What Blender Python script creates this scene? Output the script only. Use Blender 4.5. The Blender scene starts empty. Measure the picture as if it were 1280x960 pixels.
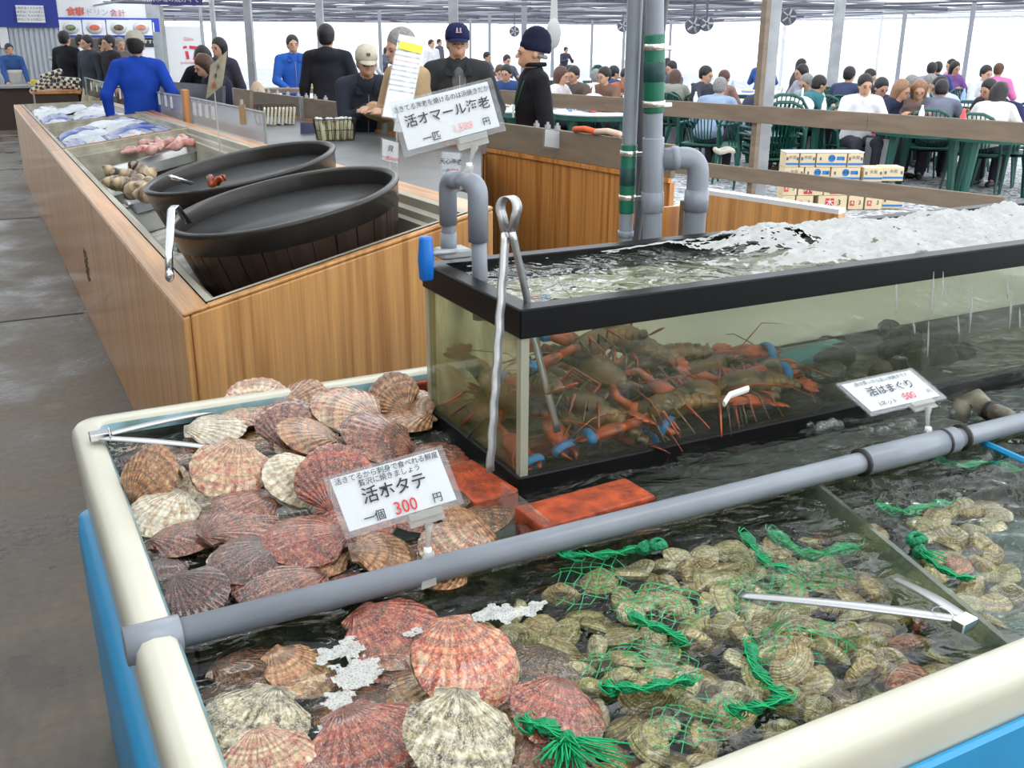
import bpy, bmesh, math, random
import numpy as np
from mathutils import Vector, Matrix, Euler
rng = random.Random(7)
PI = math.pi
scene = bpy.context.scene
COL = scene.collection

# ---------------------------------------------------------------- camera
CAM_F, CAM_PITCH, CAM_YAW, CAM_ROLL, CAM_H = 1250.0, math.radians(19.2), math.radians(27.8), math.radians(0.3), 1.65
fwd = Vector((math.sin(CAM_YAW)*math.cos(CAM_PITCH), math.cos(CAM_YAW)*math.cos(CAM_PITCH), -math.sin(CAM_PITCH)))
rt = Vector((math.cos(CAM_YAW), -math.sin(CAM_YAW), 0))
up = rt.cross(fwd)
rt2 = rt*math.cos(CAM_ROLL) + up*math.sin(CAM_ROLL)
up2 = -rt*math.sin(CAM_ROLL) + up*math.cos(CAM_ROLL)
cam_data = bpy.data.cameras.new('camera')
cam = bpy.data.objects.new('camera', cam_data)
COL.objects.link(cam)
cam_data.sensor_width = 36.0
cam_data.lens = CAM_F/1280*36
cam_data.clip_start = 0.02
cam_data.clip_end = 500
M = Matrix((rt2, up2, -fwd)).transposed().to_4x4()
M.translation = Vector((0, 0, CAM_H))
cam.matrix_world = M
scene.camera = cam

# ---------------------------------------------------------------- sky (bright overcast)
world = bpy.data.worlds.new('overcast_sky')
scene.world = world
world.use_nodes = True
bg = world.node_tree.nodes['Background']
bg.inputs[0].default_value = (0.93, 0.97, 1.0, 1)
bg.inputs[1].default_value = 4.2

def area_light(name, loc, size, size_y, power, color, target=None):
    l = bpy.data.lights.new(name, 'AREA')
    l.shape = 'RECTANGLE'; l.size = size; l.size_y = size_y; l.energy = power; l.color = color
    o = bpy.data.objects.new(name, l); COL.objects.link(o); o.location = loc
    if target is not None:
        o.rotation_euler = (Vector(target)-Vector(loc)).to_track_quat('-Z', 'Y').to_euler()
    return o
area_light('stall_lamp', (1.0, 0.3, 3.3), 3.0, 0.6, 45, (1.0, 0.96, 0.88))  # unseen area lights added to brighten the stall and its signs
area_light('stall_lamp', (1.2, 4.5, 3.3), 3.0, 0.6, 35, (1.0, 0.96, 0.88))

# ---------------------------------------------------------------- exposure
scene.view_settings.view_transform = 'Standard'
scene.view_settings.look = 'None'
scene.view_settings.gamma = 1.0
scene.view_settings.use_curve_mapping = False
scene.view_settings.exposure = -0.42
scene.cycles.max_bounces = 8
scene.cycles.transparent_max_bounces = 24
scene.cycles.diffuse_bounces = 3
scene.cycles.glossy_bounces = 3
scene.cycles.transmission_bounces = 4
scene.cycles.volume_bounces = 0
scene.cycles.caustics_reflective = False
scene.cycles.caustics_refractive = False
scene.cycles.sample_clamp_indirect = 4.0
# ---------------------------------------------------------------- measuring helpers (photo pixel -> place in the hall)
def ray(x, y):
    return rt2*((x-640)/CAM_F) - up2*((y-480)/CAM_F) + fwd
def Z(x, y, z):
    d = ray(x, y); t = (z-CAM_H)/d.z
    return Vector((0, 0, CAM_H)) + d*t
def PY(x, y, v):
    d = ray(x, y); return Vector((0, 0, CAM_H)) + d*(v/d.y)
def PX(x, y, v):
    d = ray(x, y); return Vector((0, 0, CAM_H)) + d*(v/d.x)
def D(x, dist):
    """floor spot seen in column x at horizontal distance dist"""
    d = ray(x, 45); k = dist/math.hypot(d.x, d.y)
    return Vector((d.x*k, d.y*k, 0))

# ---------------------------------------------------------------- materials
MATS = {}
def mat(name, col, rough=0.5, metal=0.0, var=0.0, vscale=8.0, bump=0.0, bscale=40.0, col2=None, stretch=(1, 1, 1), alpha=1.0, trans=0.0, spec=0.5, emit=None, coat=0.0, detail=4.0):
    if name in MATS: return MATS[name]
    m = bpy.data.materials.new(name); m.use_nodes = True; MATS[name] = m
    nt = m.node_tree; b = nt.nodes['Principled BSDF']
    b.inputs['Base Color'].default_value = (*col, 1)
    b.inputs['Roughness'].default_value = rough
    b.inputs['Metallic'].default_value = metal
    b.inputs['Specular IOR Level'].default_value = spec
    b.inputs['Coat Weight'].default_value = coat
    b.inputs['Coat Roughness'].default_value = 0.08
    b.inputs['Alpha'].default_value = alpha
    b.inputs['Transmission Weight'].default_value = trans
    if emit is not None:
        b.inputs['Emission Color'].default_value = (*emit[:3], 1); b.inputs['Emission Strength'].default_value = emit[3]
    if var > 0 or bump > 0:
        tc = nt.nodes.new('ShaderNodeTexCoord'); mp = nt.nodes.new('ShaderNodeMapping')
        mp.inputs['Scale'].default_value = stretch
        nt.links.new(tc.outputs['Object'], mp.inputs['Vector'])
    if var > 0:
        n = nt.nodes.new('ShaderNodeTexNoise'); n.inputs['Scale'].default_value = vscale; n.inputs['Detail'].default_value = detail
        nt.links.new(mp.outputs['Vector'], n.inputs['Vector'])
        r = nt.nodes.new('ShaderNodeValToRGB')
        c2 = col2 if col2 is not None else tuple(c*(1-var) for c in col)
        r.color_ramp.elements[0].position = 0.35; r.color_ramp.elements[0].color = (*c2, 1)
        r.color_ramp.elements[1].position = 0.65; r.color_ramp.elements[1].color = (*col, 1)
        nt.links.new(n.outputs['Fac'], r.inputs['Fac']); nt.links.new(r.outputs['Color'], b.inputs['Base Color'])
    if bump > 0:
        n2 = nt.nodes.new('ShaderNodeTexNoise'); n2.inputs['Scale'].default_value = bscale; n2.inputs['Detail'].default_value = 3
        nt.links.new(mp.outputs['Vector'], n2.inputs['Vector'])
        bp = nt.nodes.new('ShaderNodeBump'); bp.inputs['Strength'].default_value = bump; bp.inputs['Distance'].default_value = 0.02
        nt.links.new(n2.outputs['Fac'], bp.inputs['Height']); nt.links.new(bp.outputs['Normal'], b.inputs['Normal'])
    return m

def N(nt, t, **k):
    n = nt.nodes.new(t)
    for a, v in k.items(): setattr(n, a, v)
    return n
def ramp(nt, stops):
    r = nt.nodes.new('ShaderNodeValToRGB'); e = r.color_ramp.elements
    while len(e) < len(stops): e.new(0.5)
    for i, (p, c) in enumerate(stops):
        e[i].position = p; e[i].color = (*c, 1)
    return r
def srgb(r, g, b):
    f = lambda c: (c/255/12.92) if c/255 <= 0.04045 else ((c/255+0.055)/1.055)**2.4
    return (f(r), f(g), f(b))

# ---------------------------------------------------------------- mesh building
WM = {}          # world matrix of each parent-able object
class MB:
    def __init__(s): s.v = []; s.f = []; s.mi = []; s.cur = 0
    def add(s, vs, fs):
        b = len(s.v); s.v.extend([tuple(v) for v in vs]); s.f.extend([tuple(b+i for i in f) for f in fs]); s.mi.extend([s.cur]*len(fs))
    def box(s, c, d, rot=None):
        h = [x/2 for x in d]; vs = []
        for sx in (-1, 1):
            for sy in (-1, 1):
                for sz in (-1, 1):
                    v = Vector((sx*h[0], sy*h[1], sz*h[2]))
                    if rot is not None: v = rot @ v
                    vs.append(v+Vector(c))
        s.add(vs, [(0, 1, 3, 2), (4, 6, 7, 5), (0, 4, 5, 1), (2, 3, 7, 6), (0, 2, 6, 4), (1, 5, 7, 3)])
        return s
    def hexa(s, p):   # 8 points: bottom ring 0-3, top ring 4-7
        s.add(p, [(3, 2, 1, 0), (4, 5, 6, 7), (0, 1, 5, 4), (1, 2, 6, 5), (2, 3, 7, 6), (3, 0, 4, 7)]); return s
    def slab(s, quad, t):   # quad of 4 points extruded along its normal by t (backwards)
        q = [Vector(p) for p in quad]; n = (q[1]-q[0]).cross(q[3]-q[0]).normalized()
        return s.hexa([p-n*t for p in q]+q)
    def tube(s, pts, r, n=8, caps=True, flat=1.0, closed=False):
        pts = [Vector(p) for p in pts]; rs = r if isinstance(r, (list, tuple)) else [r]*len(pts)
        rings = []; prev = None
        m = len(pts)
        for i, p in enumerate(pts):
            if closed: t = (pts[(i+1) % m]-pts[i-1])
            else: t = (pts[min(i+1, m-1)]-pts[max(i-1, 0)])
            if t.length < 1e-9: t = Vector((0, 0, 1))
            t.normalize()
            if prev is None:
                a = Vector((0, 0, 1)) if abs(t.z) < 0.9 else Vector((1, 0, 0))
                u = t.cross(a).normalized()
            else:
                u = (prev - t*prev.dot(t)).normalized()
            prev = u; w = t.cross(u)
            rings.append([p + (u*math.cos(2*PI*k/n) + w*math.sin(2*PI*k/n)*flat)*rs[i] for k in range(n)])
        vs = [v for rg in rings for v in rg]; fs = []
        R = m if closed else m-1
        for i in range(R):
            for k in range(n):
                a = i*n+k; b_ = i*n+(k+1) % n; c = ((i+1) % m)*n+(k+1) % n; d = ((i+1) % m)*n+k
                fs.append((a, b_, c, d))
        if caps and not closed:
            fs.append(tuple(range(n-1, -1, -1))); fs.append(tuple((m-1)*n+k for k in range(n)))
        s.add(vs, fs); return s
    def lathe(s, prof, n=24, c=(0, 0, 0), sx=1.0, sy=1.0, mtx=None, close=False):
        vs = []
        for r, z in prof:
            for k in range(n):
                a = 2*PI*k/n; v = Vector((r*math.cos(a)*sx, r*math.sin(a)*sy, z))
                if mtx is not None: v = mtx @ v
                vs.append(v+Vector(c))
        fs = []; m = len(prof)
        for i in range(m-1 if not close else m):
            for k in range(n):
                j = (i+1) % m
                fs.append((i*n+k, i*n+(k+1) % n, j*n+(k+1) % n, j*n+k))
        if not close:
            fs.append(tuple(range(n-1, -1, -1))); fs.append(tuple((m-1)*n+k for k in range(n)))
        s.add(vs, fs); return s
    def sphere(s, c, r, n=10, m=6, rot=None):
        r = r if isinstance(r, (tuple, list)) else (r, r, r)
        vs = []; fs = []
        for i in range(m+1):
            ph = PI*i/m
            for k in range(n):
                a = 2*PI*k/n; v = Vector((r[0]*math.sin(ph)*math.cos(a), r[1]*math.sin(ph)*math.sin(a), r[2]*math.cos(ph)))
                if rot is not None: v = rot @ v
                vs.append(v+Vector(c))
        for i in range(m):
            for k in range(n): fs.append((i*n+k, (i+1)*n+k, (i+1)*n+(k+1) % n, i*n+(k+1) % n))
        s.add(vs, fs); return s
    def grid(s, fn, nu, nv, wrap=False):
        vs = [fn(i/nu, j/nv) for i in range(nu+1) for j in range(nv+1)]; fs = []
        for i in range(nu):
            for j in range(nv): fs.append((i*(nv+1)+j, (i+1)*(nv+1)+j, (i+1)*(nv+1)+j+1, i*(nv+1)+j+1))
        s.add(vs, fs); return s
    def build(s, name, m, parent=None, smooth=False, bev=0.0, world=True, kind=None, seg=1, label=None):
        ms = m if isinstance(m, (list, tuple)) else [m]
        inv = None
        if parent is not None and world and parent in WM: inv = WM[parent].inverted()
        vs = s.v if inv is None else [inv @ Vector(v) for v in s.v]
        me = bpy.data.meshes.new(name)
        me.from_pydata([tuple(v) for v in vs], [], s.f)
        for x in ms: me.materials.append(x)
        if len(ms) > 1: me.polygons.foreach_set('material_index', s.mi)
        if smooth: me.polygons.foreach_set('use_smooth', [True]*len(me.polygons))
        me.validate()
        bm = bmesh.new(); bm.from_mesh(me); bmesh.ops.recalc_face_normals(bm, faces=bm.faces); bm.to_mesh(me); bm.free()
        me.update()
        o = bpy.data.objects.new(name, me); COL.objects.link(o)
        if parent is not None: o.parent = parent
        WM[o] = WM[parent] if parent in WM else Matrix.Identity(4)
        if bev > 0:
            b = o.modifiers.new('bevel', 'BEVEL'); b.width = bev; b.segments = seg; b.limit_method = 'ANGLE'; b.angle_limit = 0.6
        if kind: o['kind'] = kind
        if label: o['label'] = label
        return o
def npmesh(name, V, F, m, parent=None, smooth=True, world=False):
    b = MB(); b.v = [tuple(x) for x in V]; b.f = [tuple(int(i) for i in f) for f in F]; b.mi = [0]*len(b.f)
    return b.build(name, m, parent, smooth, world=world)

def tag(o, label, cat, group=None, kind=None):
    o['label'] = label; o['category'] = cat
    if group: o['group'] = group
    if kind: o['kind'] = kind
    return o
def thing(name, label, cat, loc=(0, 0, 0), rot=(0, 0, 0), group=None, scale=1.0):
    o = bpy.data.objects.new(name, None); COL.objects.link(o)
    o.empty_display_size = 0.05
    place(o, loc, rot, scale)
    return tag(o, label, cat, group)
def place(o, loc, rot=(0, 0, 0), scale=1.0):
    o.location = loc; o.rotation_euler = rot; o.scale = (scale,)*3 if not isinstance(scale, (tuple, list)) else scale
    WM[o] = Matrix.LocRotScale(Vector(loc), Euler(rot), Vector(o.scale))
    return o
def struct(o):
    o['kind'] = 'structure'; return o
def copy_tree(o, parent=None, mmap=None):
    c = o.copy(); COL.objects.link(c); c.parent = parent
    if mmap and o.type == 'MESH':
        for i, sl in enumerate(o.material_slots):
            if sl.material and sl.material.name in mmap:
                c.material_slots[i].link = 'OBJECT'; c.material_slots[i].material = mmap[sl.material.name]
    for ch in list(o.children): copy_tree(ch, c, mmap)
    return c
USED = set()
def inst(proto, loc, rot=(0, 0, 0), scale=1.0, label=None, group=None, mmap=None):
    """first use moves the proto itself, later ones copy it"""
    if proto not in USED and not mmap:
        USED.add(proto); o = proto
    else: o = copy_tree(proto, None, mmap)
    place(o, loc, rot, scale)
    if label: o['label'] = label
    if group: o['group'] = group
    return o
def discard(proto):
    if proto in USED: return
    for ch in list(proto.children):
        for g in list(ch.children): bpy.data.objects.remove(g)
        bpy.data.objects.remove(ch)
    bpy.data.objects.remove(proto)

# ---------------------------------------------------------------- signed-distance bodies -> one continuous surface
def sdf_mesh(prims, vox):
    """prims: ('cap', a, b, ra, rb, k) | ('ell', c, (rx,ry,rz), k, rot|None) ; k<0 : subtract"""
    lo = np.array([1e9]*3); hi = -lo
    for p in prims:
        if p[0] == 'cap':
            if p[5] < 0: continue
            a = np.array(p[1]); b = np.array(p[2]); r = max(p[3], p[4])
            lo = np.minimum(lo, np.minimum(a, b)-r); hi = np.maximum(hi, np.maximum(a, b)+r)
        else:
            if p[3] < 0: continue
            c = np.array(p[1]); r = max(p[2]); lo = np.minimum(lo, c-r); hi = np.maximum(hi, c+r)
    lo -= 3*vox; hi += 3*vox
    n = np.ceil((hi-lo)/vox).astype(int)+1
    G = np.full(n, 0.2, dtype=np.float32)
    ax = [lo[i]+vox*np.arange(n[i]) for i in range(3)]
    for p in prims:
        if p[0] == 'cap':
            a = np.array(p[1], float); b = np.array(p[2], float); ra, rb, k = p[3], p[4], p[5]
            l = np.minimum(a, b)-max(ra, rb)-abs(k)-vox*2; h = np.maximum(a, b)+max(ra, rb)+abs(k)+vox*2
        else:
            c = np.array(p[1], float); rr = np.array(p[2], float); k = p[3]
            l = c-rr.max()-abs(k)-vox*2; h = c+rr.max()+abs(k)+vox*2
        i0 = np.maximum(((l-lo)/vox).astype(int), 0); i1 = np.minimum(((h-lo)/vox).astype(int)+1, n)
        if (i1 <= i0).any(): continue
        X = ax[0][i0[0]:i1[0], None, None]; Y = ax[1][None, i0[1]:i1[1], None]; ZZ = ax[2][None, None, i0[2]:i1[2]]
        if p[0] == 'cap':
            ab = b-a; L2 = max(float(ab @ ab), 1e-12)
            t = np.clip(((X-a[0])*ab[0]+(Y-a[1])*ab[1]+(ZZ-a[2])*ab[2])/L2, 0, 1)
            d = np.sqrt((X-a[0]-t*ab[0])**2+(Y-a[1]-t*ab[1])**2+(ZZ-a[2]-t*ab[2])**2)-(ra+(rb-ra)*t)
        else:
            dx, dy, dz = X-c[0], Y-c[1], ZZ-c[2]
            if len(p) > 4 and p[4] is not None:
                Rm = np.array(p[4])    # rows: local axes
                dx, dy, dz = (Rm[0][0]*dx+Rm[0][1]*dy+Rm[0][2]*dz, Rm[1][0]*dx+Rm[1][1]*dy+Rm[1][2]*dz, Rm[2][0]*dx+Rm[2][1]*dy+Rm[2][2]*dz)
            k0 = np.sqrt((dx/rr[0])**2+(dy/rr[1])**2+(dz/rr[2])**2); k1 = np.sqrt((dx/rr[0]**2)**2+(dy/rr[1]**2)**2+(dz/rr[2]**2)**2)
            d = k0*(k0-1)/np.maximum(k1, 1e-6)
        S = G[i0[0]:i1[0], i0[1]:i1[1], i0[2]:i1[2]]
        if k < 0:
            S[...] = np.maximum(S, -d)
        else:
            kk = max(k, 1e-4); hh = np.clip(0.5+0.5*(S-d)/kk, 0, 1)
            S[...] = S*(1-hh)+d*hh-kk*hh*(1-hh)
    G[0], G[-1], G[:, 0], G[:, -1], G[:, :, 0], G[:, :, -1] = .2, .2, .2, .2, .2, .2
    ins = G < 0
    c = [ins[x:n[0]-1+x, y:n[1]-1+y, z:n[2]-1+z] for x in (0, 1) for y in (0, 1) for z in (0, 1)]
    cnt = sum(a.astype(np.int8) for a in c)
    cells = np.argwhere((cnt > 0) & (cnt < 8))
    idx = -np.ones(cnt.shape, dtype=np.int64); idx[tuple(cells.T)] = np.arange(len(cells))
    acc = np.zeros((len(cells), 3)); w = np.zeros(len(cells))
    cor = [(x, y, z) for x in (0, 1) for y in (0, 1) for z in (0, 1)]
    gv = np.array([G[cells[:, 0]+x, cells[:, 1]+y, cells[:, 2]+z] for x, y, z in cor])
    for i in range(8):
        for j in range(i+1, 8):
            if sum(abs(cor[i][q]-cor[j][q]) for q in range(3)) != 1: continue
            m_ = (gv[i] < 0) != (gv[j] < 0)
            t = np.where(m_, gv[i]/(gv[i]-gv[j]+1e-12), 0)
            pi = np.array(cor[i]); pj = np.array(cor[j])
            pos = pi[None, :]+t[:, None]*(pj-pi)[None, :]
            acc += pos*m_[:, None]; w += m_
    V = lo+(cells+acc/np.maximum(w, 1)[:, None])*vox
    F = []
    for axn in range(3):
        sl0 = [slice(None)]*3; sl1 = [slice(None)]*3; sl0[axn] = slice(0, -1); sl1[axn] = slice(1, None)
        A = ins[tuple(sl0)]; B = ins[tuple(sl1)]
        e = np.argwhere(A != B)
        u, v = (axn+1) % 3, (axn+2) % 3
        e = e[(e[:, u] > 0) & (e[:, v] > 0) & (e[:, u] < n[u]-1) & (e[:, v] < n[v]-1)]
        flip = A[tuple(e.T)]
        def at(du, dv):
            q = e.copy(); q[:, u] -= du; q[:, v] -= dv; return idx[tuple(q.T)]
        Q = np.stack([at(1, 1), at(0, 1), at(0, 0), at(1, 0)], 1)
        Q[~flip] = Q[~flip][:, ::-1]
        F.append(Q)
    F = np.concatenate(F); F = F[(F >= 0).all(1)]
    return V, F
# ---------------------------------------------------------------- text as flat print
def lettering(s, size, m, parent, loc, rot=(0, 0, 0), weight=0.0, align='CENTER', name='lettering', sx=1.0):
    cu = bpy.data.curves.new('lettering', 'FONT'); cu.body = s; cu.size = size; cu.align_x = align; cu.align_y = 'CENTER'
    cu.offset = weight; cu.resolution_u = 2
    t = bpy.data.objects.new('lettering_tmp', cu); COL.objects.link(t)
    me = bpy.data.meshes.new_from_object(t)
    bpy.data.objects.remove(t)
    mt = Matrix.LocRotScale(Vector(loc), Euler(rot), Vector((sx, 1, 1)))
    me.transform(mt); me.materials.clear(); me.materials.append(m)
    o = bpy.data.objects.new(name, me); COL.objects.link(o)
    if parent is not None: o.parent = parent
    return o

# ---------------------------------------------------------------- surface materials
def concrete():
    m = mat('wet_concrete', (0.12, 0.105, 0.085), 0.35); nt = m.node_tree; b = nt.nodes['Principled BSDF']
    tc = N(nt, 'ShaderNodeTexCoord')
    n1 = N(nt, 'ShaderNodeTexNoise'); n1.inputs['Scale'].default_value = 1.6; n1.inputs['Detail'].default_value = 8; n1.inputs['Roughness'].default_value = 0.65
    r1 = ramp(nt, [(0.3, srgb(58, 52, 44)), (0.5, srgb(92, 84, 72)), (0.72, srgb(124, 115, 102))])
    n2 = N(nt, 'ShaderNodeTexNoise'); n2.inputs['Scale'].default_value = 26; n2.inputs['Detail'].default_value = 4
    mx = N(nt, 'ShaderNodeMix', data_type='RGBA', blend_type='MULTIPLY'); mx.inputs[0].default_value = 0.45
    r2 = ramp(nt, [(0.3, (0.55, 0.55, 0.55)), (0.7, (1.15, 1.12, 1.08))])
    nt.links.new(tc.outputs['Object'], n1.inputs['Vector']); nt.links.new(tc.outputs['Object'], n2.inputs['Vector'])
    nt.links.new(n1.outputs['Fac'], r1.inputs[0]); nt.links.new(n2.outputs['Fac'], r2.inputs[0])
    nt.links.new(r1.outputs[0], mx.inputs[6]); nt.links.new(r2.outputs[0], mx.inputs[7]); nt.links.new(mx.outputs[2], b.inputs['Base Color'])
    r3 = ramp(nt, [(0.35, (0.16,)*3), (0.6, (0.6,)*3)]); nt.links.new(n1.outputs['Fac'], r3.inputs[0]); nt.links.new(r3.outputs[0], b.inputs['Roughness'])
    bp = N(nt, 'ShaderNodeBump'); bp.inputs['Strength'].default_value = 0.25; bp.inputs['Distance'].default_value = 0.01
    nt.links.new(n2.outputs['Fac'], bp.inputs['Height']); nt.links.new(bp.outputs[0], b.inputs['Normal'])
    return m
def gravel():
    m = mat('grey_gravel', (0.4, 0.4, 0.4), 0.9); nt = m.node_tree; b = nt.nodes['Principled BSDF']
    tc = N(nt, 'ShaderNodeTexCoord'); v = N(nt, 'ShaderNodeTexVoronoi'); v.inputs['Scale'].default_value = 22
    nt.links.new(tc.outputs['Object'], v.inputs['Vector'])
    r = ramp(nt, [(0.0, srgb(120, 122, 126)), (0.5, srgb(190, 192, 196)), (1.0, srgb(235, 235, 236))])
    sp = N(nt, 'ShaderNodeSeparateColor'); nt.links.new(v.outputs['Color'], sp.inputs[0]); nt.links.new(sp.outputs[0], r.inputs[0])
    nt.links.new(r.outputs[0], b.inputs['Base Color'])
    bp = N(nt, 'ShaderNodeBump'); bp.inputs['Strength'].default_value = 1.0; bp.inputs['Distance'].default_value = 0.03; bp.invert = True
    nt.links.new(v.outputs['Distance'], bp.inputs['Height']); nt.links.new(bp.outputs[0], b.inputs['Normal'])
    return m
def bamboo(name, c1, c2, axis='Z', seed=0.0):
    m = mat(name, c1, 0.35, coat=0.25); nt = m.node_tree; b = nt.nodes['Principled BSDF']
    tc = N(nt, 'ShaderNodeTexCoord'); mp = N(nt, 'ShaderNodeMapping')
    st = {'Z': (34, 34, 0.8), 'Y': (34, 0.8, 34), 'X': (0.8, 34, 34)}[axis]
    mp.inputs['Scale'].default_value = st; mp.inputs['Location'].default_value = (seed, seed, seed)
    nt.links.new(tc.outputs['Object'], mp.inputs[0])
    n = N(nt, 'ShaderNodeTexNoise'); n.inputs['Scale'].default_value = 1.0; n.inputs['Detail'].default_value = 3
    n2 = N(nt, 'ShaderNodeTexNoise'); n2.inputs['Scale'].default_value = 6.0; n2.inputs['Detail'].default_value = 2
    nt.links.new(mp.outputs[0], n.inputs['Vector']); nt.links.new(mp.outputs[0], n2.inputs['Vector'])
    r = ramp(nt, [(0.35, c2), (0.5, c1), (0.66, tuple(min(1, c*1.18) for c in c1))]); nt.links.new(n.outputs['Fac'], r.inputs[0])
    r2 = ramp(nt, [(0.3, (0.86,)*3), (0.7, (1.05,)*3)]); nt.links.new(n2.outputs['Fac'], r2.inputs[0])
    mx = N(nt, 'ShaderNodeMix', data_type='RGBA', blend_type='MULTIPLY'); mx.inputs[0].default_value = 1
    nt.links.new(r.outputs[0], mx.inputs[6]); nt.links.new(r2.outputs[0], mx.inputs[7]); nt.links.new(mx.outputs[2], b.inputs['Base Color'])
    return m
def film(name, tr, col, grime=0.0):
    """plastic sheet: part of the light passes straight, the rest is scattered"""
    m = bpy.data.materials.new(name); m.use_nodes = True; nt = m.node_tree; nt.nodes.clear()
    out = N(nt, 'ShaderNodeOutputMaterial'); t = N(nt, 'ShaderNodeBsdfTransparent'); d = N(nt, 'ShaderNodeBsdfTranslucent'); d2 = N(nt, 'ShaderNodeBsdfDiffuse')
    d.inputs[0].default_value = (*col, 1); d2.inputs[0].default_value = (*col, 1)
    a = N(nt, 'ShaderNodeMixShader'); a.inputs[0].default_value = 0.4; nt.links.new(d.outputs[0], a.inputs[1]); nt.links.new(d2.outputs[0], a.inputs[2])
    b = N(nt, 'ShaderNodeMixShader'); b.inputs[0].default_value = 1-tr
    nt.links.new(t.outputs[0], b.inputs[1]); nt.links.new(a.outputs[0], b.inputs[2]); nt.links.new(b.outputs[0], out.inputs[0])
    if grime > 0:
        tc = N(nt, 'ShaderNodeTexCoord'); n = N(nt, 'ShaderNodeTexNoise'); n.inputs['Scale'].default_value = 0.9; n.inputs['Detail'].default_value = 6
        nt.links.new(tc.outputs['Object'], n.inputs['Vector'])
        r = ramp(nt, [(0.4, (1-tr,)*3), (0.62, (min(1, 1-tr+grime),)*3)]); nt.links.new(n.outputs['Fac'], r.inputs[0]); nt.links.new(r.outputs[0], b.inputs[0])
    return m
M_conc = concrete(); M_grav = gravel()
M_bam = bamboo('bamboo_veneer', srgb(212, 156, 96), srgb(186, 128, 72))
M_bam2 = bamboo('bamboo_veneer_orange', srgb(205, 140, 75), srgb(178, 112, 52), seed=3.0)
M_bamY = bamboo('bamboo_edge', srgb(204, 152, 98), srgb(180, 128, 76), axis='Y')
M_steel = mat('brushed_steel', (0.55, 0.56, 0.57), 0.32, 0.9, bump=0.05, bscale=30, stretch=(1, 12, 1))
M_steel2 = mat('polished_steel', (0.75, 0.76, 0.78), 0.16, 1.0)
M_galv = mat('galvanised_steel', (0.42, 0.44, 0.46), 0.45, 0.4, var=0.25, vscale=5)
M_brown = mat('weathered_brown_board', srgb(138, 122, 104), 0.6, var=0.25, vscale=3, stretch=(1, 1, 6))
M_white = mat('white_card', (0.86, 0.87, 0.88), 0.5)
M_cream = mat('cream_frp', srgb(207, 205, 188), 0.32, var=0.08, vscale=5, coat=0.3)
M_lblue = mat('pale_blue_gelcoat', srgb(150, 190, 205), 0.35, var=0.3, vscale=14, col2=srgb(105, 140, 140))
M_blue = mat('bright_blue_plastic', srgb(40, 150, 205), 0.35, var=0.1, vscale=6)
M_black = mat('black_plastic', (0.006, 0.006, 0.007), 0.35, spec=0.15)
M_pvc = mat('grey_pvc', srgb(140, 147, 158), 0.32, var=0.12, vscale=9)
M_pvcold = mat('stained_pvc', srgb(150, 148, 132), 0.4, var=0.6, vscale=12, col2=srgb(70, 60, 45))
M_moss = mat('mossy_algae', srgb(60, 66, 38), 0.7, var=0.7, vscale=30, col2=srgb(18, 20, 12), bump=0.4, bscale=60)
M_brick = mat('red_brick', srgb(196, 82, 40), 0.45, var=0.35, vscale=24, col2=srgb(120, 45, 25), bump=0.2, bscale=80)
M_green = mat('green_chair_plastic', srgb(20, 82, 70), 0.4)
M_silic = mat('silicone', (0.5, 0.52, 0.42), 0.3, alpha=0.55)
M_ink = mat('black_ink', (0.015, 0.015, 0.03), 0.5)
M_red = mat('red_ink', srgb(205, 50, 50), 0.5)
M_paler = mat('faded_red_ink', srgb(240, 170, 160), 0.5)
M_wpaint = mat('white_paint', (0.78, 0.79, 0.8), 0.4)
M_dark = mat('dark_rubber', (0.02, 0.02, 0.022), 0.5)

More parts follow.
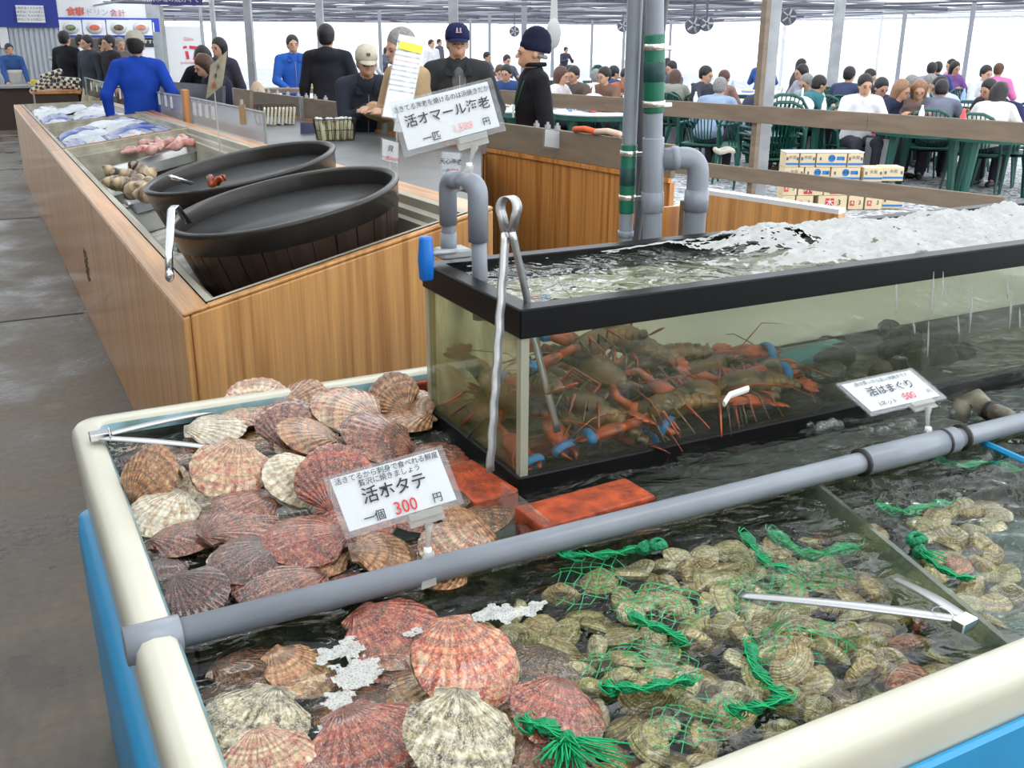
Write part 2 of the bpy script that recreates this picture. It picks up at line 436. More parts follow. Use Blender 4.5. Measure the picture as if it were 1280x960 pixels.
def clear_mat(name, tint=(0.97, 0.98, 0.98), refl=0.05, rough=0.05, bump=0.0, bscale=12, haze=0.0, hcol=(0.8, 0.82, 0.8), ior=1.33, strn=0.5, dist=0.02, stretch=(1, 1, 1)):
    """see-through sheet: fresnel reflection over tinted transmission, with an optional scattering haze"""
    m = bpy.data.materials.new(name); m.use_nodes = True; nt = m.node_tree; nt.nodes.clear()
    out = N(nt, 'ShaderNodeOutputMaterial'); t = N(nt, 'ShaderNodeBsdfTransparent'); g = N(nt, 'ShaderNodeBsdfGlossy'); fr = N(nt, 'ShaderNodeFresnel')
    t.inputs[0].default_value = (*tint, 1); g.inputs['Roughness'].default_value = rough; g.inputs[0].default_value = (1, 1, 1, 1); fr.inputs[0].default_value = ior
    ge = N(nt, 'ShaderNodeNewGeometry'); mr = N(nt, 'ShaderNodeMapRange'); mr.inputs[3].default_value = ior; mr.inputs[4].default_value = 1/ior
    nt.links.new(ge.outputs['Backfacing'], mr.inputs[0]); nt.links.new(mr.outputs[0], fr.inputs[0])
    src = t
    if haze > 0:
        d = N(nt, 'ShaderNodeBsdfDiffuse'); d.inputs[0].default_value = (*hcol, 1); tl = N(nt, 'ShaderNodeBsdfTranslucent'); tl.inputs[0].default_value = (*hcol, 1)
        a0 = N(nt, 'ShaderNodeMixShader'); a0.inputs[0].default_value = 0.5; nt.links.new(d.outputs[0], a0.inputs[1]); nt.links.new(tl.outputs[0], a0.inputs[2])
        hz = N(nt, 'ShaderNodeMixShader'); hz.inputs[0].default_value = haze; nt.links.new(t.outputs[0], hz.inputs[1]); nt.links.new(a0.outputs[0], hz.inputs[2]); src = hz
    mx = N(nt, 'ShaderNodeMixShader'); nt.links.new(fr.outputs[0], mx.inputs[0]); nt.links.new(src.outputs[0], mx.inputs[1]); nt.links.new(g.outputs[0], mx.inputs[2]); nt.links.new(mx.outputs[0], out.inputs[0])
    if bump > 0:
        tc = N(nt, 'ShaderNodeTexCoord'); mp = N(nt, 'ShaderNodeMapping'); mp.inputs['Scale'].default_value = stretch
        n = N(nt, 'ShaderNodeTexNoise'); n.inputs['Scale'].default_value = bscale; n.inputs['Detail'].default_value = 2.5; n.inputs['Distortion'].default_value = 0.6
        nt.links.new(tc.outputs['Object'], mp.inputs[0]); nt.links.new(mp.outputs[0], n.inputs['Vector'])
        bp = N(nt, 'ShaderNodeBump'); bp.inputs['Strength'].default_value = strn; bp.inputs['Distance'].default_value = bump
        nt.links.new(n.outputs['Fac'], bp.inputs['Height']); nt.links.new(bp.outputs[0], fr.inputs['Normal']); nt.links.new(bp.outputs[0], g.inputs['Normal'])
    return m
M_clear = clear_mat('clear_acrylic', ior=1.45, haze=0.06)
M_sleeve = clear_mat('clear_sleeve', tint=(0.95, 0.96, 0.97), ior=1.45, haze=0.05, rough=0.12)
M_clip = clear_mat('clear_clip', tint=(0.9, 0.91, 0.9), ior=1.5, haze=0.38, rough=0.1, hcol=(0.75, 0.76, 0.74))

# ---------------------------------------------------------------- the hall: floor, roof, walls, posts
b = MB(); b.box((0.45, 13.0, -0.1), (5.6, 40, 0.2)); struct(b.build('floor', M_conc))
g = MB(); g.box((26.25, 27, -0.1), (46, 76, 0.19)); struct(g.build('floor', M_grav))
g = MB(); g.box((-16, 27, -0.11), (27.3, 76, 0.19)); struct(g.build('floor', M_conc))
for yy in (6.6, 10.5, 14.5, 18.5):
    j = MB(); j.box((-1.0, yy, 0.001), (2.9, 0.022, 0.004)); struct(j.build('trim_1', M_dark))

M_film = film('roof_film', 0.34, (0.9, 0.92, 0.95), 0.25)
M_film2 = film('stall_roof_sheet', 0.06, (0.6, 0.61, 0.62), 0.3)  # low transmission, shaped to dim the light under the stall roof
M_wallf = film('wall_film', 0.75, (0.95, 0.97, 1.0))
r = MB()
r.add([(3.2, -2, 3.4), (40, -2, 3.4), (40, 7, 2.5), (3.2, 7, 2.5), (40, 64, 2.45), (3.2, 64, 2.45)], [(0, 1, 2, 3), (3, 2, 4, 5)])
struct(r.build('ceiling', M_film))
r = MB()
r.add([(-9, -3, 3.6), (3.2, -3, 3.6), (3.2, 9, 3.6), (-9, 9, 3.6)], [(0, 1, 2, 3)])
r.add([(-9, 9, 2.6), (3.2, 9, 2.6), (3.2, 64, 2.5), (-9, 64, 2.5)], [(0, 1, 2, 3)])
struct(r.build('ceiling', M_film2))
M_sidew = mat('grey_hall_cladding', srgb(150, 150, 146), 0.6, var=0.2, vscale=2)
r = MB(); r.box((-3.6, 7, 1.8), (0.1, 20, 3.6)); struct(r.build('added_wall_left', M_sidew))  # unseen wall added to cut the light from the left
r = MB(); r.box((0, -3.2, 1.8), (7.2, 0.1, 3.6)); struct(r.build('added_wall_front', film('front_wall_film', 0.22, (0.9, 0.9, 0.88))))  # unseen wall added; its film lets in light from behind the camera
r = MB(); r.box((-2.9, 9, 3.1), (12.2, 0.02, 1.0)); struct(r.build('wall_gable', M_film2))
def wall(name, a, b_, z0, z1, m, t=0.03):
    a = Vector((*a, 0)); b_ = Vector((*b_, 0)); n = (b_-a).normalized().cross(Vector((0, 0, 1)))*t/2
    w = MB(); w.hexa([a-n+Vector((0, 0, z0)), b_-n+Vector((0, 0, z0)), b_+n+Vector((0, 0, z0)), a+n+Vector((0, 0, z0)), a-n+Vector((0, 0, z1)), b_-n+Vector((0, 0, z1)), b_+n+Vector((0, 0, z1)), a+n+Vector((0, 0, z1))])
    return struct(w.build(name, m))
wall('wall_right', (13.5, 1), (33, 46), 0, 2.25, M_wallf)
wall('wall_back', (33, 46), (3, 58), 0, 2.3, M_wallf)
M_beam = mat('grey_roof_steel', srgb(140, 142, 150), 0.5, 0.2)
M_beamd = mat('dark_roof_steel', srgb(88, 88, 98), 0.55, 0.2)
def beam(p, q, r_=0.03, m=None, name='roof_beam'):
    t = MB(); t.tube([p, q], r_, 6); o = t.build(name, m or M_beam); struct(o); return o
beam((13.5, 1, 2.27), (33, 46, 2.27), 0.05); beam((33, 46, 2.3), (3, 58, 2.3), 0.05)
for i in range(34):
    y = 9.5+i*1.45
    x1 = min(39, 13.5+(y-1)*19.5/45)
    beam((3.2, y, 2.36+0.03*math.sin(i*2.1)), (x1, y+0.4, 2.33+0.05*math.sin(i)), 0.022+0.012*(i % 3), M_beamd if i % 2 else M_beam)
for i in range(16):
    x = 3.4+i*1.9
    beam((x, 8, 2.29), (x+rng.uniform(-2, 2), 56, 2.31), 0.022, M_beamd if i % 3 else M_beam)
for i in range(70):     # bracing wires and hanging odds and ends under the film
    x = rng.uniform(4, 28); y = rng.uniform(14, 54)
    a = rng.uniform(0, PI); l = rng.uniform(0.8, 4)
    beam((x, y, 2.28), (x+l*math.cos(a), y+l*math.sin(a), 2.40), rng.choice([0.012, 0.02, 0.04]), M_beamd, 'roof_brace')
for i in range(12): beam((-8, 10+i*4, 2.5), (3.2, 10+i*4, 2.5), 0.03)
# posts of the hall
for px, dist, w in ((312, 15, 0.10), (401, 17, 0.11), (567, 16, 0.14), (655, 24, 0.13), (691, 40, 0.12), (612, 36, 0.10), (740, 44, 0.1), (475, 30, 0.09), (588, 46, .1), (268, 20, .08), (1046, 19.5, 0.16), (1212, 22, 0.07), (980, 38, .09), (1128, 27, .08), (1100, 40, .08), (838, 48, .1), (780, 40, .1)):
    p = D(px, dist)
    t = MB(); t.box((p.x, p.y, 1.2), (w, w, 2.4), Matrix.Rotation(-CAM_YAW, 3, 'Z')); struct(t.build('post', M_galv if dist < 22 else M_beam, bev=0.005))
# ---------------------------------------------------------------- the seafood tub in front
M_dalg = mat('dark_algae', srgb(64, 76, 66), 0.6, var=0.6, vscale=16, col2=srgb(26, 32, 26))
M_tfl = mat('algae_gelcoat', srgb(104, 122, 122), 0.5, var=0.6, vscale=7, col2=srgb(52, 58, 50), detail=7)
TUBZ, WAT = 0.82, 0.772
TX0, TX1, TY0, TY1 = 0.095, 3.45, 0.715, 2.36
tub = thing('seafood_tub', 'long cream fibreglass tub full of live shellfish, bright blue below its rim', 'tub', (1.7, 1.5, 0))
def rrect(x0, y0, x1, y1, r_, z, n=6):
    pts = []
    for cx, cy, a0 in ((x1-r_, y1-r_, 0), (x0+r_, y1-r_, PI/2), (x0+r_, y0+r_, PI), (x1-r_, y0+r_, 1.5*PI)):
        for k in range(n+1):
            a = a0+PI/2*k/n; pts.append(Vector((cx+r_*math.cos(a), cy+r_*math.sin(a), z)))
    return pts
def ringskin(loops):
    m = MB(); n = len(loops[0]); vs = [p for l in loops for p in l]; fs = []
    for i in range(len(loops)-1):
        for k in range(n): fs.append((i*n+k, i*n+(k+1) % n, (i+1)*n+(k+1) % n, (i+1)*n+k))
    m.add(vs, fs); return m
def off(d, r_, z): return rrect(TX0+d, TY0+d, TX1-d, TY1-d, max(r_, 0.006), z)
ringskin([off(0.012, 0.05, 0.60), off(0.006, 0.055, 0.70), off(0.0, 0.06, 0.785), off(0.003, 0.06, 0.805), off(0.012, 0.055, 0.817), off(0.03, 0.05, 0.82), off(0.052, 0.03, 0.818), off(0.06, 0.022, 0.812)]).build('rim', M_cream, tub, True)
ringskin([off(0.0602, 0.022, 0.812), off(0.066, 0.022, 0.80), off(0.0675, 0.021, 0.786)]).build('inner_wall', M_lblue, tub, True)
ringskin([off(0.0672, 0.021, 0.787), off(0.075, 0.02, 0.70), off(0.09, 0.02, 0.50)]).build('algae_wall', M_dalg, tub, True)
m = MB(); m.box((1.77, 1.54, 0.49), (3.2, 1.5, 0.02)); m.build('tub_floor', M_tfl, tub)
ringskin([rrect(0.085, 0.745, 3.4, 2.34, 0.06, 0.0), rrect(0.078, 0.735, 3.42, 2.35, 0.06, 0.55), rrect(0.085, 0.74, 3.41, 2.345, 0.055, 0.598), rrect(0.11, 0.76, 3.4, 2.33, 0.05, 0.60)]).build('blue_shell', M_blue, tub, True)
m = MB(); m.box((2.0, 0.711, 0.62), (2.75, 0.016, 0.235)); m.build('blue_front_panel', M_blue, tub, bev=0.006)
# dividers under the water
m = MB(); m.box((1.77, 1.425, 0.625), (3.16, 0.03, 0.25)); m.build('mossy_divider', M_moss, tub, bev=0.004)
m = MB(); m.box((1.77, 1.56, 0.60), (1.9, 0.04, 0.20)); m.build('mossy_ledge', M_moss, tub, bev=0.004)
m = MB(); m.hexa([Vector(p) for p in ((1.43, 1.40, 0.5), (1.265, 0.795, 0.5), (1.275, 0.79, 0.5), (1.44, 1.40, 0.5), (1.43, 1.40, 0.79), (1.265, 0.795, 0.79), (1.275, 0.79, 0.79), (1.44, 1.40, 0.79))]); m.build('clear_divider', clear_mat('algae_acrylic', tint=(0.6, 0.65, 0.6), haze=0.3, hcol=(0.25, 0.3, 0.22), ior=1.45), tub)
m = MB(); m.box((0.835, 1.53, 0.66), (0.006, 0.19, 0.29)); m.build('clear_divider', M_clear, tub)

# water of the tub
M_water = clear_mat('tub_water', tint=(0.94, 0.97, 0.90), rough=0.02, bump=0.05, bscale=9, ior=1.36, strn=0.55, stretch=(1, 1.7, 1), haze=0.008, hcol=(0.3, 0.45, 0.42))
m = MB()
def wv(u, v):
    x = TX0+0.068+u*(TX1-TX0-0.136); y = TY0+0.068+v*(TY1-TY0-0.136)
    a = max(0.0, min(1.0, (x-(1.43-(1.40-y)*0.27))/0.10)) if y < 1.4 else 0.35
    return (x, y, WAT+(0.0012+0.002*a)*math.sin(9*x+31*y+2*math.sin(5*y))+0.0075*a*math.sin(75*y+24*x+3*math.sin(9*x+4*y))+0.0024*a*math.sin(140*y-22*x+2*math.sin(14*x)))
m.grid(wv, 150, 170); w = m.build('tub_water', M_water, None, True)
tag(w, 'rippling clear water filling the cream shellfish tub', 'water', kind='stuff')

# grey pipe laid across the tub
pipe = thing('crossing_pipe', 'straight grey plastic pipe lying across the whole shellfish tub', 'pipe', (1.2, 1.385, 0.80))
m = MB(); m.tube([(0.10, 1.372, 0.803), (2.9, 1.372, 0.803)], 0.0225, 20); m.build('pipe_tube', M_pvc, pipe, True)
m = MB(); m.tube([(0.085, 1.372, 0.803), (0.086, 1.372, 0.803), (0.165, 1.372, 0.803), (0.166, 1.372, 0.803)], [0.024, 0.029, 0.029, 0.024], 20); m.build('end_socket', M_pvc, pipe, True)
m = MB(); m.tube([(1.555, 1.372, 0.803), (1.557, 1.372, 0.803), (1.84, 1.372, 0.803), (1.842, 1.372, 0.803)], [0.024, 0.029, 0.029, 0.024], 20); m.build('coupling', M_pvc, pipe, True)
for x in (1.553, 1.80, 1.86):
    m = MB(); m.tube([(x, 1.372, 0.803), (x+0.008, 1.372, 0.803)], 0.0305, 20); m.build('joint_ring', M_dark, pipe, True)
p0 = Z(1205, 500, 0.80); p1 = Z(1262, 524, 0.80)
pp = thing('elbow_pipe', 'old stained pipe elbow lying in the water behind the crossing pipe', 'pipe', p0)
m = MB(); m.tube([p0+Vector((-0.012, 0.0, -0.05)), p0+Vector((0, 0, -0.01)), p0+Vector((0.03, -0.012, 0.004)), p0*0.5+p1*0.5, p1], [0.023, 0.024, 0.024, 0.023, 0.022], 14); m.build('pipe_tube', M_pvcold, pp, True)
q = p0*0.45+p1*0.55; m = MB(); m.tube([q, q+(p1-p0)*0.12], 0.0245, 14); m.build('joint_ring', M_dark, pp, True)
# blue edged strip in the right of the tub
a_, b_ = Z(1228, 553, 0.775), Z(1300, 585, 0.775)
m = MB(); m.tube([a_, b_], 0.008, 6); tag(m.build('blue_strip', M_blue), 'thin light blue strip dipping under the crossing pipe at the right', 'strip')

# bricks carrying the tank
def brick(px, py, z, size, rz, label, nx=1):
    p = Z(px, py, z)
    m = MB(); m.box((0, 0, -size[2]/2), size); o = m.build('brick', M_brick, bev=0.006, seg=2); place(o, p, (0.0, 0.0, rz)); tag(o, label, 'brick'); return o
brick(733, 626, 0.785, (0.27, 0.105, 0.07), 0.06, 'wet orange brick lying in front of the glass tank')
brick(578, 590, 0.775, (0.11, 0.27, 0.07), 0.10, 'wet brick jutting out under the left side of the glass tank')
brick(512, 470, 0.80, (0.24, 0.12, 0.08), 0.03, 'red brick on the back rim of the tub left of the glass tank')

# ---------------------------------------------------------------- glass tank
KX0, KX1, KY0, KY1, KZ0, KZ1 = 0.885, 3.35, 1.645, 2.135, 0.745, 1.15
tank = thing('glass_tank', 'long black framed glass aquarium of live lobsters standing in the tub', 'aquarium', (2.1, 1.9, KZ0))
def frame(z0, z1, wid, lip, name):
    m = MB()
    o_ = [(KX0, KY0), (KX1, KY0), (KX1, KY1), (KX0, KY1)]; i_ = [(KX0+wid, KY0+wid), (KX1-wid, KY0+wid), (KX1-wid, KY1-wid), (KX0+wid, KY1-wid)]
    vs = [(x, y, z) for z in (z0, z1) for x, y in o_]+[(x, y, z) for z in (z0, z1) for x, y in i_]
    fs = []
    for k in range(4):
        l = (k+1) % 4
        fs += [(k, l, 4+l, 4+k), (8+k, 12+k, 12+l, 8+l), (4+k, 4+l, 12+l, 12+k), (k, 8+k, 8+l, l)]
    m.add(vs, fs); return m.build(name, M_black, tank, bev=0.003)
frame(1.09, 1.15, 0.045, 0, 'top_frame'); frame(0.735, 0.795, 0.03, 0, 'bottom_frame')
m = MB(); m.box(((KX0+KX1)/2, (KY0+KY1)/2, 0.752), (KX1-KX0-0.04, KY1-KY0-0.04, 0.012)); m.build('tank_floor', M_black, tank)
M_tglass = clear_mat('tank_glass', tint=(0.97, 0.98, 0.95), ior=1.45, haze=0.03, hcol=(0.45, 0.48, 0.34), rough=0.03, bump=0.004, bscale=5)
def algae_glass():
    """side pane with brown-green algae grown in patches"""
    m = clear_mat('algae_glass', tint=(0.86, 0.88, 0.76), ior=1.45, haze=0.3, hcol=(0.28, 0.25, 0.10)); nt = m.node_tree
    hz = [n for n in nt.nodes if n.type == 'MIX_SHADER' and abs(n.inputs[0].default_value-0.3) < 1e-4 and not n.inputs[0].is_linked][0]
    tc = N(nt, 'ShaderNodeTexCoord'); n = N(nt, 'ShaderNodeTexNoise'); n.inputs['Scale'].default_value = 9; n.inputs['Detail'].default_value = 4
    mp = N(nt, 'ShaderNodeMapping'); mp.inputs['Scale'].default_value = (1, 1, 0.45)
    nt.links.new(tc.outputs['Object'], mp.inputs[0]); nt.links.new(mp.outputs[0], n.inputs['Vector'])
    r_ = ramp(nt, [(0.4, (0.08,)*3), (0.65, (0.6,)*3)]); nt.links.new(n.outputs['Fac'], r_.inputs[0]); nt.links.new(r_.outputs[0], hz.inputs[0]); return m
m = MB(); m.box(((KX0+KX1)/2, KY0+0.012, 0.945), (KX1-KX0-0.03, 0.008, 0.33)); m.build('front_pane', M_tglass, tank)
m = MB(); m.box((KX0+0.012, (KY0+KY1)/2, 0.945), (0.008, KY1-KY0-0.03, 0.33)); m.build('side_pane', algae_glass(), tank)
M_back = film('frosted_back_pane', 0.10, (0.95, 0.97, 0.84))
m = MB(); m.box(((KX0+KX1)/2, KY1-0.012, 0.945), (KX1-KX0-0.03, 0.008, 0.33)); m.build('back_pane', M_back, tank)
for (x, y) in ((KX0+0.014, KY0+0.014), (KX0+0.014, KY1-0.014)):
    m = MB(); m.box((x, y, 0.945), (0.018, 0.018, 0.30)); m.build('corner_seam', M_silic, tank)
# murky water: real scattering medium
def murk():
    m = bpy.data.materials.new('murky_water'); m.use_nodes = True; nt = m.node_tree; nt.nodes.clear()
    out = N(nt, 'ShaderNodeOutputMaterial'); v = N(nt, 'ShaderNodeVolumePrincipled'); v.inputs['Color'].default_value = (0.70, 0.72, 0.54, 1)
    v.inputs['Absorption Color'].default_value = (0.25, 0.25, 0.08, 1)
    v.inputs['Density'].default_value = 0.65; nt.links.new(v.outputs[0], out.inputs['Volume'])
    t = N(nt, 'ShaderNodeBsdfTransparent'); nt.links.new(t.outputs[0], out.inputs['Surface']); return m
m = MB(); m.box(((KX0+KX1)/2, (KY0+KY1)/2, 0.946), (KX1-KX0-0.05, KY1-KY0-0.05, 0.37))
tag(m.build('tank_water_body', murk()), 'murky green water filling the black framed glass tank', 'water', kind='stuff')
M_tw = clear_mat('tank_water_surface', tint=(0.80, 0.82, 0.72), rough=0.03, bump=0.05, bscale=13, ior=1.34, strn=0.8, haze=0.12, hcol=(0.2, 0.22, 0.15))
m = MB()
def tw(u, v):
    x = KX0+0.046+u*(KX1-KX0-0.092); y = KY0+0.046+v*(KY1-KY0-0.092)
    s = max(0, min(1, (x-1.25)/0.3))
    return (x, y, 1.135+0.003*math.sin(30*x+9*y)*math.sin(37*y)+0.012*s*(math.sin(7*x+3*y)*math.sin(11*x-8*y)))
m.grid(tw, 160, 36); tag(m.build('tank_water_surface', M_tw, None, True), 'dark rippling water surface at the top of the glass tank', 'water', kind='stuff')
# foam: cells kept where the current drives it
from mathutils import noise as mn
M_foam = mat('sea_foam', (0.97, 0.98, 0.98), 0.6, bump=0.6, bscale=90, var=0.16, vscale=26, stretch=(0.6, 1.6, 1), detail=8)
_b = M_foam.node_tree.nodes['Principled BSDF']; _b.inputs['Subsurface Weight'].default_value = 0.0
_nt = M_foam.node_tree; _tl = N(_nt, 'ShaderNodeBsdfTranslucent'); _tl.inputs[0].default_value = (0.95, 0.97, 0.97, 1); _ms = N(_nt, 'ShaderNodeMixShader'); _ms.inputs[0].default_value = 0.45
_nt.links.new(_b.outputs[0], _ms.inputs[1]); _nt.links.new(_tl.outputs[0], _ms.inputs[2]); _nt.links.new(_ms.outputs[0], _nt.nodes['Material Output'].inputs[0])
def foam(name, x0, x1, y0, y1, step, dens, zf, label, parent=None, mm=None):
    m = MB(); nx = int((x1-x0)/step); ny = int((y1-y0)/step); idx = {}
    def vid(i, j):
        if (i, j) not in idx:
            x = x0+i*step; y = y0+j*step
            idx[(i, j)] = len(m.v); m.v.append((x, y, zf(x, y)))
        return idx[(i, j)]
    for i in range(nx):
        for j in range(ny):
            x = x0+(i+.5)*step; y = y0+(j+.5)*step
            n_ = mn.noise(Vector((x*9, y*14, 0)))*0.6+mn.noise(Vector((x*34, y*40, 3)))*0.45+mn.noise(Vector((x*90, y*90, 5)))*0.25
            if dens(x, y)+n_ > 0.5:
                m.f.append((vid(i, j), vid(i+1, j), vid(i+1, j+1), vid(i, j+1))); m.mi.append(0)
    o = m.build(name, mm or M_foam, parent, True)
    tag(o, label, 'foam', kind='stuff'); return o
def fz(x, y):
    s = max(0, min(1, (x-1.35)/0.4)); hump = 0.03*math.exp(-((x-1.9)/0.28)**2-((y-1.98)/0.12)**2)
    return 1.141+0.012*s*(math.sin(7*x+3*y)*math.sin(11*x-8*y))+s*(0.020*abs(mn.noise(Vector((x*12, y*16, 1))))+0.010*abs(mn.noise(Vector((x*34, y*40, 2))))+0.004*mn.noise(Vector((x*90, y*90, 2))))+hump*1.3
foam('tank_foam', KX0+0.05, KX1-0.05, KY0+0.046, KY1-0.046, 0.006, lambda x, y: -0.05+1.0*max(0, min(1, (x-1.25)/0.75))-0.2*(x < 1.35)+(0.6 if y > KY1-0.062 else 0), fz, 'white churning foam covering the right of the glass tank surface')
# water running over the frame at the right
M_run = clear_mat('running_water', tint=(0.97, 0.98, 0.98), rough=0.12, bump=0.010, bscale=16, strn=0.3, haze=0.02, hcol=(0.8, 0.84, 0.78), stretch=(3, 1, 0.5))
m = MB()
m.grid(lambda u, v: (2.02+1.3*u, KY0-0.004-0.008*v-0.004*math.sin(40*u+3*v), 1.089-0.315*v), 80, 14)
o = m.build('overflow_water', M_run, None, True); tag(o, 'thin sheet of water running down the right front glass of the tank', 'water', kind='stuff')
for i in range(26):
    x = 1.85+rng.random()**0.8*1.2; z0 = rng.uniform(0.98, 1.14); l = rng.uniform(0.03, 0.12)
    if i == 0: sm = MB()
    sm.tube([(x, KY0-0.013, z0), (x+0.004, KY0-0.018, z0-l*0.6), (x+0.006, KY0-0.02, z0-l)], [0.001, 0.003, 0.0012], 5)
sm.build('water_trickle', clear_mat('trickle', tint=(0.9, 0.92, 0.92), haze=0.35, hcol=(0.9, 0.9, 0.9)), o, True)['kind'] = 'stuff'

# bubbling along the tank foot and the foam patches of the tub
def bub(pts, label, r0=0.004, r1=0.02):
    m = MB()
    for p, s, n_ in pts:
        for _ in range(n_):
            a = rng.random()*2*PI; d = s*math.sqrt(rng.random()); rr = rng.uniform(r0, r1)*rng.random()+r0
            m.sphere((p.x+d*math.cos(a), p.y+d*math.sin(a)*0.8, WAT+0.001), (rr, rr, rr*0.8), 8, 5)
    o = m.build('water_bubbles', clear_mat('bubble_skin', tint=(0.93, 0.95, 0.95), haze=0.10, ior=1.5, rough=0.03), None, True); tag(o, label, 'bubbles', kind='stuff')
bub([(Z(1018, 532, WAT), 0.03, 8), (Z(1040, 530, WAT), 0.02, 6), (Z(1125, 530, WAT), 0.05, 10), (Z(1205, 515, WAT), 0.06, 10), (Z(1090, 538, WAT), 0.03, 6), (Z(1150, 505, WAT), .05, 8)], 'clear bubbles on the water between the crossing pipe and the tank', 0.004, 0.018)
def blob(cs):
    return lambda x, y: max([1.15-math.hypot((x-c.x)/sx, (y-c.y)/sy)*0.75 for c, sx, sy in cs])
FM2 = mat('fine_foam', (0.62, 0.64, 0.62), 0.3)
_nt = FM2.node_tree; _v = N(_nt, 'ShaderNodeTexVoronoi'); _v.feature = 'DISTANCE_TO_EDGE'; _v.inputs['Scale'].default_value = 190; _tc = N(_nt, 'ShaderNodeTexCoord'); _nt.links.new(_tc.outputs['Object'], _v.inputs[0])
_r = ramp(_nt, [(0.02, (0.85,)*3), (0.3, (0.5,)*3)]); _nt.links.new(_v.outputs[0], _r.inputs[0]); _nt.links.new(_r.outputs[0], _nt.nodes['Principled BSDF'].inputs['Alpha'])
for lab, cs in (('lacy white foam between the lower scallops at the left', [(Z(440, 812, WAT), 0.045, 0.03), (Z(445, 845, WAT), 0.035, 0.04), (Z(425, 885, WAT), 0.03, 0.03), (Z(412, 912, WAT), 0.02, 0.012)]),
                ('white froth patch beside the bright orange scallop', [(Z(610, 775, WAT), 0.05, 0.022), (Z(650, 772, WAT), 0.045, 0.018)]),
                ('small froth patch on the upper lower-tub scallop', [(Z(515, 795, WAT), 0.025, 0.014)])):
    xs = [c.x for c, _, _ in cs]; ys = [c.y for c, _, _ in cs]
    foam('foam_patch', min(xs)-0.09, max(xs)+0.09, min(ys)-0.09, max(ys)+0.09, 0.004, blob(cs), lambda x, y: WAT+0.006+0.006*mn.noise(Vector((x*70, y*70, 1))), lab, None, FM2)
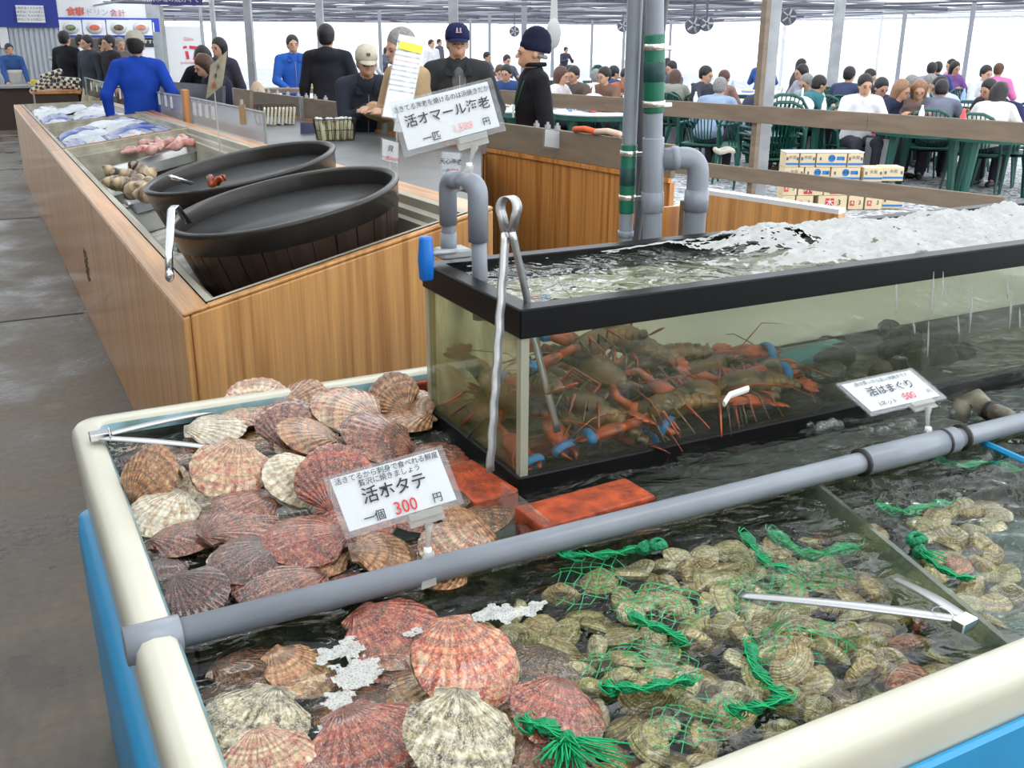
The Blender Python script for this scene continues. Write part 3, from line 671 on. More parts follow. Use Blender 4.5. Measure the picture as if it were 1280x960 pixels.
# ---------------------------------------------------------------- shells
def shell_mat(name, stops, nrib=0, rough=0.26, umbo=(0, -0.47), crust=0.25, ring=14.0, ringstr=0.5, coat=0.8):
    m = mat(name, (0.5, 0.3, 0.2), rough, coat=coat); nt = m.node_tree; b = nt.nodes['Principled BSDF']
    tc = N(nt, 'ShaderNodeTexCoord'); oi = N(nt, 'ShaderNodeObjectInfo')
    sub = N(nt, 'ShaderNodeVectorMath', operation='SUBTRACT'); sub.inputs[1].default_value = (umbo[0], umbo[1], 0)
    nt.links.new(tc.outputs['Object'], sub.inputs[0])
    sep = N(nt, 'ShaderNodeSeparateXYZ'); nt.links.new(sub.outputs[0], sep.inputs[0])
    ang = N(nt, 'ShaderNodeMath', operation='ARCTAN2'); nt.links.new(sep.outputs[0], ang.inputs[0]); nt.links.new(sep.outputs[1], ang.inputs[1])
    ln = N(nt, 'ShaderNodeVectorMath', operation='LENGTH'); nt.links.new(sub.outputs[0], ln.inputs[0])
    cb = N(nt, 'ShaderNodeCombineXYZ')
    a5 = N(nt, 'ShaderNodeMath', operation='MULTIPLY'); a5.inputs[1].default_value = 5.0; nt.links.new(ang.outputs[0], a5.inputs[0])
    l3 = N(nt, 'ShaderNodeMath', operation='MULTIPLY'); l3.inputs[1].default_value = 5.5 if nrib else 4.5; nt.links.new(ln.outputs['Value'], l3.inputs[0])
    rr = N(nt, 'ShaderNodeMath', operation='MULTIPLY'); rr.inputs[1].default_value = 57.0; nt.links.new(oi.outputs['Random'], rr.inputs[0])
    nt.links.new(a5.outputs[0], cb.inputs[0]); nt.links.new(l3.outputs[0], cb.inputs[1]); nt.links.new(rr.outputs[0], cb.inputs[2])
    n1 = N(nt, 'ShaderNodeTexNoise'); n1.inputs['Scale'].default_value = 1.5; n1.inputs['Detail'].default_value = 5; n1.inputs['Roughness'].default_value = 0.62; n1.inputs['Distortion'].default_value = 0.8
    nt.links.new(cb.outputs[0], n1.inputs['Vector'])
    r1 = ramp(nt, stops); nt.links.new(n1.outputs['Fac'], r1.inputs[0]); colr = r1.outputs[0]
    # growth rings
    w = N(nt, 'ShaderNodeTexNoise'); w.noise_dimensions = '2D'; w.inputs['Scale'].default_value = ring; w.inputs['Detail'].default_value = 2
    c2 = N(nt, 'ShaderNodeCombineXYZ'); nt.links.new(ln.outputs['Value'], c2.inputs[0]); nt.links.new(rr.outputs[0], c2.inputs[1]); nt.links.new(c2.outputs[0], w.inputs['Vector'])
    r2 = ramp(nt, [(0.36, (1-ringstr,)*3), (0.6, (1.1,)*3)]); nt.links.new(w.outputs['Fac'], r2.inputs[0])
    mx = N(nt, 'ShaderNodeMix', data_type='RGBA', blend_type='MULTIPLY'); mx.inputs[0].default_value = 1
    nt.links.new(colr, mx.inputs[6]); nt.links.new(r2.outputs[0], mx.inputs[7]); colr = mx.outputs[2]
    hsrc = w.outputs['Fac']
    if nrib:
        s = N(nt, 'ShaderNodeMath', operation='MULTIPLY'); s.inputs[1].default_value = nrib; nt.links.new(ang.outputs[0], s.inputs[0])
        s2 = N(nt, 'ShaderNodeMath', operation='SINE'); nt.links.new(s.outputs[0], s2.inputs[0])
        mr = N(nt, 'ShaderNodeMapRange'); mr.inputs[1].default_value = -1; mr.inputs[2].default_value = 1; mr.inputs[3].default_value = 0.80; mr.inputs[4].default_value = 1.06; nt.links.new(s2.outputs[0], mr.inputs[0])
        m2 = N(nt, 'ShaderNodeMix', data_type='RGBA', blend_type='MULTIPLY'); m2.inputs[0].default_value = 1
        nt.links.new(colr, m2.inputs[6]); nt.links.new(mr.outputs[0], m2.inputs[7]); colr = m2.outputs[2]; hsrc = mr.outputs[0]
    if crust > 0:
        n3 = N(nt, 'ShaderNodeTexNoise'); n3.inputs['Scale'].default_value = 7; n3.inputs['Detail'].default_value = 8; n3.inputs['Roughness'].default_value = 0.7
        ad = N(nt, 'ShaderNodeVectorMath', operation='ADD'); nt.links.new(tc.outputs['Object'], ad.inputs[0]); nt.links.new(cb.outputs[0], ad.inputs[1]); nt.links.new(ad.outputs[0], n3.inputs['Vector'])
        r3 = ramp(nt, [(0.50, (0,)*3), (0.60, (crust,)*3)]); nt.links.new(n3.outputs['Fac'], r3.inputs[0])
        m3 = N(nt, 'ShaderNodeMix', data_type='RGBA'); nt.links.new(r3.outputs[0], m3.inputs[0]); nt.links.new(colr, m3.inputs[6]); m3.inputs[7].default_value = (0.62, 0.56, 0.46, 1); colr = m3.outputs[2]
    nt.links.new(colr, b.inputs['Base Color'])
    n4 = N(nt, 'ShaderNodeTexNoise'); n4.inputs['Scale'].default_value = 22; n4.inputs['Detail'].default_value = 5; nt.links.new(tc.outputs['Object'], n4.inputs['Vector'])
    ah = N(nt, 'ShaderNodeMath', operation='ADD'); nt.links.new(hsrc, ah.inputs[0]); nt.links.new(n4.outputs['Fac'], ah.inputs[1])
    bp = N(nt, 'ShaderNodeBump'); bp.inputs['Strength'].default_value = 0.8; bp.inputs['Distance'].default_value = 0.008; nt.links.new(ah.outputs[0], bp.inputs['Height']); nt.links.new(bp.outputs[0], b.inputs['Normal'])
    return m
SM = {
 'brown': shell_mat('scallop_brown', [(0.3, srgb(60, 26, 20)), (0.47, srgb(122, 56, 40)), (0.60, srgb(166, 100, 72)), (0.76, srgb(206, 172, 138))], 44, crust=.35),
 'red': shell_mat('scallop_red', [(0.3, srgb(84, 28, 20)), (0.47, srgb(154, 58, 38)), (0.60, srgb(184, 98, 66)), (0.76, srgb(216, 168, 132))], 44, crust=.4),
 'orange': shell_mat('scallop_orange', [(0.34, srgb(150, 48, 22)), (0.47, srgb(196, 76, 34)), (0.57, srgb(216, 146, 96)), (0.7, srgb(226, 200, 176))], 44, crust=0.6),
 'pale': shell_mat('scallop_pale', [(0.30, srgb(156, 70, 60)), (0.44, srgb(196, 124, 98)), (0.56, srgb(212, 180, 136)), (0.74, srgb(238, 224, 196))], 44, crust=0.5),
 'white': shell_mat('scallop_white', [(0.34, srgb(176, 140, 100)), (0.5, srgb(222, 208, 180)), (0.7, srgb(244, 240, 228))], 44, crust=0.3, ringstr=0.25),
 'tan': shell_mat('scallop_tan', [(0.32, srgb(120, 62, 34)), (0.48, srgb(180, 118, 70)), (0.62, srgb(206, 160, 108)), (0.75, srgb(226, 204, 160))], 44, crust=0.3),
 'mottled': shell_mat('scallop_mottled', [(0.36, srgb(60, 46, 34)), (0.47, srgb(150, 140, 96)), (0.6, srgb(216, 206, 176)), (0.75, srgb(240, 236, 225))], 44, crust=0.8),
 'dark': shell_mat('scallop_dark', [(0.32, srgb(40, 20, 20)), (0.5, srgb(84, 42, 38)), (0.7, srgb(140, 92, 74))], 44),
}
M_under = shell_mat('scallop_underside', [(0.35, srgb(150, 116, 80)), (0.5, srgb(205, 184, 148)), (0.7, srgb(232, 222, 198))], 44, crust=0.0, ringstr=0.3)
M_flesh = mat('orange_flesh', srgb(216, 112, 52), 0.25, var=0.5, vscale=5, col2=srgb(190, 150, 110), coat=0.6)
M_mantle = mat('brown_mantle', srgb(96, 66, 44), 0.35, var=0.6, vscale=9, col2=srgb(190, 160, 120), coat=0.5)

def scallop_valve(up, h, seed, nb=22):
    A = math.radians(63); m = MB(); nu, nv = 88, 12
    ph = seed*1.7
    def fn(u, v):
        a = -A+2*A*u
        R = 0.47*math.cos(a)+math.sqrt(max(0.0, 0.25-0.2209*math.sin(a)**2))
        rib = math.sin(a*44)
        R *= 1+0.007*rib+0.018*math.sin(3*a+ph)+0.008*math.sin(9*a+2*ph)
        t = v
        x = R*t*math.sin(a); y = -0.47+R*t*math.cos(a)
        c = max(0.0, math.cos(a/A*PI/2))
        z = h*(math.sin(PI*min(1, t)**0.85))**0.75*c**0.45+0.0045*rib*t*(1-0.3*t)*c**0.3+0.006*math.sin(14*t+ph)*t*c+0.012*math.sin(2.3*a+ph)*math.sin(3*t)*c
        z += 0.014+0.006*math.sin(5*a+ph)*t
        return (x, y, z*up)
    m.grid(fn, nu, nv)
    # ears beside the hinge
    for s in (-1, 1):
        m.add([(0, -0.47, 0.02*up), (s*0.20, -0.46, 0.012*up), (s*0.235, -0.30, 0.016*up), (s*0.12, -0.27, 0.06*up), (s*0.05, -0.38, 0.05*up)], [(0, 1, 2, 3, 4)])
    return m
_scv = {}
def make_scallop(kind, under='under', gap=0.0, flesh=False, seed=0):
    r = thing('scallop', 'scallop', 'scallop')
    key = ('u', seed % 3)
    if key not in _scv: _scv[key] = scallop_valve(1, 0.105, seed)
    o = _scv[key].build('upper_shell', SM[kind], r, True)
    _scv[key].v = _scv[key].v
    if gap:
        mt = Matrix.Translation((0, -0.47, 0)) @ Matrix.Rotation(gap, 4, 'X') @ Matrix.Translation((0, 0.47, 0)); o.matrix_local = mt
    k2 = ('d', seed % 3)
    if k2 not in _scv: _scv[k2] = scallop_valve(-1, 0.11, seed+5)
    _scv[k2].build('lower_shell', M_under if under == 'under' else SM[under], r, True)
    if flesh:
        m = MB(); m.sphere((0, 0.02, 0.03), (0.30, 0.26, 0.07), 20, 8); m.sphere((0.12, -0.08, 0.06), (0.16, 0.1, 0.05), 12, 6); m.build('flesh', M_flesh, r, True)
        m = MB(); m.grid(lambda u, v: ((0.36+0.05*v)*math.cos(2*PI*u), 0.0+(0.34+0.05*v)*math.sin(2*PI*u), 0.03+0.03*math.sin(40*u)+0.03*v), 60, 3); m.build('mantle', M_mantle, r, True)
    return r
SC = {}
def scallop(px, py, w, z, hinge, tiltx, tilty, kind, label, group='scallops heaped in the tub', gap=0.0, flesh=False, under='under', fl=1.0):
    """hinge: world angle the hinge points to (deg); tiltx/tilty: tilts about world X and Y (deg)"""
    key = (kind, gap, flesh, under, rng.randrange(3))
    if key not in SC: SC[key] = make_scallop(kind, under, gap, flesh, key[4])
    p = Z(px, py, z)
    d = (p-Vector((0, 0, CAM_H))).dot(fwd)
    s = w*d/CAM_F
    R = Matrix.Rotation(math.radians(tiltx), 3, 'X') @ Matrix.Rotation(math.radians(tilty), 3, 'Y') @ Matrix.Rotation(math.radians(hinge+90), 3, 'Z')
    return inst(SC[key], p, R.to_euler(), (s, s, s*fl), label, group)
UP = 'scallops in the upper left heap behind the crossing pipe'
LO = 'scallops in the front left of the tub before the crossing pipe'
for a in [
 (322, 500, 80, .80, 250, 25, 0, 'pale', 'pale pink scallop standing up at the back rim of the upper heap', UP),
 (375, 500, 68, .80, 200, 20, -20, 'tan', 'tan brown scallop leaning beside the pale one at the back rim', UP),
 (364, 533, 88, .82, 240, 30, 0, 'brown', 'round red brown scallop in the back middle of the upper heap', UP),
 (436, 512, 96, .83, 310, 20, 8, 'pale', 'greenish pink ribbed scallop below the back rim left of the red brick', UP),
 (492, 496, 66, .82, 290, 40, -25, 'tan', 'tan striped scallop tipped upright beside the red brick', UP),
 (519, 507, 54, .80, 320, 20, -15, 'pale', 'small pale scallop close to the left corner of the glass tank', UP),
 (512, 525, 70, .785, 0, 5, 0, 'tan', 'flat tan scallop at the back left foot of the glass tank', UP),
 (474, 548, 98, .85, 320, 22, 12, 'brown', 'wide brown streaked scallop just above the small scallop price sign', UP),
 (304, 522, 70, .79, 180, 0, 0, 'pale', 'flat pale scallop beyond the left tongs tip', UP),
 (268, 537, 78, .79, 170, 8, 0, 'white', 'flat whitish scallop lying directly behind the tongs', UP),
 (385, 556, 86, .80, 350, 12, 0, 'tan', 'orange lined scallop under the red brown one in the heap middle', UP, 0.30, True),
 (287, 585, 98, .85, 60, 30, -6, 'pale', 'big round pale pink scallop resting on the end of the tongs', UP),
 (374, 600, 92, .83, 30, 28, 10, 'white', 'white ribbed scallop half covered by a red brown one', UP),
 (418, 600, 100, .86, 250, 35, -14, 'red', 'red brown scallop leaning on the white one left of the price sign', UP),
 (196, 608, 84, .80, 210, 20, -12, 'tan', 'wide open scallop showing orange flesh by the left rim', UP, 0.55, True),
 (205, 640, 92, .79, 40, 14, -6, 'white', 'pale cream scallop under the open orange one at the left rim', UP),
 (176, 574, 66, .765, 140, 0, 0, 'dark', 'dark sunken scallop under the tongs near the tub corner', UP),
 (232, 570, 60, .755, 100, 0, 0, 'brown', 'brown sunken scallop between tongs and big pale scallop', UP),
 (310, 630, 88, .81, 0, 4, 4, 'brown', 'flat brown scallop below the big pale pink one', UP),
 (296, 656, 104, .80, 200, 5, 0, 'brown', 'flat mottled brown scallop in the middle of the left half of the heap', UP),
 (386, 676, 112, .81, 350, 8, 0, 'red', 'flat reddish scallop left below the price sign corner', UP),
 (232, 672, 96, .775, 160, 0, -5, 'brown', 'brown wet scallop left of the flat mottled one', UP),
 (312, 700, 104, .80, 10, 6, 0, 'dark', 'dark scallop with a pale spotted fringe near the pipe', UP),
 (396, 700, 96, .785, 0, 0, 0, 'tan', 'tan scallop below the flat reddish one', UP),
 (244, 742, 84, .80, 120, 25, -8, 'dark', 'dark purple red round scallop in the corner of rim and pipe', UP),
 (352, 728, 124, .785, 350, 5, 0, 'brown', 'long flat brown scallop lying along the crossing pipe', UP),
 (477, 692, 88, .80, 170, 12, 10, 'tan', 'orange tan scallop just left of the small price sign clip', UP),
 (568, 684, 90, .80, 20, 18, 0, 'pale', 'pale pink scallop between the price sign clip and the tank foot', UP),
 (582, 655, 88, .79, 120, 12, 28, 'tan', 'tan scallop tipped up under the right corner of the price sign', UP),
 (205, 712, 60, .765, 60, 0, 0, 'dark', 'dark sunken scallop by the left rim above the purple one', UP),
 (450, 650, 96, .81, 20, 10, 0, 'red', 'red scallop hidden below the price sign', UP),
 (430, 630, 90, .80, 90, 0, 0, 'brown', 'brown scallop lying behind the price sign lower left corner', UP),
 (520, 640, 96, .79, 60, 10, 10, 'brown', 'brown scallop behind the price sign right half', UP),
 (540, 570, 80, .77, 200, 0, 0, 'brown', 'brown scallop under water against the left foot of the tank', UP),
 (555, 720, 70, .775, 0, 0, 0, 'tan', 'tan scallop peeking out behind the clip on the crossing pipe', UP),
 (440, 735, 80, .775, 80, 0, 0, 'brown', 'brown scallop left of the clip by the crossing pipe', UP),
 (350, 585, 80, .775, 0, 0, 0, 'brown', 'brown scallop deep between big pale and white ribbed ones', UP),
 (480, 585, 80, .79, 90, 0, 0, 'tan', 'tan scallop deep above the price sign', UP),
 (560, 625, 60, .77, 30, 0, 0, 'dark', 'dark scallop sunk beside the wet brick under the tank', UP),
 (190, 680, 60, .75, 30, 0, 0, 'brown', 'brown scallop deep under water along the left rim', UP),
 (489, 792, 130, .765, 120, 12, 0, 'red', 'orange brown scallop near the clip on the front side of the pipe', LO),
 (372, 838, 96, .765, 130, 14, 18, 'tan', 'tan fan shaped scallop beside the mossy wall at the left', LO),
 (318, 905, 138, .775, 50, 10, 0, 'mottled', 'pale mottled encrusted scallop at the left rim of the front compartment', LO),
 (581, 826, 140, .79, 85, 26, 4, 'orange', 'bright orange striped scallop in the middle of the front compartment', LO),
 (575, 920, 146, .80, 70, 24, 8, 'mottled', 'pale barnacled scallop with a big white spot at the bottom middle', LO),
 (697, 892, 124, .775, 60, 20, 10, 'red', 'dark red scallop with light rays left of the green knot', LO),
 (465, 935, 165, .765, 100, 10, 0, 'red', 'large red brown scallop at the bottom left of the barnacled one', LO),
 (335, 952, 120, .775, 90, 12, 0, 'pale', 'pale tan scallop cut by the lower picture edge', LO),
 (663, 842, 130, .74, 30, 0, 0, 'dark', 'sunken brown red scallop right of the bright orange one', LO),
 (280, 890, 120, .745, 120, 0, 0, 'dark', 'dark sunken scallop under the mottled one at the left', LO),
 (500, 820, 120, .735, 120, 0, 0, 'red', 'sunken red scallop under the froth left of the orange one', LO),
 (540, 868, 110, .74, 10, 0, 0, 'tan', 'tan sunken scallop between orange and barnacled ones', LO),
 (690, 950, 110, .76, 80, 5, 0, 'brown', 'brown scallop under the tassel of the green knot', LO),
 (400, 985, 130, .76, 80, 5, 0, 'brown', 'brown scallop beyond the lower picture edge', LO),
 (660, 1000, 120, .755, 80, 5, 0, 'pale', 'pale scallop at the front rim near the tassel', LO),
]: scallop(*a)
srng = random.Random(21); kk = 0
for i in range(34):      # the wet layer underneath the upper heap
    px_, py_ = srng.uniform(170, 610), srng.uniform(515, 740); p_ = Z(px_, py_, .75)
    if not (0.21 < p_.x < 0.80 and 1.43 < p_.y < 2.24): continue
    scallop(px_, py_, srng.uniform(76, 96), .748, srng.uniform(0, 360), srng.uniform(-6, 10), srng.uniform(-8, 8), sk_ := srng.choice(('dark', 'brown', 'brown', 'tan')), 'wet '+sk_+' scallop deep under the upper heap, '+('near the left rim', 'left of the heap middle', 'right of the heap middle', 'near the tank')[min(3, int((px_-170)/110))]+(', back part' if py_ < 620 else ', front part'), 'sunken scallops under the upper heap')
for i in range(9):
    px_, py_ = srng.uniform(300, 680), srng.uniform(800, 950)
    scallop(px_, py_, srng.uniform(100, 125), .715, srng.uniform(0, 360), srng.uniform(-6, 10), srng.uniform(-8, 8), sk_ := srng.choice(('dark', 'brown', 'tan')), sk_+' scallop on the bottom under the front left scallops, '+('left', 'middle', 'right')[min(2, int((px_-300)/127))]+' part', 'sunken scallops in the front left')

# ---------------------------------------------------------------- clams
CM = [shell_mat('clam_tan', [(0.3, srgb(104, 78, 40)), (0.48, srgb(176, 146, 88)), (0.66, srgb(226, 206, 150))], 0, 0.3, (0, 0.30), 0.2, 26, 0.62),
      shell_mat('clam_olive', [(0.3, srgb(86, 78, 34)), (0.48, srgb(156, 144, 76)), (0.66, srgb(212, 200, 130))], 0, 0.3, (0, 0.30), 0.25, 30, 0.6),
      shell_mat('clam_cream', [(0.3, srgb(120, 100, 66)), (0.48, srgb(190, 172, 130)), (0.66, srgb(240, 230, 196))], 0, 0.3, (0, 0.30), 0.3, 24, 0.5),
      shell_mat('clam_rust', [(0.3, srgb(110, 46, 24)), (0.5, srgb(172, 88, 50)), (0.7, srgb(206, 150, 100))], 0, 0.3, (0, 0.30), 0.15, 26, 0.5)]
def clam_valve(up, h):
    m = MB(); nu, nv = 30, 9
    def fn(u, v):
        a = 2*PI*u; x = 0.5*math.cos(a); y = (0.36 if math.sin(a) > 0 else 0.38)*math.sin(a)
        if y > 0: x *= 1-0.35*(y/0.36)**2
        t = v; ux, uy = 0.03, 0.30
        px_, py_ = ux+(x-ux)*t, uy+(y-uy)*t
        z = h*math.sqrt(max(0, 1-t**2.4))*(0.75+0.5*t*(1-t))+0.008*math.sin(t*42)*t*(1-t*0.4)
        return (px_, py_, up*(z+0.004))
    m.grid(fn, nu, nv); return m
def make_clam(k):
    r = thing('clam', 'clam', 'clam')
    clam_valve(1, 0.19).build('upper_shell', CM[k], r, True); clam_valve(-1, 0.17).build('lower_shell', CM[k], r, True); return r
CL = [make_clam(k) for k in range(4)]
def px_of(p):
    q = p-Vector((0, 0, CAM_H)); d = q.dot(fwd); return 640+CAM_F*q.dot(rt2)/d, 480-CAM_F*q.dot(up2)/d
def heap(x, y):
    h = 0.70
    for c, s, a in ((Z(745, 700, .76), .10, .055), (Z(830, 745, .76), .12, .05), (Z(790, 830, .76), .13, .045), (Z(1010, 800, .76), .12, .06), (Z(860, 880, .76), .15, .03), (Z(900, 720, .74), .14, .03)):
        h = max(h, 0.70+a*math.exp(-((x-c.x)**2+(y-c.y)**2)/(s*s)*1.2))
    return min(h, 0.77)
pts = []; tries = 0; crng = random.Random(11)
while len(pts) < 214 and tries < 40000:
    tries += 1
    x = crng.uniform(0.55, 2.15); y = crng.uniform(0.82, 1.33); p = Vector((x, y, 0.76)); u, v = px_of(p)
    if u > 1330 or v > 1010: continue
    # the scallops keep the left corner; open water floor shows right of the clear divider
    if u < 600+max(0, (v-760))*0.72 and v > 745: continue
    if u < 565: continue
    if abs(x-(1.43-(1.40-y)*0.27)) < 0.02: continue
    if x > 1.46-(1.40-y)*0.27 and mn.noise(Vector((x*5, y*5, 9))) < 0.05: continue
    if any((x-q[0])**2+(y-q[1])**2 < 0.044**2 for q in pts): continue
    pts.append((x, y))
GA = 'clams in the green nets'
LA = ('tan brown ringed clam', 'olive ringed clam', 'pale cream ringed clam', 'rust red clam')
LM = [(Z(a, b, .76), c) for a, b, c in ((812, 690, 'by the bow loop of the net at the pipe'), (740, 705, 'in the net heap touching the pipe'), (600, 750, 'between froth patch and pipe'), (825, 785, 'around the short roll in the heap middle'), (900, 740, 'left of the right tongs tip'), (720, 780, 'right of the white froth patch'), (810, 855, 'along the straight green net roll'), (700, 920, 'under the green tassel knot'), (860, 920, 'at the cream rim near the picture bottom'), (960, 840, 'along the net roll bent downwards'), (1010, 790, 'in the net under the right tongs'), (940, 885, 'at the stub net roll on the rim'), (955, 690, 'at the elbow shaped net below the pipe'), (1030, 690, 'under the wide flattened net'), (1100, 740, 'between tongs arms and clear divider'), (1060, 830, 'at the cream rim right of the pale clams'), (1150, 690, 'at the ring loop right of the divider'), (1140, 630, 'right of the divider top'), (1220, 580, 'under the strand near the right edge'), (1240, 690, 'in the rippled water at the right edge'))]
def put_clam(x, y, z, s, til=32):
    k = crng.choices((0, 1, 2, 3), (5, 4, 3.2, .7))[0]
    e = Euler((math.radians(crng.uniform(-til, til)), math.radians(crng.uniform(-til, til)), crng.uniform(0, 2*PI)))
    if crng.random() < 0.18: e = Euler((math.radians(crng.uniform(50, 80)), 0, crng.uniform(0, 2*PI)))
    nl = min(LM, key=lambda l: (l[0].x-x)**2+(l[0].y-y)**2)[1]
    inst(CL[k], (x, y, z), e, s, LA[k]+' '+nl, 'clams '+nl)
for x, y in pts:
    rt_ = x > 1.46-(1.40-y)*0.27
    put_clam(x, y, (0.66 if rt_ else heap(x, y))+crng.uniform(-.012, .006), crng.uniform(0.062, 0.082))
low = 0
for i in range(600):
    if low >= 85: break
    x = crng.uniform(0.62, 1.5); y = crng.uniform(0.84, 1.34); u, v = px_of(Vector((x, y, .72)))
    if u < 640+max(0, (v-760))*0.72 or u > 1290 or v > 980 or x > 1.40-(1.40-y)*0.27: continue
    put_clam(x, y, heap(x, y)-0.045, crng.uniform(0.058, 0.072), 20); low += 1
m = MB(); m.box((1.03, 1.08, 0.56), (0.72, 0.52, 0.12)); o = m.build('clam_heap_core', mat('dark_clam_bed', srgb(58, 60, 44), 0.8, var=0.7, vscale=30), None, bev=0.03); tag(o, 'dark block under the clam heap, coloured as the shade between the clams', 'shade block', kind='stuff')  # filler block; the shade in the heap's gaps is put into its colour

# green nets: lattice draped on the heap, rolled ridge and knot
M_net = mat('green_net_cord', srgb(0, 165, 100), 0.5, spec=0.4)
M_netr = mat('green_net_roll', srgb(0, 150, 96), 0.55, var=0.35, vscale=30, bump=0.8, bscale=140, stretch=(1, 1, 1))
def net_bag(path, label, patch, rad=0.011, knot=None, tassel=None, loop=None, zt=0.778):
    P = [Z(x, y, zt+(dz if len(t) > 2 else 0)) for t in path for x, y, dz in [(t[0], t[1], t[2] if len(t) > 2 else 0)]]
    r = thing('net_bag', label, 'net', P[0], group='green net bags around the clams')
    # smooth path
    S = []
    for i in range(len(P)-1):
        p0, p1, p2, p3 = P[max(i-1, 0)], P[i], P[i+1], P[min(i+2, len(P)-1)]
        for k in range(8):
            t = k/8; S.append(0.5*((2*p1)+(p2-p0)*t+(2*p0-5*p1+4*p2-p3)*t*t+(3*p1-p0-3*p2+p3)*t**3))
    S.append(P[-1])
    m = MB(); m.tube(S, [rad*(0.75+0.35*math.sin(i*0.7)+0.1*math.sin(i*2.3)) for i in range(len(S))], 9, flat=0.6); m.build('net_roll', M_netr, r, True)
    for s_ in range(4):
        m = MB() if s_ == 0 else m
        m.tube([q+Vector((math.cos(i*1.1+s_*1.6), math.sin(i*1.1+s_*1.6), 0.8*math.sin(i+s_)))*rad*1.05 for i, q in enumerate(S)], 0.0011, 4)
    m.build('loose_cord', M_net, r, True)['kind'] = 'stuff'
    if patch:
        cx, cy, wx, wy = patch; c = Z(cx, cy, 0.77); step = 0.0125; m = MB(); nx = int(wx/step); ny = int(wy/step)
        def h(i, j):
            x = c.x+(i-nx/2)*step+0.004*math.sin(j*1.3+i); y = c.y+(j-ny/2)*step+0.004*math.sin(i*1.7)
            return Vector((x, y, heap(x, y)+0.012+0.006*math.sin(60*x)*math.sin(55*y)))
        for i in range(nx):
            for j in range(ny):
                if ((i-nx/2)/(nx/2))**2+((j-ny/2)/(ny/2))**2 > 1: continue
                a = h(i, j)
                if (i+j) % 2 == 0: m.tube([a, h(i+1, j+1)], 0.0009, 3, False)
                else: m.tube([h(i, j+1), h(i+1, j)], 0.0009, 3, False)
        m.build('net_mesh', M_net, r)['kind'] = 'stuff'
    if knot:
        k = Z(knot[0], knot[1], zt+0.006); m = MB(); m.sphere(k, (0.014, 0.013, 0.012), 12, 8); m.tube([k+Vector((0.013*math.cos(a), 0.004*math.sin(2*a), 0.012*math.sin(a))) for a in np.linspace(0, 5.6, 14)], 0.003, 5); m.build('knot', M_netr, r, True)
        for (tx, ty) in (tassel or []):
            e = Z(tx, ty, zt); m = MB()
            for q in range(16):
                f = Vector((rng.uniform(-1, 1), rng.uniform(-1, 1), rng.uniform(-.3, 1)))*0.014
                m.tube([k, k*0.6+e*0.4+f, e+f*1.6], 0.0013, 4)
            m.build('tassel', M_net, r, True)['kind'] = 'stuff'
    if loop:
        l = Z(loop[0], loop[1], zt+0.008); R_ = loop[2]; m = MB()
        m.tube([l+Vector((R_*math.cos(a), 0.7*R_*math.sin(a), 0.5*R_*abs(math.sin(a)))) for a in np.linspace(0, 2*PI, 18)[:-1]], 0.005, 7, closed=True, flat=1.6); m.build('bow_loop', M_netr, r, True)
    return r
net_bag([(700, 693), (740, 694), (775, 690), (800, 684), (812, 684)], 'green net bag with a bow loop just before the crossing pipe', (735, 712, .17, .12), 0.010, (805, 685), None, (822, 683, 0.014))
net_bag([(788, 768), (812, 780), (838, 790), (856, 806)], 'green net bag whose short roll lies in the middle of the clam heap', (830, 745, .18, .15), 0.011)
net_bag([(757, 862), (770, 858), (805, 860), (840, 852), (868, 850)], 'green net bag with a straight roll under the middle clams', (800, 815, .2, .14), 0.011)
net_bag([(655, 908, .01), (672, 903, .012), (700, 918, .012)], 'bright green knotted net with a spread tassel at the bottom middle', None, 0.014, (706, 926), [(775, 945), (690, 958), (712, 965), (740, 955)])
net_bag([(938, 806), (944, 832), (962, 856), (986, 876)], 'green net bag rolled downwards left of the open pale clams', (1000, 790, .2, .16), 0.011)
net_bag([(912, 888), (935, 885), (960, 880), (985, 868)], 'green net bag with a stub roll along the cream front rim', (870, 880, .18, .1), 0.011)
net_bag([(930, 668), (948, 690), (962, 706), (990, 712)], 'green net bag bent in an elbow below the pipe right of centre', (950, 720, .2, .12), 0.013, zt=.765)
net_bag([(965, 666), (1000, 690), (1030, 692), (1070, 682)], 'wide flattened green net stretched towards the clear divider', (1020, 690, .2, .1), 0.017, zt=.755)
net_bag([(1150, 690), (1170, 706), (1195, 720), (1215, 722)], 'green net with a ring loop sticking out right of the clear divider', None, 0.009, (1150, 690), [(1168, 704)], (1146, 676, 0.016))
net_bag([(1098, 632), (1130, 640), (1160, 632), (1185, 628)], 'green net strand under water just right of the clear divider top', None, 0.013, zt=.74)
net_bag([(1168, 572), (1200, 582), (1235, 578), (1275, 588)], 'green net strand under water close to the pipe at the right edge', None, 0.012, zt=.745)

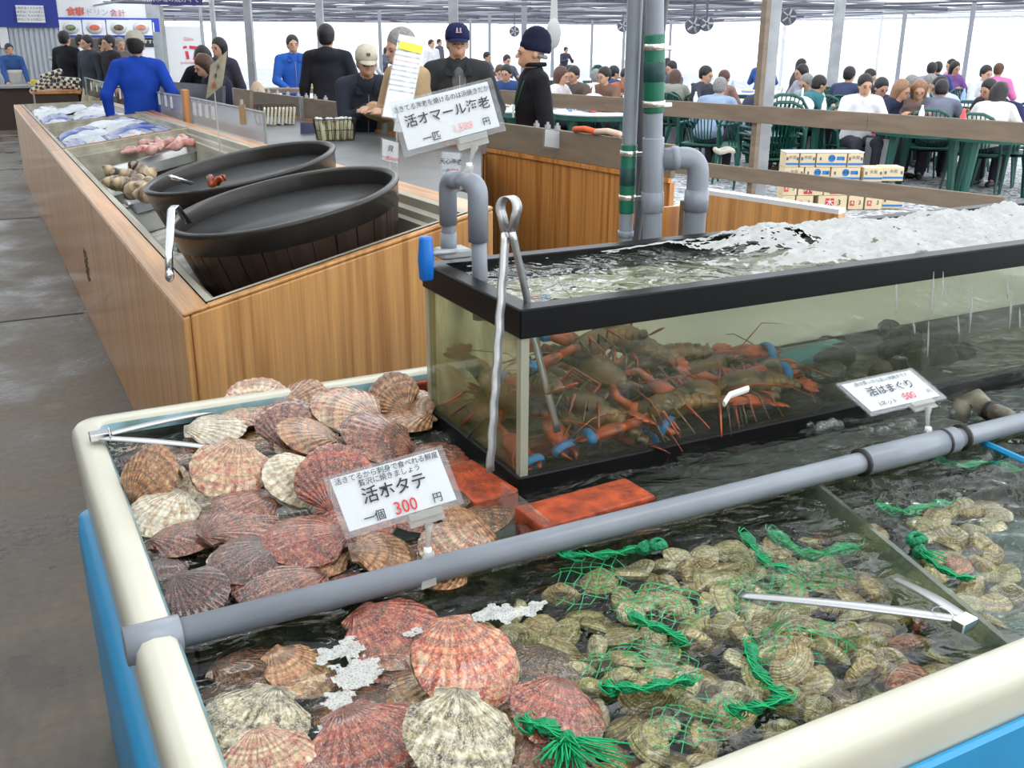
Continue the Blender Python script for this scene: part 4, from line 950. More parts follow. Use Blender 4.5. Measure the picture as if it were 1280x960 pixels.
# ---------------------------------------------------------------- lobsters
M_lob = mat('lobster_shell', srgb(134, 98, 44), 0.35, var=0.7, vscale=14, col2=srgb(30, 28, 16), coat=0.4)
M_lobo = mat('lobster_orange', srgb(206, 88, 34), 0.35, var=0.5, vscale=20, col2=srgb(96, 40, 16), coat=0.4)
M_band = mat('blue_rubber_band', srgb(40, 130, 190), 0.5)
M_bandw = mat('white_tag', (0.8, 0.8, 0.76), 0.5)
def make_lobster():
    r = thing('lobster', 'lobster', 'lobster')
    rx = Matrix.Rotation(PI/2, 3, 'Y')
    m = MB(); m.lathe([(0.001, 0), (0.012, 0.004), (0.03, 0.03), (0.036, 0.07), (0.034, 0.10), (0.026, 0.12)], 18, mtx=Matrix.Rotation(-PI/2, 3, 'Y') @ Matrix.Scale(1, 3), c=(0.08, 0, 0))
    m.tube([(0.075, 0, 0.01), (0.115, 0, 0.022)], [0.008, 0.001], 6); m.build('carapace', M_lob, r, True)
    for s in range(6):
        x = -0.035-s*0.02; rr = 0.029-s*0.0022; z = -0.001-s*s*0.0012
        m = MB(); m.lathe([(rr*0.85, -0.014), (rr, -0.006), (rr*1.02, 0.008), (rr*0.9, 0.013)], 16, mtx=rx, c=(x, 0, z), sx=0.8); m.build('tail_segment', M_lob, r, True)
    for k in range(5):
        a = (k-2)*0.45; m = MB(); m.sphere((-0.16-0.022*math.cos(a), 0.028*math.sin(a), -0.038), (0.022, 0.011, 0.003), 8, 4, Matrix.Rotation(-a, 3, 'Z')); m.build('tail_fan', M_lobo, r, True)
    for s in (-1, 1):
        m = MB(); m.tube([(0.05, s*0.025, 0), (0.08, s*0.06, 0.005), (0.115, s*0.055, 0.0)], [0.008, 0.011, 0.012], 8)
        m.sphere((0.155, s*0.052, 0), (0.048, 0.026, 0.015), 12, 8); m.tube([(0.185, s*0.062, 0), (0.225, s*0.06, 0), (0.24, s*0.05, 0)], [0.014, 0.009, 0.002], 8, flat=0.7)
        m.tube([(0.18, s*0.036, 0), (0.21, s*0.028, 0), (0.236, s*0.042, 0)], [0.010, 0.007, 0.002], 8, flat=0.7)
        c_ = m.build('claw', M_lobo, r, True)
        m = MB(); m.tube([Vector((0.203, s*0.046, 0))+Vector((0, 0.030*math.cos(a), 0.015*math.sin(a))) for a in np.linspace(0, 2*PI, 16)[:-1]], 0.005, 5, closed=True, flat=2.2); m.build('claw_band', M_band, c_, True)
        for k in range(4):
            x = 0.045-k*0.022; m = MB(); m.tube([(x, s*0.025, -0.012), (x+0.012-k*0.006, s*0.075, 0.012), (x+0.01-k*0.014, s*0.115, -0.045)], [0.0045, 0.0038, 0.0015], 6); m.build('leg', M_lobo if k % 2 else M_lob, r, True)
        m = MB(); m.tube([(0.095, s*0.008, 0.012), (0.15, s*0.05, 0.04), (0.2, s*0.10, 0.05), (0.27, s*0.13, 0.03)], [0.002, 0.0016, 0.0013, 0.0008], 5); m.build('antenna', M_lobo, r, True)
    return r
LB = make_lobster()
lrng = random.Random(4)
GL = 'lobsters in the glass tank'
def lob(x, y, z, rz, tx, ty, s, label): inst(LB, (x, y, z), Euler((tx, ty, rz), 'ZYX'), s, label, GL)
lob(1.12, 1.83, 0.83, -0.25, 0.2, 0.3, 0.95, 'lobster in the front left corner of the tank with raised claw')
lob(1.15, 1.80, 0.85, 2.3, 0.5, -0.2, 1.0, 'lobster with olive curled tail against the front pane')
lob(1.06, 1.86, 0.90, 1.2, -0.3, 0.5, 1.0, 'lobster behind the front ones with claws up at the left')
lob(1.31, 1.74, 0.845, 2.95, 0.2, 0.2, 1.0, 'lobster pointing its claws left in the middle of the front pane')
lob(1.42, 1.76, 0.85, 0.3, 0.1, 0.2, 1.1, 'lobster lying lengthwise at the front pane right of the middle')
lob(1.22, 1.88, 0.91, -0.9, 0.3, 0.4, 1.0, 'lobster upright in the middle rear of the pile')
lob(1.60, 1.80, 0.84, 2.9, -0.2, 0.1, 1.0, 'lobster nearest the clam price sign in the pile')
lob(0.98, 1.92, 0.88, -1.4, 0.2, 0.5, 1.0, 'lobster at the back of the left side pane')
lob(1.42, 1.96, 0.88, 2.9, 0.0, 0.3, 1.1, 'lobster in the murky rear of the pile right of the middle')
lob(1.56, 1.95, 0.85, -0.3, 0.2, 0.0, 1.1, 'lobster at the right rear of the pile')
lob(1.14, 2.00, 0.86, 0.15, 0.4, 0.2, 1.0, 'lobster deepest in the left rear of the tank')
lob(1.74, 1.86, 0.83, 0.9, 0.1, 0.1, 1.0, 'lobster alone at the right end of the pile')
lob(1.32, 1.93, 0.96, 2.8, -0.5, -0.3, 1.0, 'lobster on top of the rear pile')
lob(1.22, 1.90, 0.97, 3.0, 0.5, 0.3, 0.85, 'lobster on top of the pile with claws at the left side pane')
tag(MB().tube([Z(905, 505, .93)*1.0, Z(912, 494, .94), Z(935, 486, .94)], 0.004, 6, flat=2).build('white_tag', M_bandw), 'small white angled tag on the lobster pile', 'tag')
m = MB()
for i in range(46):
    m.sphere((lrng.uniform(1.35, 2.4), lrng.uniform(1.74, 2.06), 0.79+lrng.random()*0.05), (lrng.uniform(.03, .06), lrng.uniform(.02, .04), lrng.uniform(.02, .045)), 8, 5)
tag(m.build('weed_clumps', mat('dark_weed', srgb(52, 52, 30), 0.8, var=0.6, vscale=20, bump=0.6), None, True), 'dark weedy clumps along the bottom right of the tank', 'weed', kind='stuff')
M_teal = mat('teal_box_plastic', srgb(60, 150, 150), 0.5)
m = MB(); m.box((1.95, 1.99, 0.80), (0.34, 0.06, 0.06)); tag(m.build('crate', M_teal, bev=0.006), 'teal plastic crate at the bottom rear of the tank', 'crate')
# ---------------------------------------------------------------- sloping sales counters
CX0, CY0 = 0.47, 2.98
def zl(y): return 0.855
def zr(y): return 1.10-0.0215*(y-3.0)
def ct(u, y, dz=0.0):      # point on the counter's sloping top plane: u 0 = aisle side, 1 = far side
    x = CX0+(1.5-CX0)*u
    return Vector((x, y, zl(y)+(zr(y)-zl(y))*u+dz))
yA = Z(56, 189, .87).y; yB = Z(31, 158, .87).y
M_rimw = mat('worn_white_rim', srgb(186, 182, 166), 0.45, var=0.2, vscale=10, col2=srgb(150, 144, 126), stretch=(1, .2, 1))
M_bed = mat('grimy_white_bed', srgb(206, 206, 200), 0.4, var=0.4, vscale=9, col2=srgb(120, 122, 112))
def counter(y0, y1, label, name='sales_counter', dep=0.22):
    c = thing(name, label, 'counter', (0.95, (y0+y1)/2, 0), group='sales counters along the aisle')
    e = 0.004; y0 += e; y1 -= e
    def wallslab(u0, u1, ya, yb, m, nm, zb=0.0, top=0.0, bev=0.006):
        p = [ct(u0, ya), ct(u1, ya), ct(u1, yb), ct(u0, yb)]
        b = MB(); b.hexa([Vector((q.x, q.y, zb)) for q in p]+[q+Vector((0, 0, top)) for q in p]); b.build(nm, m, c, bev=bev, seg=2)
    L = 1.03
    wallslab(0, 0.022, y0, y1, M_bam, 'side_panel'); wallslab(0.978, 1.0, y0, y1, M_bam, 'side_panel')
    wallslab(0.022, 0.978, y0, y0+0.022, M_bam, 'end_panel'); wallslab(0.022, 0.978, y1-0.022, y1, M_bam, 'end_panel')
    # top border of bamboo around a white recessed basin
    bw = 0.075
    for (u0, u1, ya, yb, mm) in ((0, bw, y0, y1, M_bamY), (1-bw, 1, y0, y1, M_bamY)):
        p = [ct(u0, ya), ct(u1, ya), ct(u1, yb), ct(u0, yb)]; b = MB(); b.hexa([q+Vector((0, 0, 0.001)) for q in p]+[q+Vector((0, 0, 0.013)) for q in p]); b.build('top_edge', mm, c, bev=0.004)
    for (ya, yb) in ((y0, y0+0.03), (y1-0.05, y1)):
        p = [ct(bw, ya), ct(1-bw, ya), ct(1-bw, yb), ct(bw, yb)]; b = MB(); b.hexa([q+Vector((0, 0, 0.001)) for q in p]+[q+Vector((0, 0, 0.013)) for q in p]); b.build('top_edge', M_bam, c, bev=0.004)
    ya, yb, ua, ub = y0+0.03, y1-0.05, bw, 1-bw
    def ring(d, dz): return [ct(ua+d, ya+d, dz), ct(ub-d, ya+d, dz), ct(ub-d, yb-d, dz), ct(ua+d, yb-d, dz)]
    ringskin([ring(0, 0.016), ring(0.02, 0.016), ring(0.022, -0.015), ring(0.045, -0.018), ring(0.05, -0.04), ring(0.065, -0.045), ring(0.07, -dep)]).build('basin_rim', M_rimw, c)
    b = MB(); q = ring(0.068, -dep); b.hexa([p-Vector((0, 0, .01)) for p in q]+q); b.build('basin_bed', M_bed, c)
    return c
c1 = counter(CY0, yA, 'nearest bamboo sales counter with two round black tubs in its sloping basin')
c2 = counter(yA, yB, 'middle bamboo sales counter filled with shiny blue and silver packs', dep=0.08)
c3 = counter(yB, 13.3, 'far end bamboo sales counter near the brown till desk', dep=0.08)
# dark crest printed on the aisle side of the nearest counter
M_crest = mat('dark_crest_print', srgb(84, 66, 40), 0.5)
p = PX(108, 330, CX0-0.002); b = MB()
for i, (dz, w) in enumerate(((0.075, .05), (0.05, .09), (0.02, .06), (-0.01, .1), (-0.04, .07), (-0.07, .09), (-0.09, .04))): b.box((CX0-0.0015, p.y, p.z+dz), (0.003, w*2.2, 0.013))
b.box((CX0-0.0015, p.y-0.03, p.z), (0.003, 0.02, 0.16)); b.box((CX0-0.0015, p.y+0.07, p.z), (0.003, 0.02, 0.14)); b.build('crest', M_crest, c1)

# round black tubs with moulded staves
M_tubb = mat('black_tub_lip', srgb(40, 36, 34), 0.38, var=0.3, vscale=10, coat=0.2)
M_stave = mat('dark_brown_stave', srgb(54, 36, 28), 0.45, var=0.45, vscale=3, stretch=(6, 6, 1), coat=0.15)
M_tin = mat('tub_inside', srgb(46, 50, 52), 0.35, var=0.3, vscale=4)
def round_tub(cpx, cpy, yy, wpx, label, hgt=0.36, h0=0):
    p = PY(cpx, cpy, yy); d = (p-Vector((0, 0, CAM_H))).dot(fwd); R_ = wpx*d/CAM_F/2
    rot = (0, -math.radians(11.5), 0)
    t = thing('round_tub', label, 'tub', p, rot, 'round black tubs on the nearest counter'); WM[t] = Matrix.LocRotScale(p, Euler(rot), None)
    def B(m, nm, mt, sm=True, **k): return m.build(nm, mt, t, sm, world=False, **k)
    R2 = R_*0.78
    m = MB(); m.lathe([(R_*0.93, -0.075), (R_*0.965, -0.07), (R_*0.985, -0.012), (R_, -0.006), (R_, 0.004), (R_*0.985, 0.01), (R_*0.95, 0.008), (R_*0.94, -0.004), (R_*0.93, -0.06)], 64, close=True); B(m, 'lip', M_tubb)
    for k in range(30):
        a0 = 2*PI*k/30+0.006; a1 = 2*PI*(k+1)/30-0.006; m = MB()
        def P_(r_, a, z): return Vector((r_*math.cos(a), r_*math.sin(a), z))
        rt_, rb = R_*0.955, R2
        am = (a0+a1)/2
        m.add([P_(rb-.02, a0, -hgt), P_(rb, a0, -hgt), P_(rb*1.008, am, -hgt), P_(rb, a1, -hgt), P_(rb-.02, a1, -hgt), P_(rt_-.02, a0, -0.07), P_(rt_, a0, -0.07), P_(rt_*1.008, am, -0.07), P_(rt_, a1, -0.07), P_(rt_-.02, a1, -0.07)],
              [(0, 1, 6, 5), (1, 2, 7, 6), (2, 3, 8, 7), (3, 4, 9, 8), (4, 0, 5, 9), (5, 6, 7, 8, 9), (4, 3, 2, 1, 0)])
        B(m, 'stave', M_stave, False)
    m = MB(); m.lathe([(R_*0.93, -0.05), (R_*0.90, -0.12), (R_*0.91, -0.13), (R2*0.93, -hgt+0.03), (0.001, -hgt+0.03)], 48); B(m, 'inside_wall', M_tin)
    m = MB(); m.lathe([(R2-0.01, -hgt-0.01), (R2-0.01, -hgt+0.015)], 48); B(m, 'bottom', M_tubb)
    return t, p, R_
t2, p2, R2_ = round_tub(301, 209, 4.36, 240, 'far round black tub behind the nearer one on the counter')
t1, p1, R1_ = round_tub(356, 250, 3.46, 290, 'near round black tub with brown staves at the counter end')
wm = clear_mat('tub_water_dark', tint=(0.35, 0.37, 0.37), ior=1.34, bump=0.01, bscale=14)
for tt, pp_, rr, lb in ((t1, p1, R1_, 'shallow water in the near round black tub'), (t2, p2, R2_, 'shallow water in the far round black tub')):
    m = MB(); m.lathe([(0.001, 0), (rr*0.8, 0)], 40); o = m.build('tub_water', wm, None, True); place(o, pp_+Vector((0, 0, -0.26)), (0, -math.radians(11.5), 0)); tag(o, lb, 'water', kind='stuff')
def ring_thing(px, py, yy, r_, m_, label, cat, name):
    p = PY(px, py, yy); m = MB(); m.tube([(r_*math.cos(a), r_*math.sin(a), 0.02*math.sin(3*a)) for a in np.linspace(0, 5.2, 16)], [0.006+0.006*math.sin(PI*i/15) for i in range(16)], 6); o = m.build(name, m_, None, True); place(o, p); tag(o, label, cat)
ring_thing(272, 226, 4.3, 0.032, M_lobo, 'curled orange prawn in the far round tub, left one', 'prawn', 'prawn')
ring_thing(361, 213, 4.45, 0.022, M_lobo, 'small orange prawn in the far round tub, right one', 'prawn', 'prawn')

# tongs
def tongs(head, tipA, tipB, label, w=0.011, loop=True, m=None, kink=None, r0=0.004):
    t = thing('tongs', label, 'tongs', head)
    for i, tp in enumerate((tipA, tipB)):
        d = tp-head; L = d.length; s = d.cross(Vector((0, 0, 1)))
        if s.length < 1e-6: s = Vector((1, 0, 0))
        s.normalize(); pts = []
        for k in range(25):
            u = k/24; q = head+d*u+Vector((0, 0, 0.004*math.sin(u*PI)))
            if kink and u > 0.3: q = q+s*0.0025*math.sin(u*60)
            pts.append(q)
        b = MB(); b.tube(pts, [w*(0.75+0.25*(1-abs(2*k/24-0.8))) for k in range(25)], 8, flat=0.28); b.build('arm', m or M_steel2, t, True)
    return t
# tongs on the front rim at the right, over the clams
hd = Z(1212, 776, 0.832); t = tongs(hd, Z(925, 744, 0.79), Z(1118, 723, 0.785), 'steel tongs lying from the cream front rim over the netted clams', 0.014, m=M_steel)
m = MB(); m.box(hd+Vector((-0.012, 0, 0)), (0.035, 0.022, 0.018), Matrix.Rotation(0.1, 3, 'Z')); m.build('hinge', M_steel2, t, bev=0.002)
m = MB(); q = Z(1180, 772, 0.83); m.tube([q+Vector((0.0, 0.022*math.cos(a), 0.015*math.sin(a))) for a in np.linspace(0, 2*PI, 16)[:-1]], 0.0013, 5, closed=True); m.build('wire_ring', M_steel2, t, True)
# tongs in the upper left corner
hd = Z(118, 547, 0.832); t = tongs(hd, Z(300, 564, 0.80), Z(292, 510, 0.79), 'steel tongs reaching from the left rim into the scallop heap', 0.014, m=M_steel)
m = MB(); m.box(hd+Vector((0.012, 0, 0.003)), (0.045, 0.03, 0.016)); m.build('hinge', M_steel2, t, bev=0.002)
m = MB(); q = hd+Vector((0.03, 0, 0.002)); m.tube([q+Vector((0.0, 0.024*math.cos(a), 0.016*math.sin(a))) for a in np.linspace(0, 2*PI, 16)[:-1]], 0.0013, 5, closed=True); m.build('wire_ring', M_steel2, t, True)
# looped tongs hooked over the tank corner
top = PY(636, 252, 1.66); neck = PY(636, 290, 1.66); a_ = PY(616, 590, 1.615); b0 = PY(655, 372, 1.70); b1 = PY(697, 540, 1.70)
t = thing('tongs', 'long looped steel tongs hanging over the front left corner of the glass tank', 'tongs', top)
ax = (rt*1.0).normalized()
m = MB(); lp = [neck+ax*(-0.006)]
for k in range(13):
    a = -0.2*PI+1.4*PI*k/12; lp.append(top+Vector((0, 0, -0.012))+ax*(-0.016*math.cos(a))+Vector((0, 0, 0.022*math.sin(a))))
lp.append(neck+ax*0.006)
def strap(m, pts, w, th, wd):
    """flat strap: width vector wd"""
    vs = []; n = len(pts)
    for i, p in enumerate(pts):
        tdir = (pts[min(i+1, n-1)]-pts[max(i-1, 0)]).normalized(); nn = tdir.cross(wd).normalized()
        for sx, sy in ((-1, -1), (1, -1), (1, 1), (-1, 1)): vs.append(p+wd*w*sx+nn*th*sy)
    fs = [tuple(reversed((0, 1, 2, 3))), tuple((n-1)*4+k for k in range(4))]
    for i in range(n-1):
        for k in range(4): fs.append((i*4+k, i*4+(k+1) % 4, (i+1)*4+(k+1) % 4, (i+1)*4+k))
    m.add(vs, fs)
wd = (fwd*Vector((1, 1, 0))).normalized()
wd2 = (wd*0.6+ax*0.8).normalized()
strap(m, lp, 0.011, 0.0012, wd2); m.build('spring_loop', M_steel, t, True)
m = MB(); pts_ = [neck+ax*(-0.006)+(a_-neck)*(k/30)+ax*0.0011*math.sin(k*1.7)*(k > 3) for k in range(31)]; strap(m, pts_, 0.0095, 0.0018, wd2); m.build('arm', M_steel, t, True)
m = MB(); pts_ = [neck+ax*0.006+(b0-neck)*(k/8) for k in range(9)]+[b0+(b1-b0)*(k/12) for k in range(1, 13)]; strap(m, pts_, 0.008, 0.0018, wd2); m.build('arm', M_steel, t, True)
# bent steel tongs hooked on the near round tub
hp = [PY(212, 345, 3.10), PY(211, 318, 3.12), PY(214, 262, 3.2), PY(219, 257, 3.22), PY(236, 279, 3.3)]
t = thing('tongs', 'bent steel tongs hooked over the left lip of the near round tub', 'tongs', hp[2])
m = MB(); strap(m, hp, 0.012, 0.002, wd2); m.build('arm', M_steel2, t, True)
m = MB(); m.sphere(hp[0], (0.014, 0.008, 0.02), 10, 6); m.build('tip', M_steel2, t, True)
hp = [PY(213, 221, 4.0), PY(238, 229, 4.1)]
t = thing('tongs', 'small steel tongs lying in the far round tub', 'tongs', hp[0]); m = MB(); m.tube(hp, 0.014, 8, flat=.6); m.build('arm', M_steel2, t, True)

ORD = ('first', 'second', 'third', 'fourth', 'fifth', 'sixth', 'seventh', 'eighth', 'ninth', 'tenth', 'eleventh', 'twelfth', 'thirteenth', 'fourteenth', 'fifteenth', 'sixteenth', 'seventeenth')
# ---------------------------------------------------------------- things in the counters
M_squid = mat('pink_squid_flesh', srgb(196, 112, 104), 0.3, var=0.6, vscale=22, col2=srgb(226, 186, 176), coat=0.5)
M_whelk = mat('whelk_shell', srgb(206, 184, 146), 0.35, var=0.8, vscale=3.0, col2=srgb(70, 46, 38), stretch=(14, 2, 2), coat=0.4)
M_op = mat('dark_operculum', srgb(46, 34, 30), 0.35)
def CP(px, py, dz=-0.17):   # spot on the counter basin under a pixel
    lo_, hi_ = 2.6, 14.0
    for _ in range(40):
        mid = (lo_+hi_)/2; p = PY(px, py, mid); u = (p.x-CX0)/(1.5-CX0); t_ = ct(u, mid, dz).z
        if p.z > t_: lo_ = mid
        else: hi_ = mid
    return PY(px, py, (lo_+hi_)/2)
def slope(): return Euler((0, -math.atan(0.22), 0))
def tray(px, py, sx, sy, h, label, name='steel_tray', m_=None, dz=-0.12, rz=0.0):
    p = CP(px, py, dz); t = thing(name, label, 'tray', p, (0, -0.22, rz)); WM[t] = Matrix.LocRotScale(p, Euler((0, -0.22, rz)), None)
    def L(d, z): return [Vector((x, y, z)) for x, y in [( -sx/2+d, -sy/2+d), (sx/2-d, -sy/2+d), (sx/2-d, sy/2-d), (-sx/2+d, sy/2-d)]]
    q = [rrect(-sx/2-dd, -sy/2-dd, sx/2+dd, sy/2+dd, 0.04+dd, z, 4) for dd, z in ((-0.03, -h), (-0.02, -h+.005), (0, 0), (0.012, 0.004), (0.012, 0.0), (-0.004, -0.004), (-0.024, -h+0.008), (-0.034, -h+0.006))]
    o = ringskin(q); n = len(q[0]); b_ = len(o.v); o.f.append(tuple(range(7*n, 8*n))); o.mi.append(0); o.f.append(tuple(reversed(range(0, n)))); o.mi.append(0)
    o.build('tray_shell', m_ or M_steel, t, False, world=False); return t, p
tray(188, 200, 0.62, 0.34, 0.07, 'long steel lid across the counter below the squid pieces'); tray(205, 185, 0.70, 0.26, 0.05, 'grey steel tray rim under the squid pieces')
tray(156, 236, 0.20, 0.30, 0.06, 'oval steel tray of whelks left of the round tubs', dz=-0.10); tray(180, 246, 0.20, 0.26, 0.06, 'second oval steel tray of whelks touching the far round tub', dz=-0.09)
tray(178, 262, 0.26, 0.30, 0.10, 'empty steel tray in front of the whelk trays', dz=-0.12)
def make_whelk():
    r = thing('whelk', 'whelk', 'shell'); m = MB(); pr_ = []
    for k in range(12):
        u = k/11; pr_.append((0.036*math.sin(PI*min(1, u*0.9+0.06))**0.8*(1-0.35*u)+0.002*(k % 2), -0.045+0.10*u))
    m.lathe(pr_, 16, mtx=Matrix.Rotation(PI/2, 3, 'Y')); m.build('spiral_shell', M_whelk, r, True)
    m = MB(); m.sphere((-0.035, 0, 0), (0.008, 0.026, 0.022), 12, 6); m.build('opening', M_op, r, True); return r
WH = make_whelk()
for i, (px, py) in enumerate(((142, 218), (150, 222), (146, 229), (157, 231), (164, 222), (170, 212), (178, 215), (183, 222), (172, 229), (166, 238), (176, 236), (186, 233), (183, 243), (190, 240))):
    inst(WH, CP(px, py, -0.03), (rng.uniform(-.5, .5), rng.uniform(-.8, .8), rng.uniform(0, 6.28)), 1.45, 'banded whelk in the '+('rear left' if i < 6 else 'front right')+' oval tray, '+ORD[i if i < 6 else i-6]+' from the tray left', 'whelks in the oval trays')
def lump(px, py, s, label, m_, name, cat, dz=-0.13, seed=0):
    p = CP(px, py, dz); r_ = random.Random(seed); pr_ = []
    for k in range(4):
        a = r_.uniform(0, 6.28); c = np.array([r_.uniform(-1, 1)*s*0.5, r_.uniform(-1, 1)*s*0.3, r_.uniform(0, .5)*s*0.3]); e = c+np.array([math.cos(a), math.sin(a), r_.uniform(-.1, .6)])*s*0.5
        pr_.append(('cap', c, e, s*0.20, s*0.09, s*0.12))
    V, F = sdf_mesh(pr_, s*0.055); o = npmesh(name, V, F, m_); place(o, p, (0, -0.2, 0)); tag(o, label, cat, 'pink squid pieces on the nearest counter'); return o
for i, (px, py, s) in enumerate(((112, 192, .16), (132, 190, .17), (148, 187, .15), (160, 181, .17), (172, 186, .16), (183, 176, .15), (186, 188, .15), (200, 187, .14), (214, 180, .17), (227, 183, .16))):
    lump(px, py, s, 'pink squid piece '+('at the far left end of the row', 'second from the left of the row', 'third from the left of the row', 'with a pale patch at the row middle', 'lying before the tallest piece', 'sticking up highest in the row', 'just right of the tallest piece', 'between the two right groups', 'in the right group of the row', 'last on the right of the row')[i], M_squid, 'squid_piece', 'squid', dz=-.06, seed=i)
M_pack = mat('silver_wrap', (0.75, 0.78, 0.82), 0.12, 0.85, bump=0.5, bscale=30)
M_packb = mat('blue_wrap', srgb(36, 72, 160), 0.25, bump=0.3, bscale=30, coat=0.5)
M_packw = mat('white_ice_pack', srgb(200, 208, 216), 0.3, bump=0.4, bscale=25, coat=0.4)
def pack(px, py, sx, sy, m_, label, grp, rz=0.0, dz=-0.04):
    p = CP(px, py, dz); V = MB()
    V.grid(lambda u, v: ((u-.5)*sx, (v-.5)*sy, 0.045*(math.sin(PI*u)*math.sin(PI*v))**0.5+0.006*math.sin(17*u+5*v)*math.sin(PI*u)*math.sin(PI*v)), 16, 12)
    V.grid(lambda u, v: ((u-.5)*sx, (v-.5)*sy, -0.02*(math.sin(PI*u)*math.sin(PI*v))**0.5), 8, 6)
    o = V.build('wrapped_pack', m_, None, True); place(o, p, (0, -0.18, rz)); tag(o, label, 'package', grp)
G2 = 'wrapped packs on the middle counter'; G3 = 'wrapped packs on the far counter'
def pack_at(u, f, y0, y1, su, sf, m_, label, grp, rz=0.0):
    """u across the counter, f along it (0 near .. 1 far)"""
    y = y0+0.12+(y1-y0-0.24)*f; p = ct(0.12+0.76*u, y, -0.045); sx = su*0.76; sy = sf*(y1-y0-0.24); V = MB()
    V.grid(lambda a, c: ((a-.5)*sx, (c-.5)*sy, 0.05*(max(0, math.sin(PI*a)*math.sin(PI*c)))**0.45+0.008*math.sin(19*a+7*c)*math.sin(PI*a)*math.sin(PI*c)), 20, 16)
    V.grid(lambda a, c: ((a-.5)*sx, (c-.5)*sy, -0.02*(max(0, math.sin(PI*a)*math.sin(PI*c)))**0.5), 8, 6)
    o = V.build('wrapped_pack', m_, None, True); place(o, p, (0, -math.atan(0.22), rz)); tag(o, label, 'package', grp)
K1, K2, K3 = M_packb, M_packw, M_pack
for u, f, su, sf, mm_, lb in ((.10, .22, .22, .40, K1, 'blue wrapped pack at the aisle corner of the middle counter'), (.30, .22, .20, .42, K2, 'creased white pack beside the aisle corner blue pack'), (.47, .20, .13, .40, K1, 'blue pack left of the bulging silver pack'),
        (.68, .20, .34, .40, K3, 'bulging shiny silver pack in the front of the middle counter'), (.93, .22, .14, .40, K1, 'blue pack at the right front of the middle counter'),
        (.28, .52, .5, .16, K2, 'long white pack across the middle counter, left one'), (.76, .52, .45, .16, K1, 'long blue pack across the middle counter, right one'), (.26, .72, .46, .16, K1, 'long dark blue pack along the rear left'), (.74, .72, .48, .16, K2, 'long white pack along the rear right'), (.5, .90, .9, .14, K3, 'silver sheet pack along the rear edge of the middle counter')):
    pack_at(u, f, yA, yB, su, sf, mm_, lb, G2)
for u, f, su, sf, mm_, lb in ((.15, .12, .3, .22, K2, 'at its near aisle corner'), (.5, .12, .34, .22, K1, 'in the near middle'), (.84, .12, .28, .22, K2, 'at its near right corner'), (.2, .38, .36, .2, K1, 'left in the second row'), (.62, .38, .42, .2, K2, 'wide in the second row'), (.9, .38, .14, .2, K1, 'small at the right of the second row'),
        (.25, .62, .45, .2, K2, 'left in the third row'), (.75, .62, .45, .2, K3, 'right in the third row'), (.2, .85, .36, .2, K3, 'left in the last row'), (.6, .85, .36, .2, K2, 'middle of the last row'), (.9, .85, .16, .2, K1, 'right in the last row')):
    pack_at(u, f, yB, 13.3, su, sf, mm_, {K1: 'blue', K2: 'white', K3: 'silver'}[mm_]+' wrapped pack on the far counter, '+lb, G3)

# ---------------------------------------------------------------- steel shelf, screens and boards behind the counters
def bar_x(y): return 3.15-0.115*(y-4.76)
def bquad(y0, y1, z0, z1, th=0.03, dx=0.0):
    b = MB(); b.hexa([(bar_x(y0)+dx, y0, z0), (bar_x(y1)+dx, y1, z0), (bar_x(y1)+dx+th, y1, z0), (bar_x(y0)+dx+th, y0, z0), (bar_x(y0)+dx, y0, z1), (bar_x(y1)+dx, y1, z1), (bar_x(y1)+dx+th, y1, z1), (bar_x(y0)+dx+th, y0, z1)]); return b
def by(px, z=1.12):       # y where the barrier line is seen in column px
    lo_, hi_ = 2.5, 16
    for _ in range(40):
        mid = (lo_+hi_)/2; u, v = px_of(Vector((bar_x(mid), mid, z)))
        if u > px: lo_ = mid
        else: hi_ = mid
    return mid
M_steel3 = mat('dull_steel', (0.22, 0.225, 0.23), 0.42, 0.55, var=0.2, vscale=3)
sh = thing('steel_shelf', 'long stainless steel shelf running behind the sales counters', 'shelf', (2.2, 6, 0))
ys, ye = 3.15, 12.0; yb_ = by(604)
fl = [(1.53, ys), (bar_x(yb_)-.01, yb_), (bar_x(ye)-.01, ye), (1.53, ye)]
m = MB(); m.hexa([(x, y, 0.90) for x, y in fl]+[(x, y, 0.93) for x, y in fl]); m.build('shelf_top', M_steel3, sh, bev=0.004)
m = MB(); m.box((1.545, (ys+ye)/2, 0.45), (0.03, ye-ys, 0.90)); m.build('front_panel', M_bam2, sh)
m = MB(); m.hexa([(fl[0][0], fl[0][1]+.001, 0), (fl[1][0], fl[1][1]+.001, 0), (fl[1][0]-.02, fl[1][1]+.03, 0), (fl[0][0]-.02, fl[0][1]+.03, 0), (fl[0][0], fl[0][1]+.001, .9), (fl[1][0], fl[1][1]+.001, .9), (fl[1][0]-.02, fl[1][1]+.03, .9), (fl[0][0]-.02, fl[0][1]+.03, .9)]); m.build('end_panel', M_steel3, sh)
m = MB(); m.box((1.545, (ys+ye)/2, 0.945), (0.05, ye-ys, 0.03)); m.build('front_lip', M_bam2, sh)
m = MB(); m.box((fl[1][0]-.03, fl[1][1]-.02, .48), (.03, .05, .96)); m.build('corner_post', M_steel, sh)
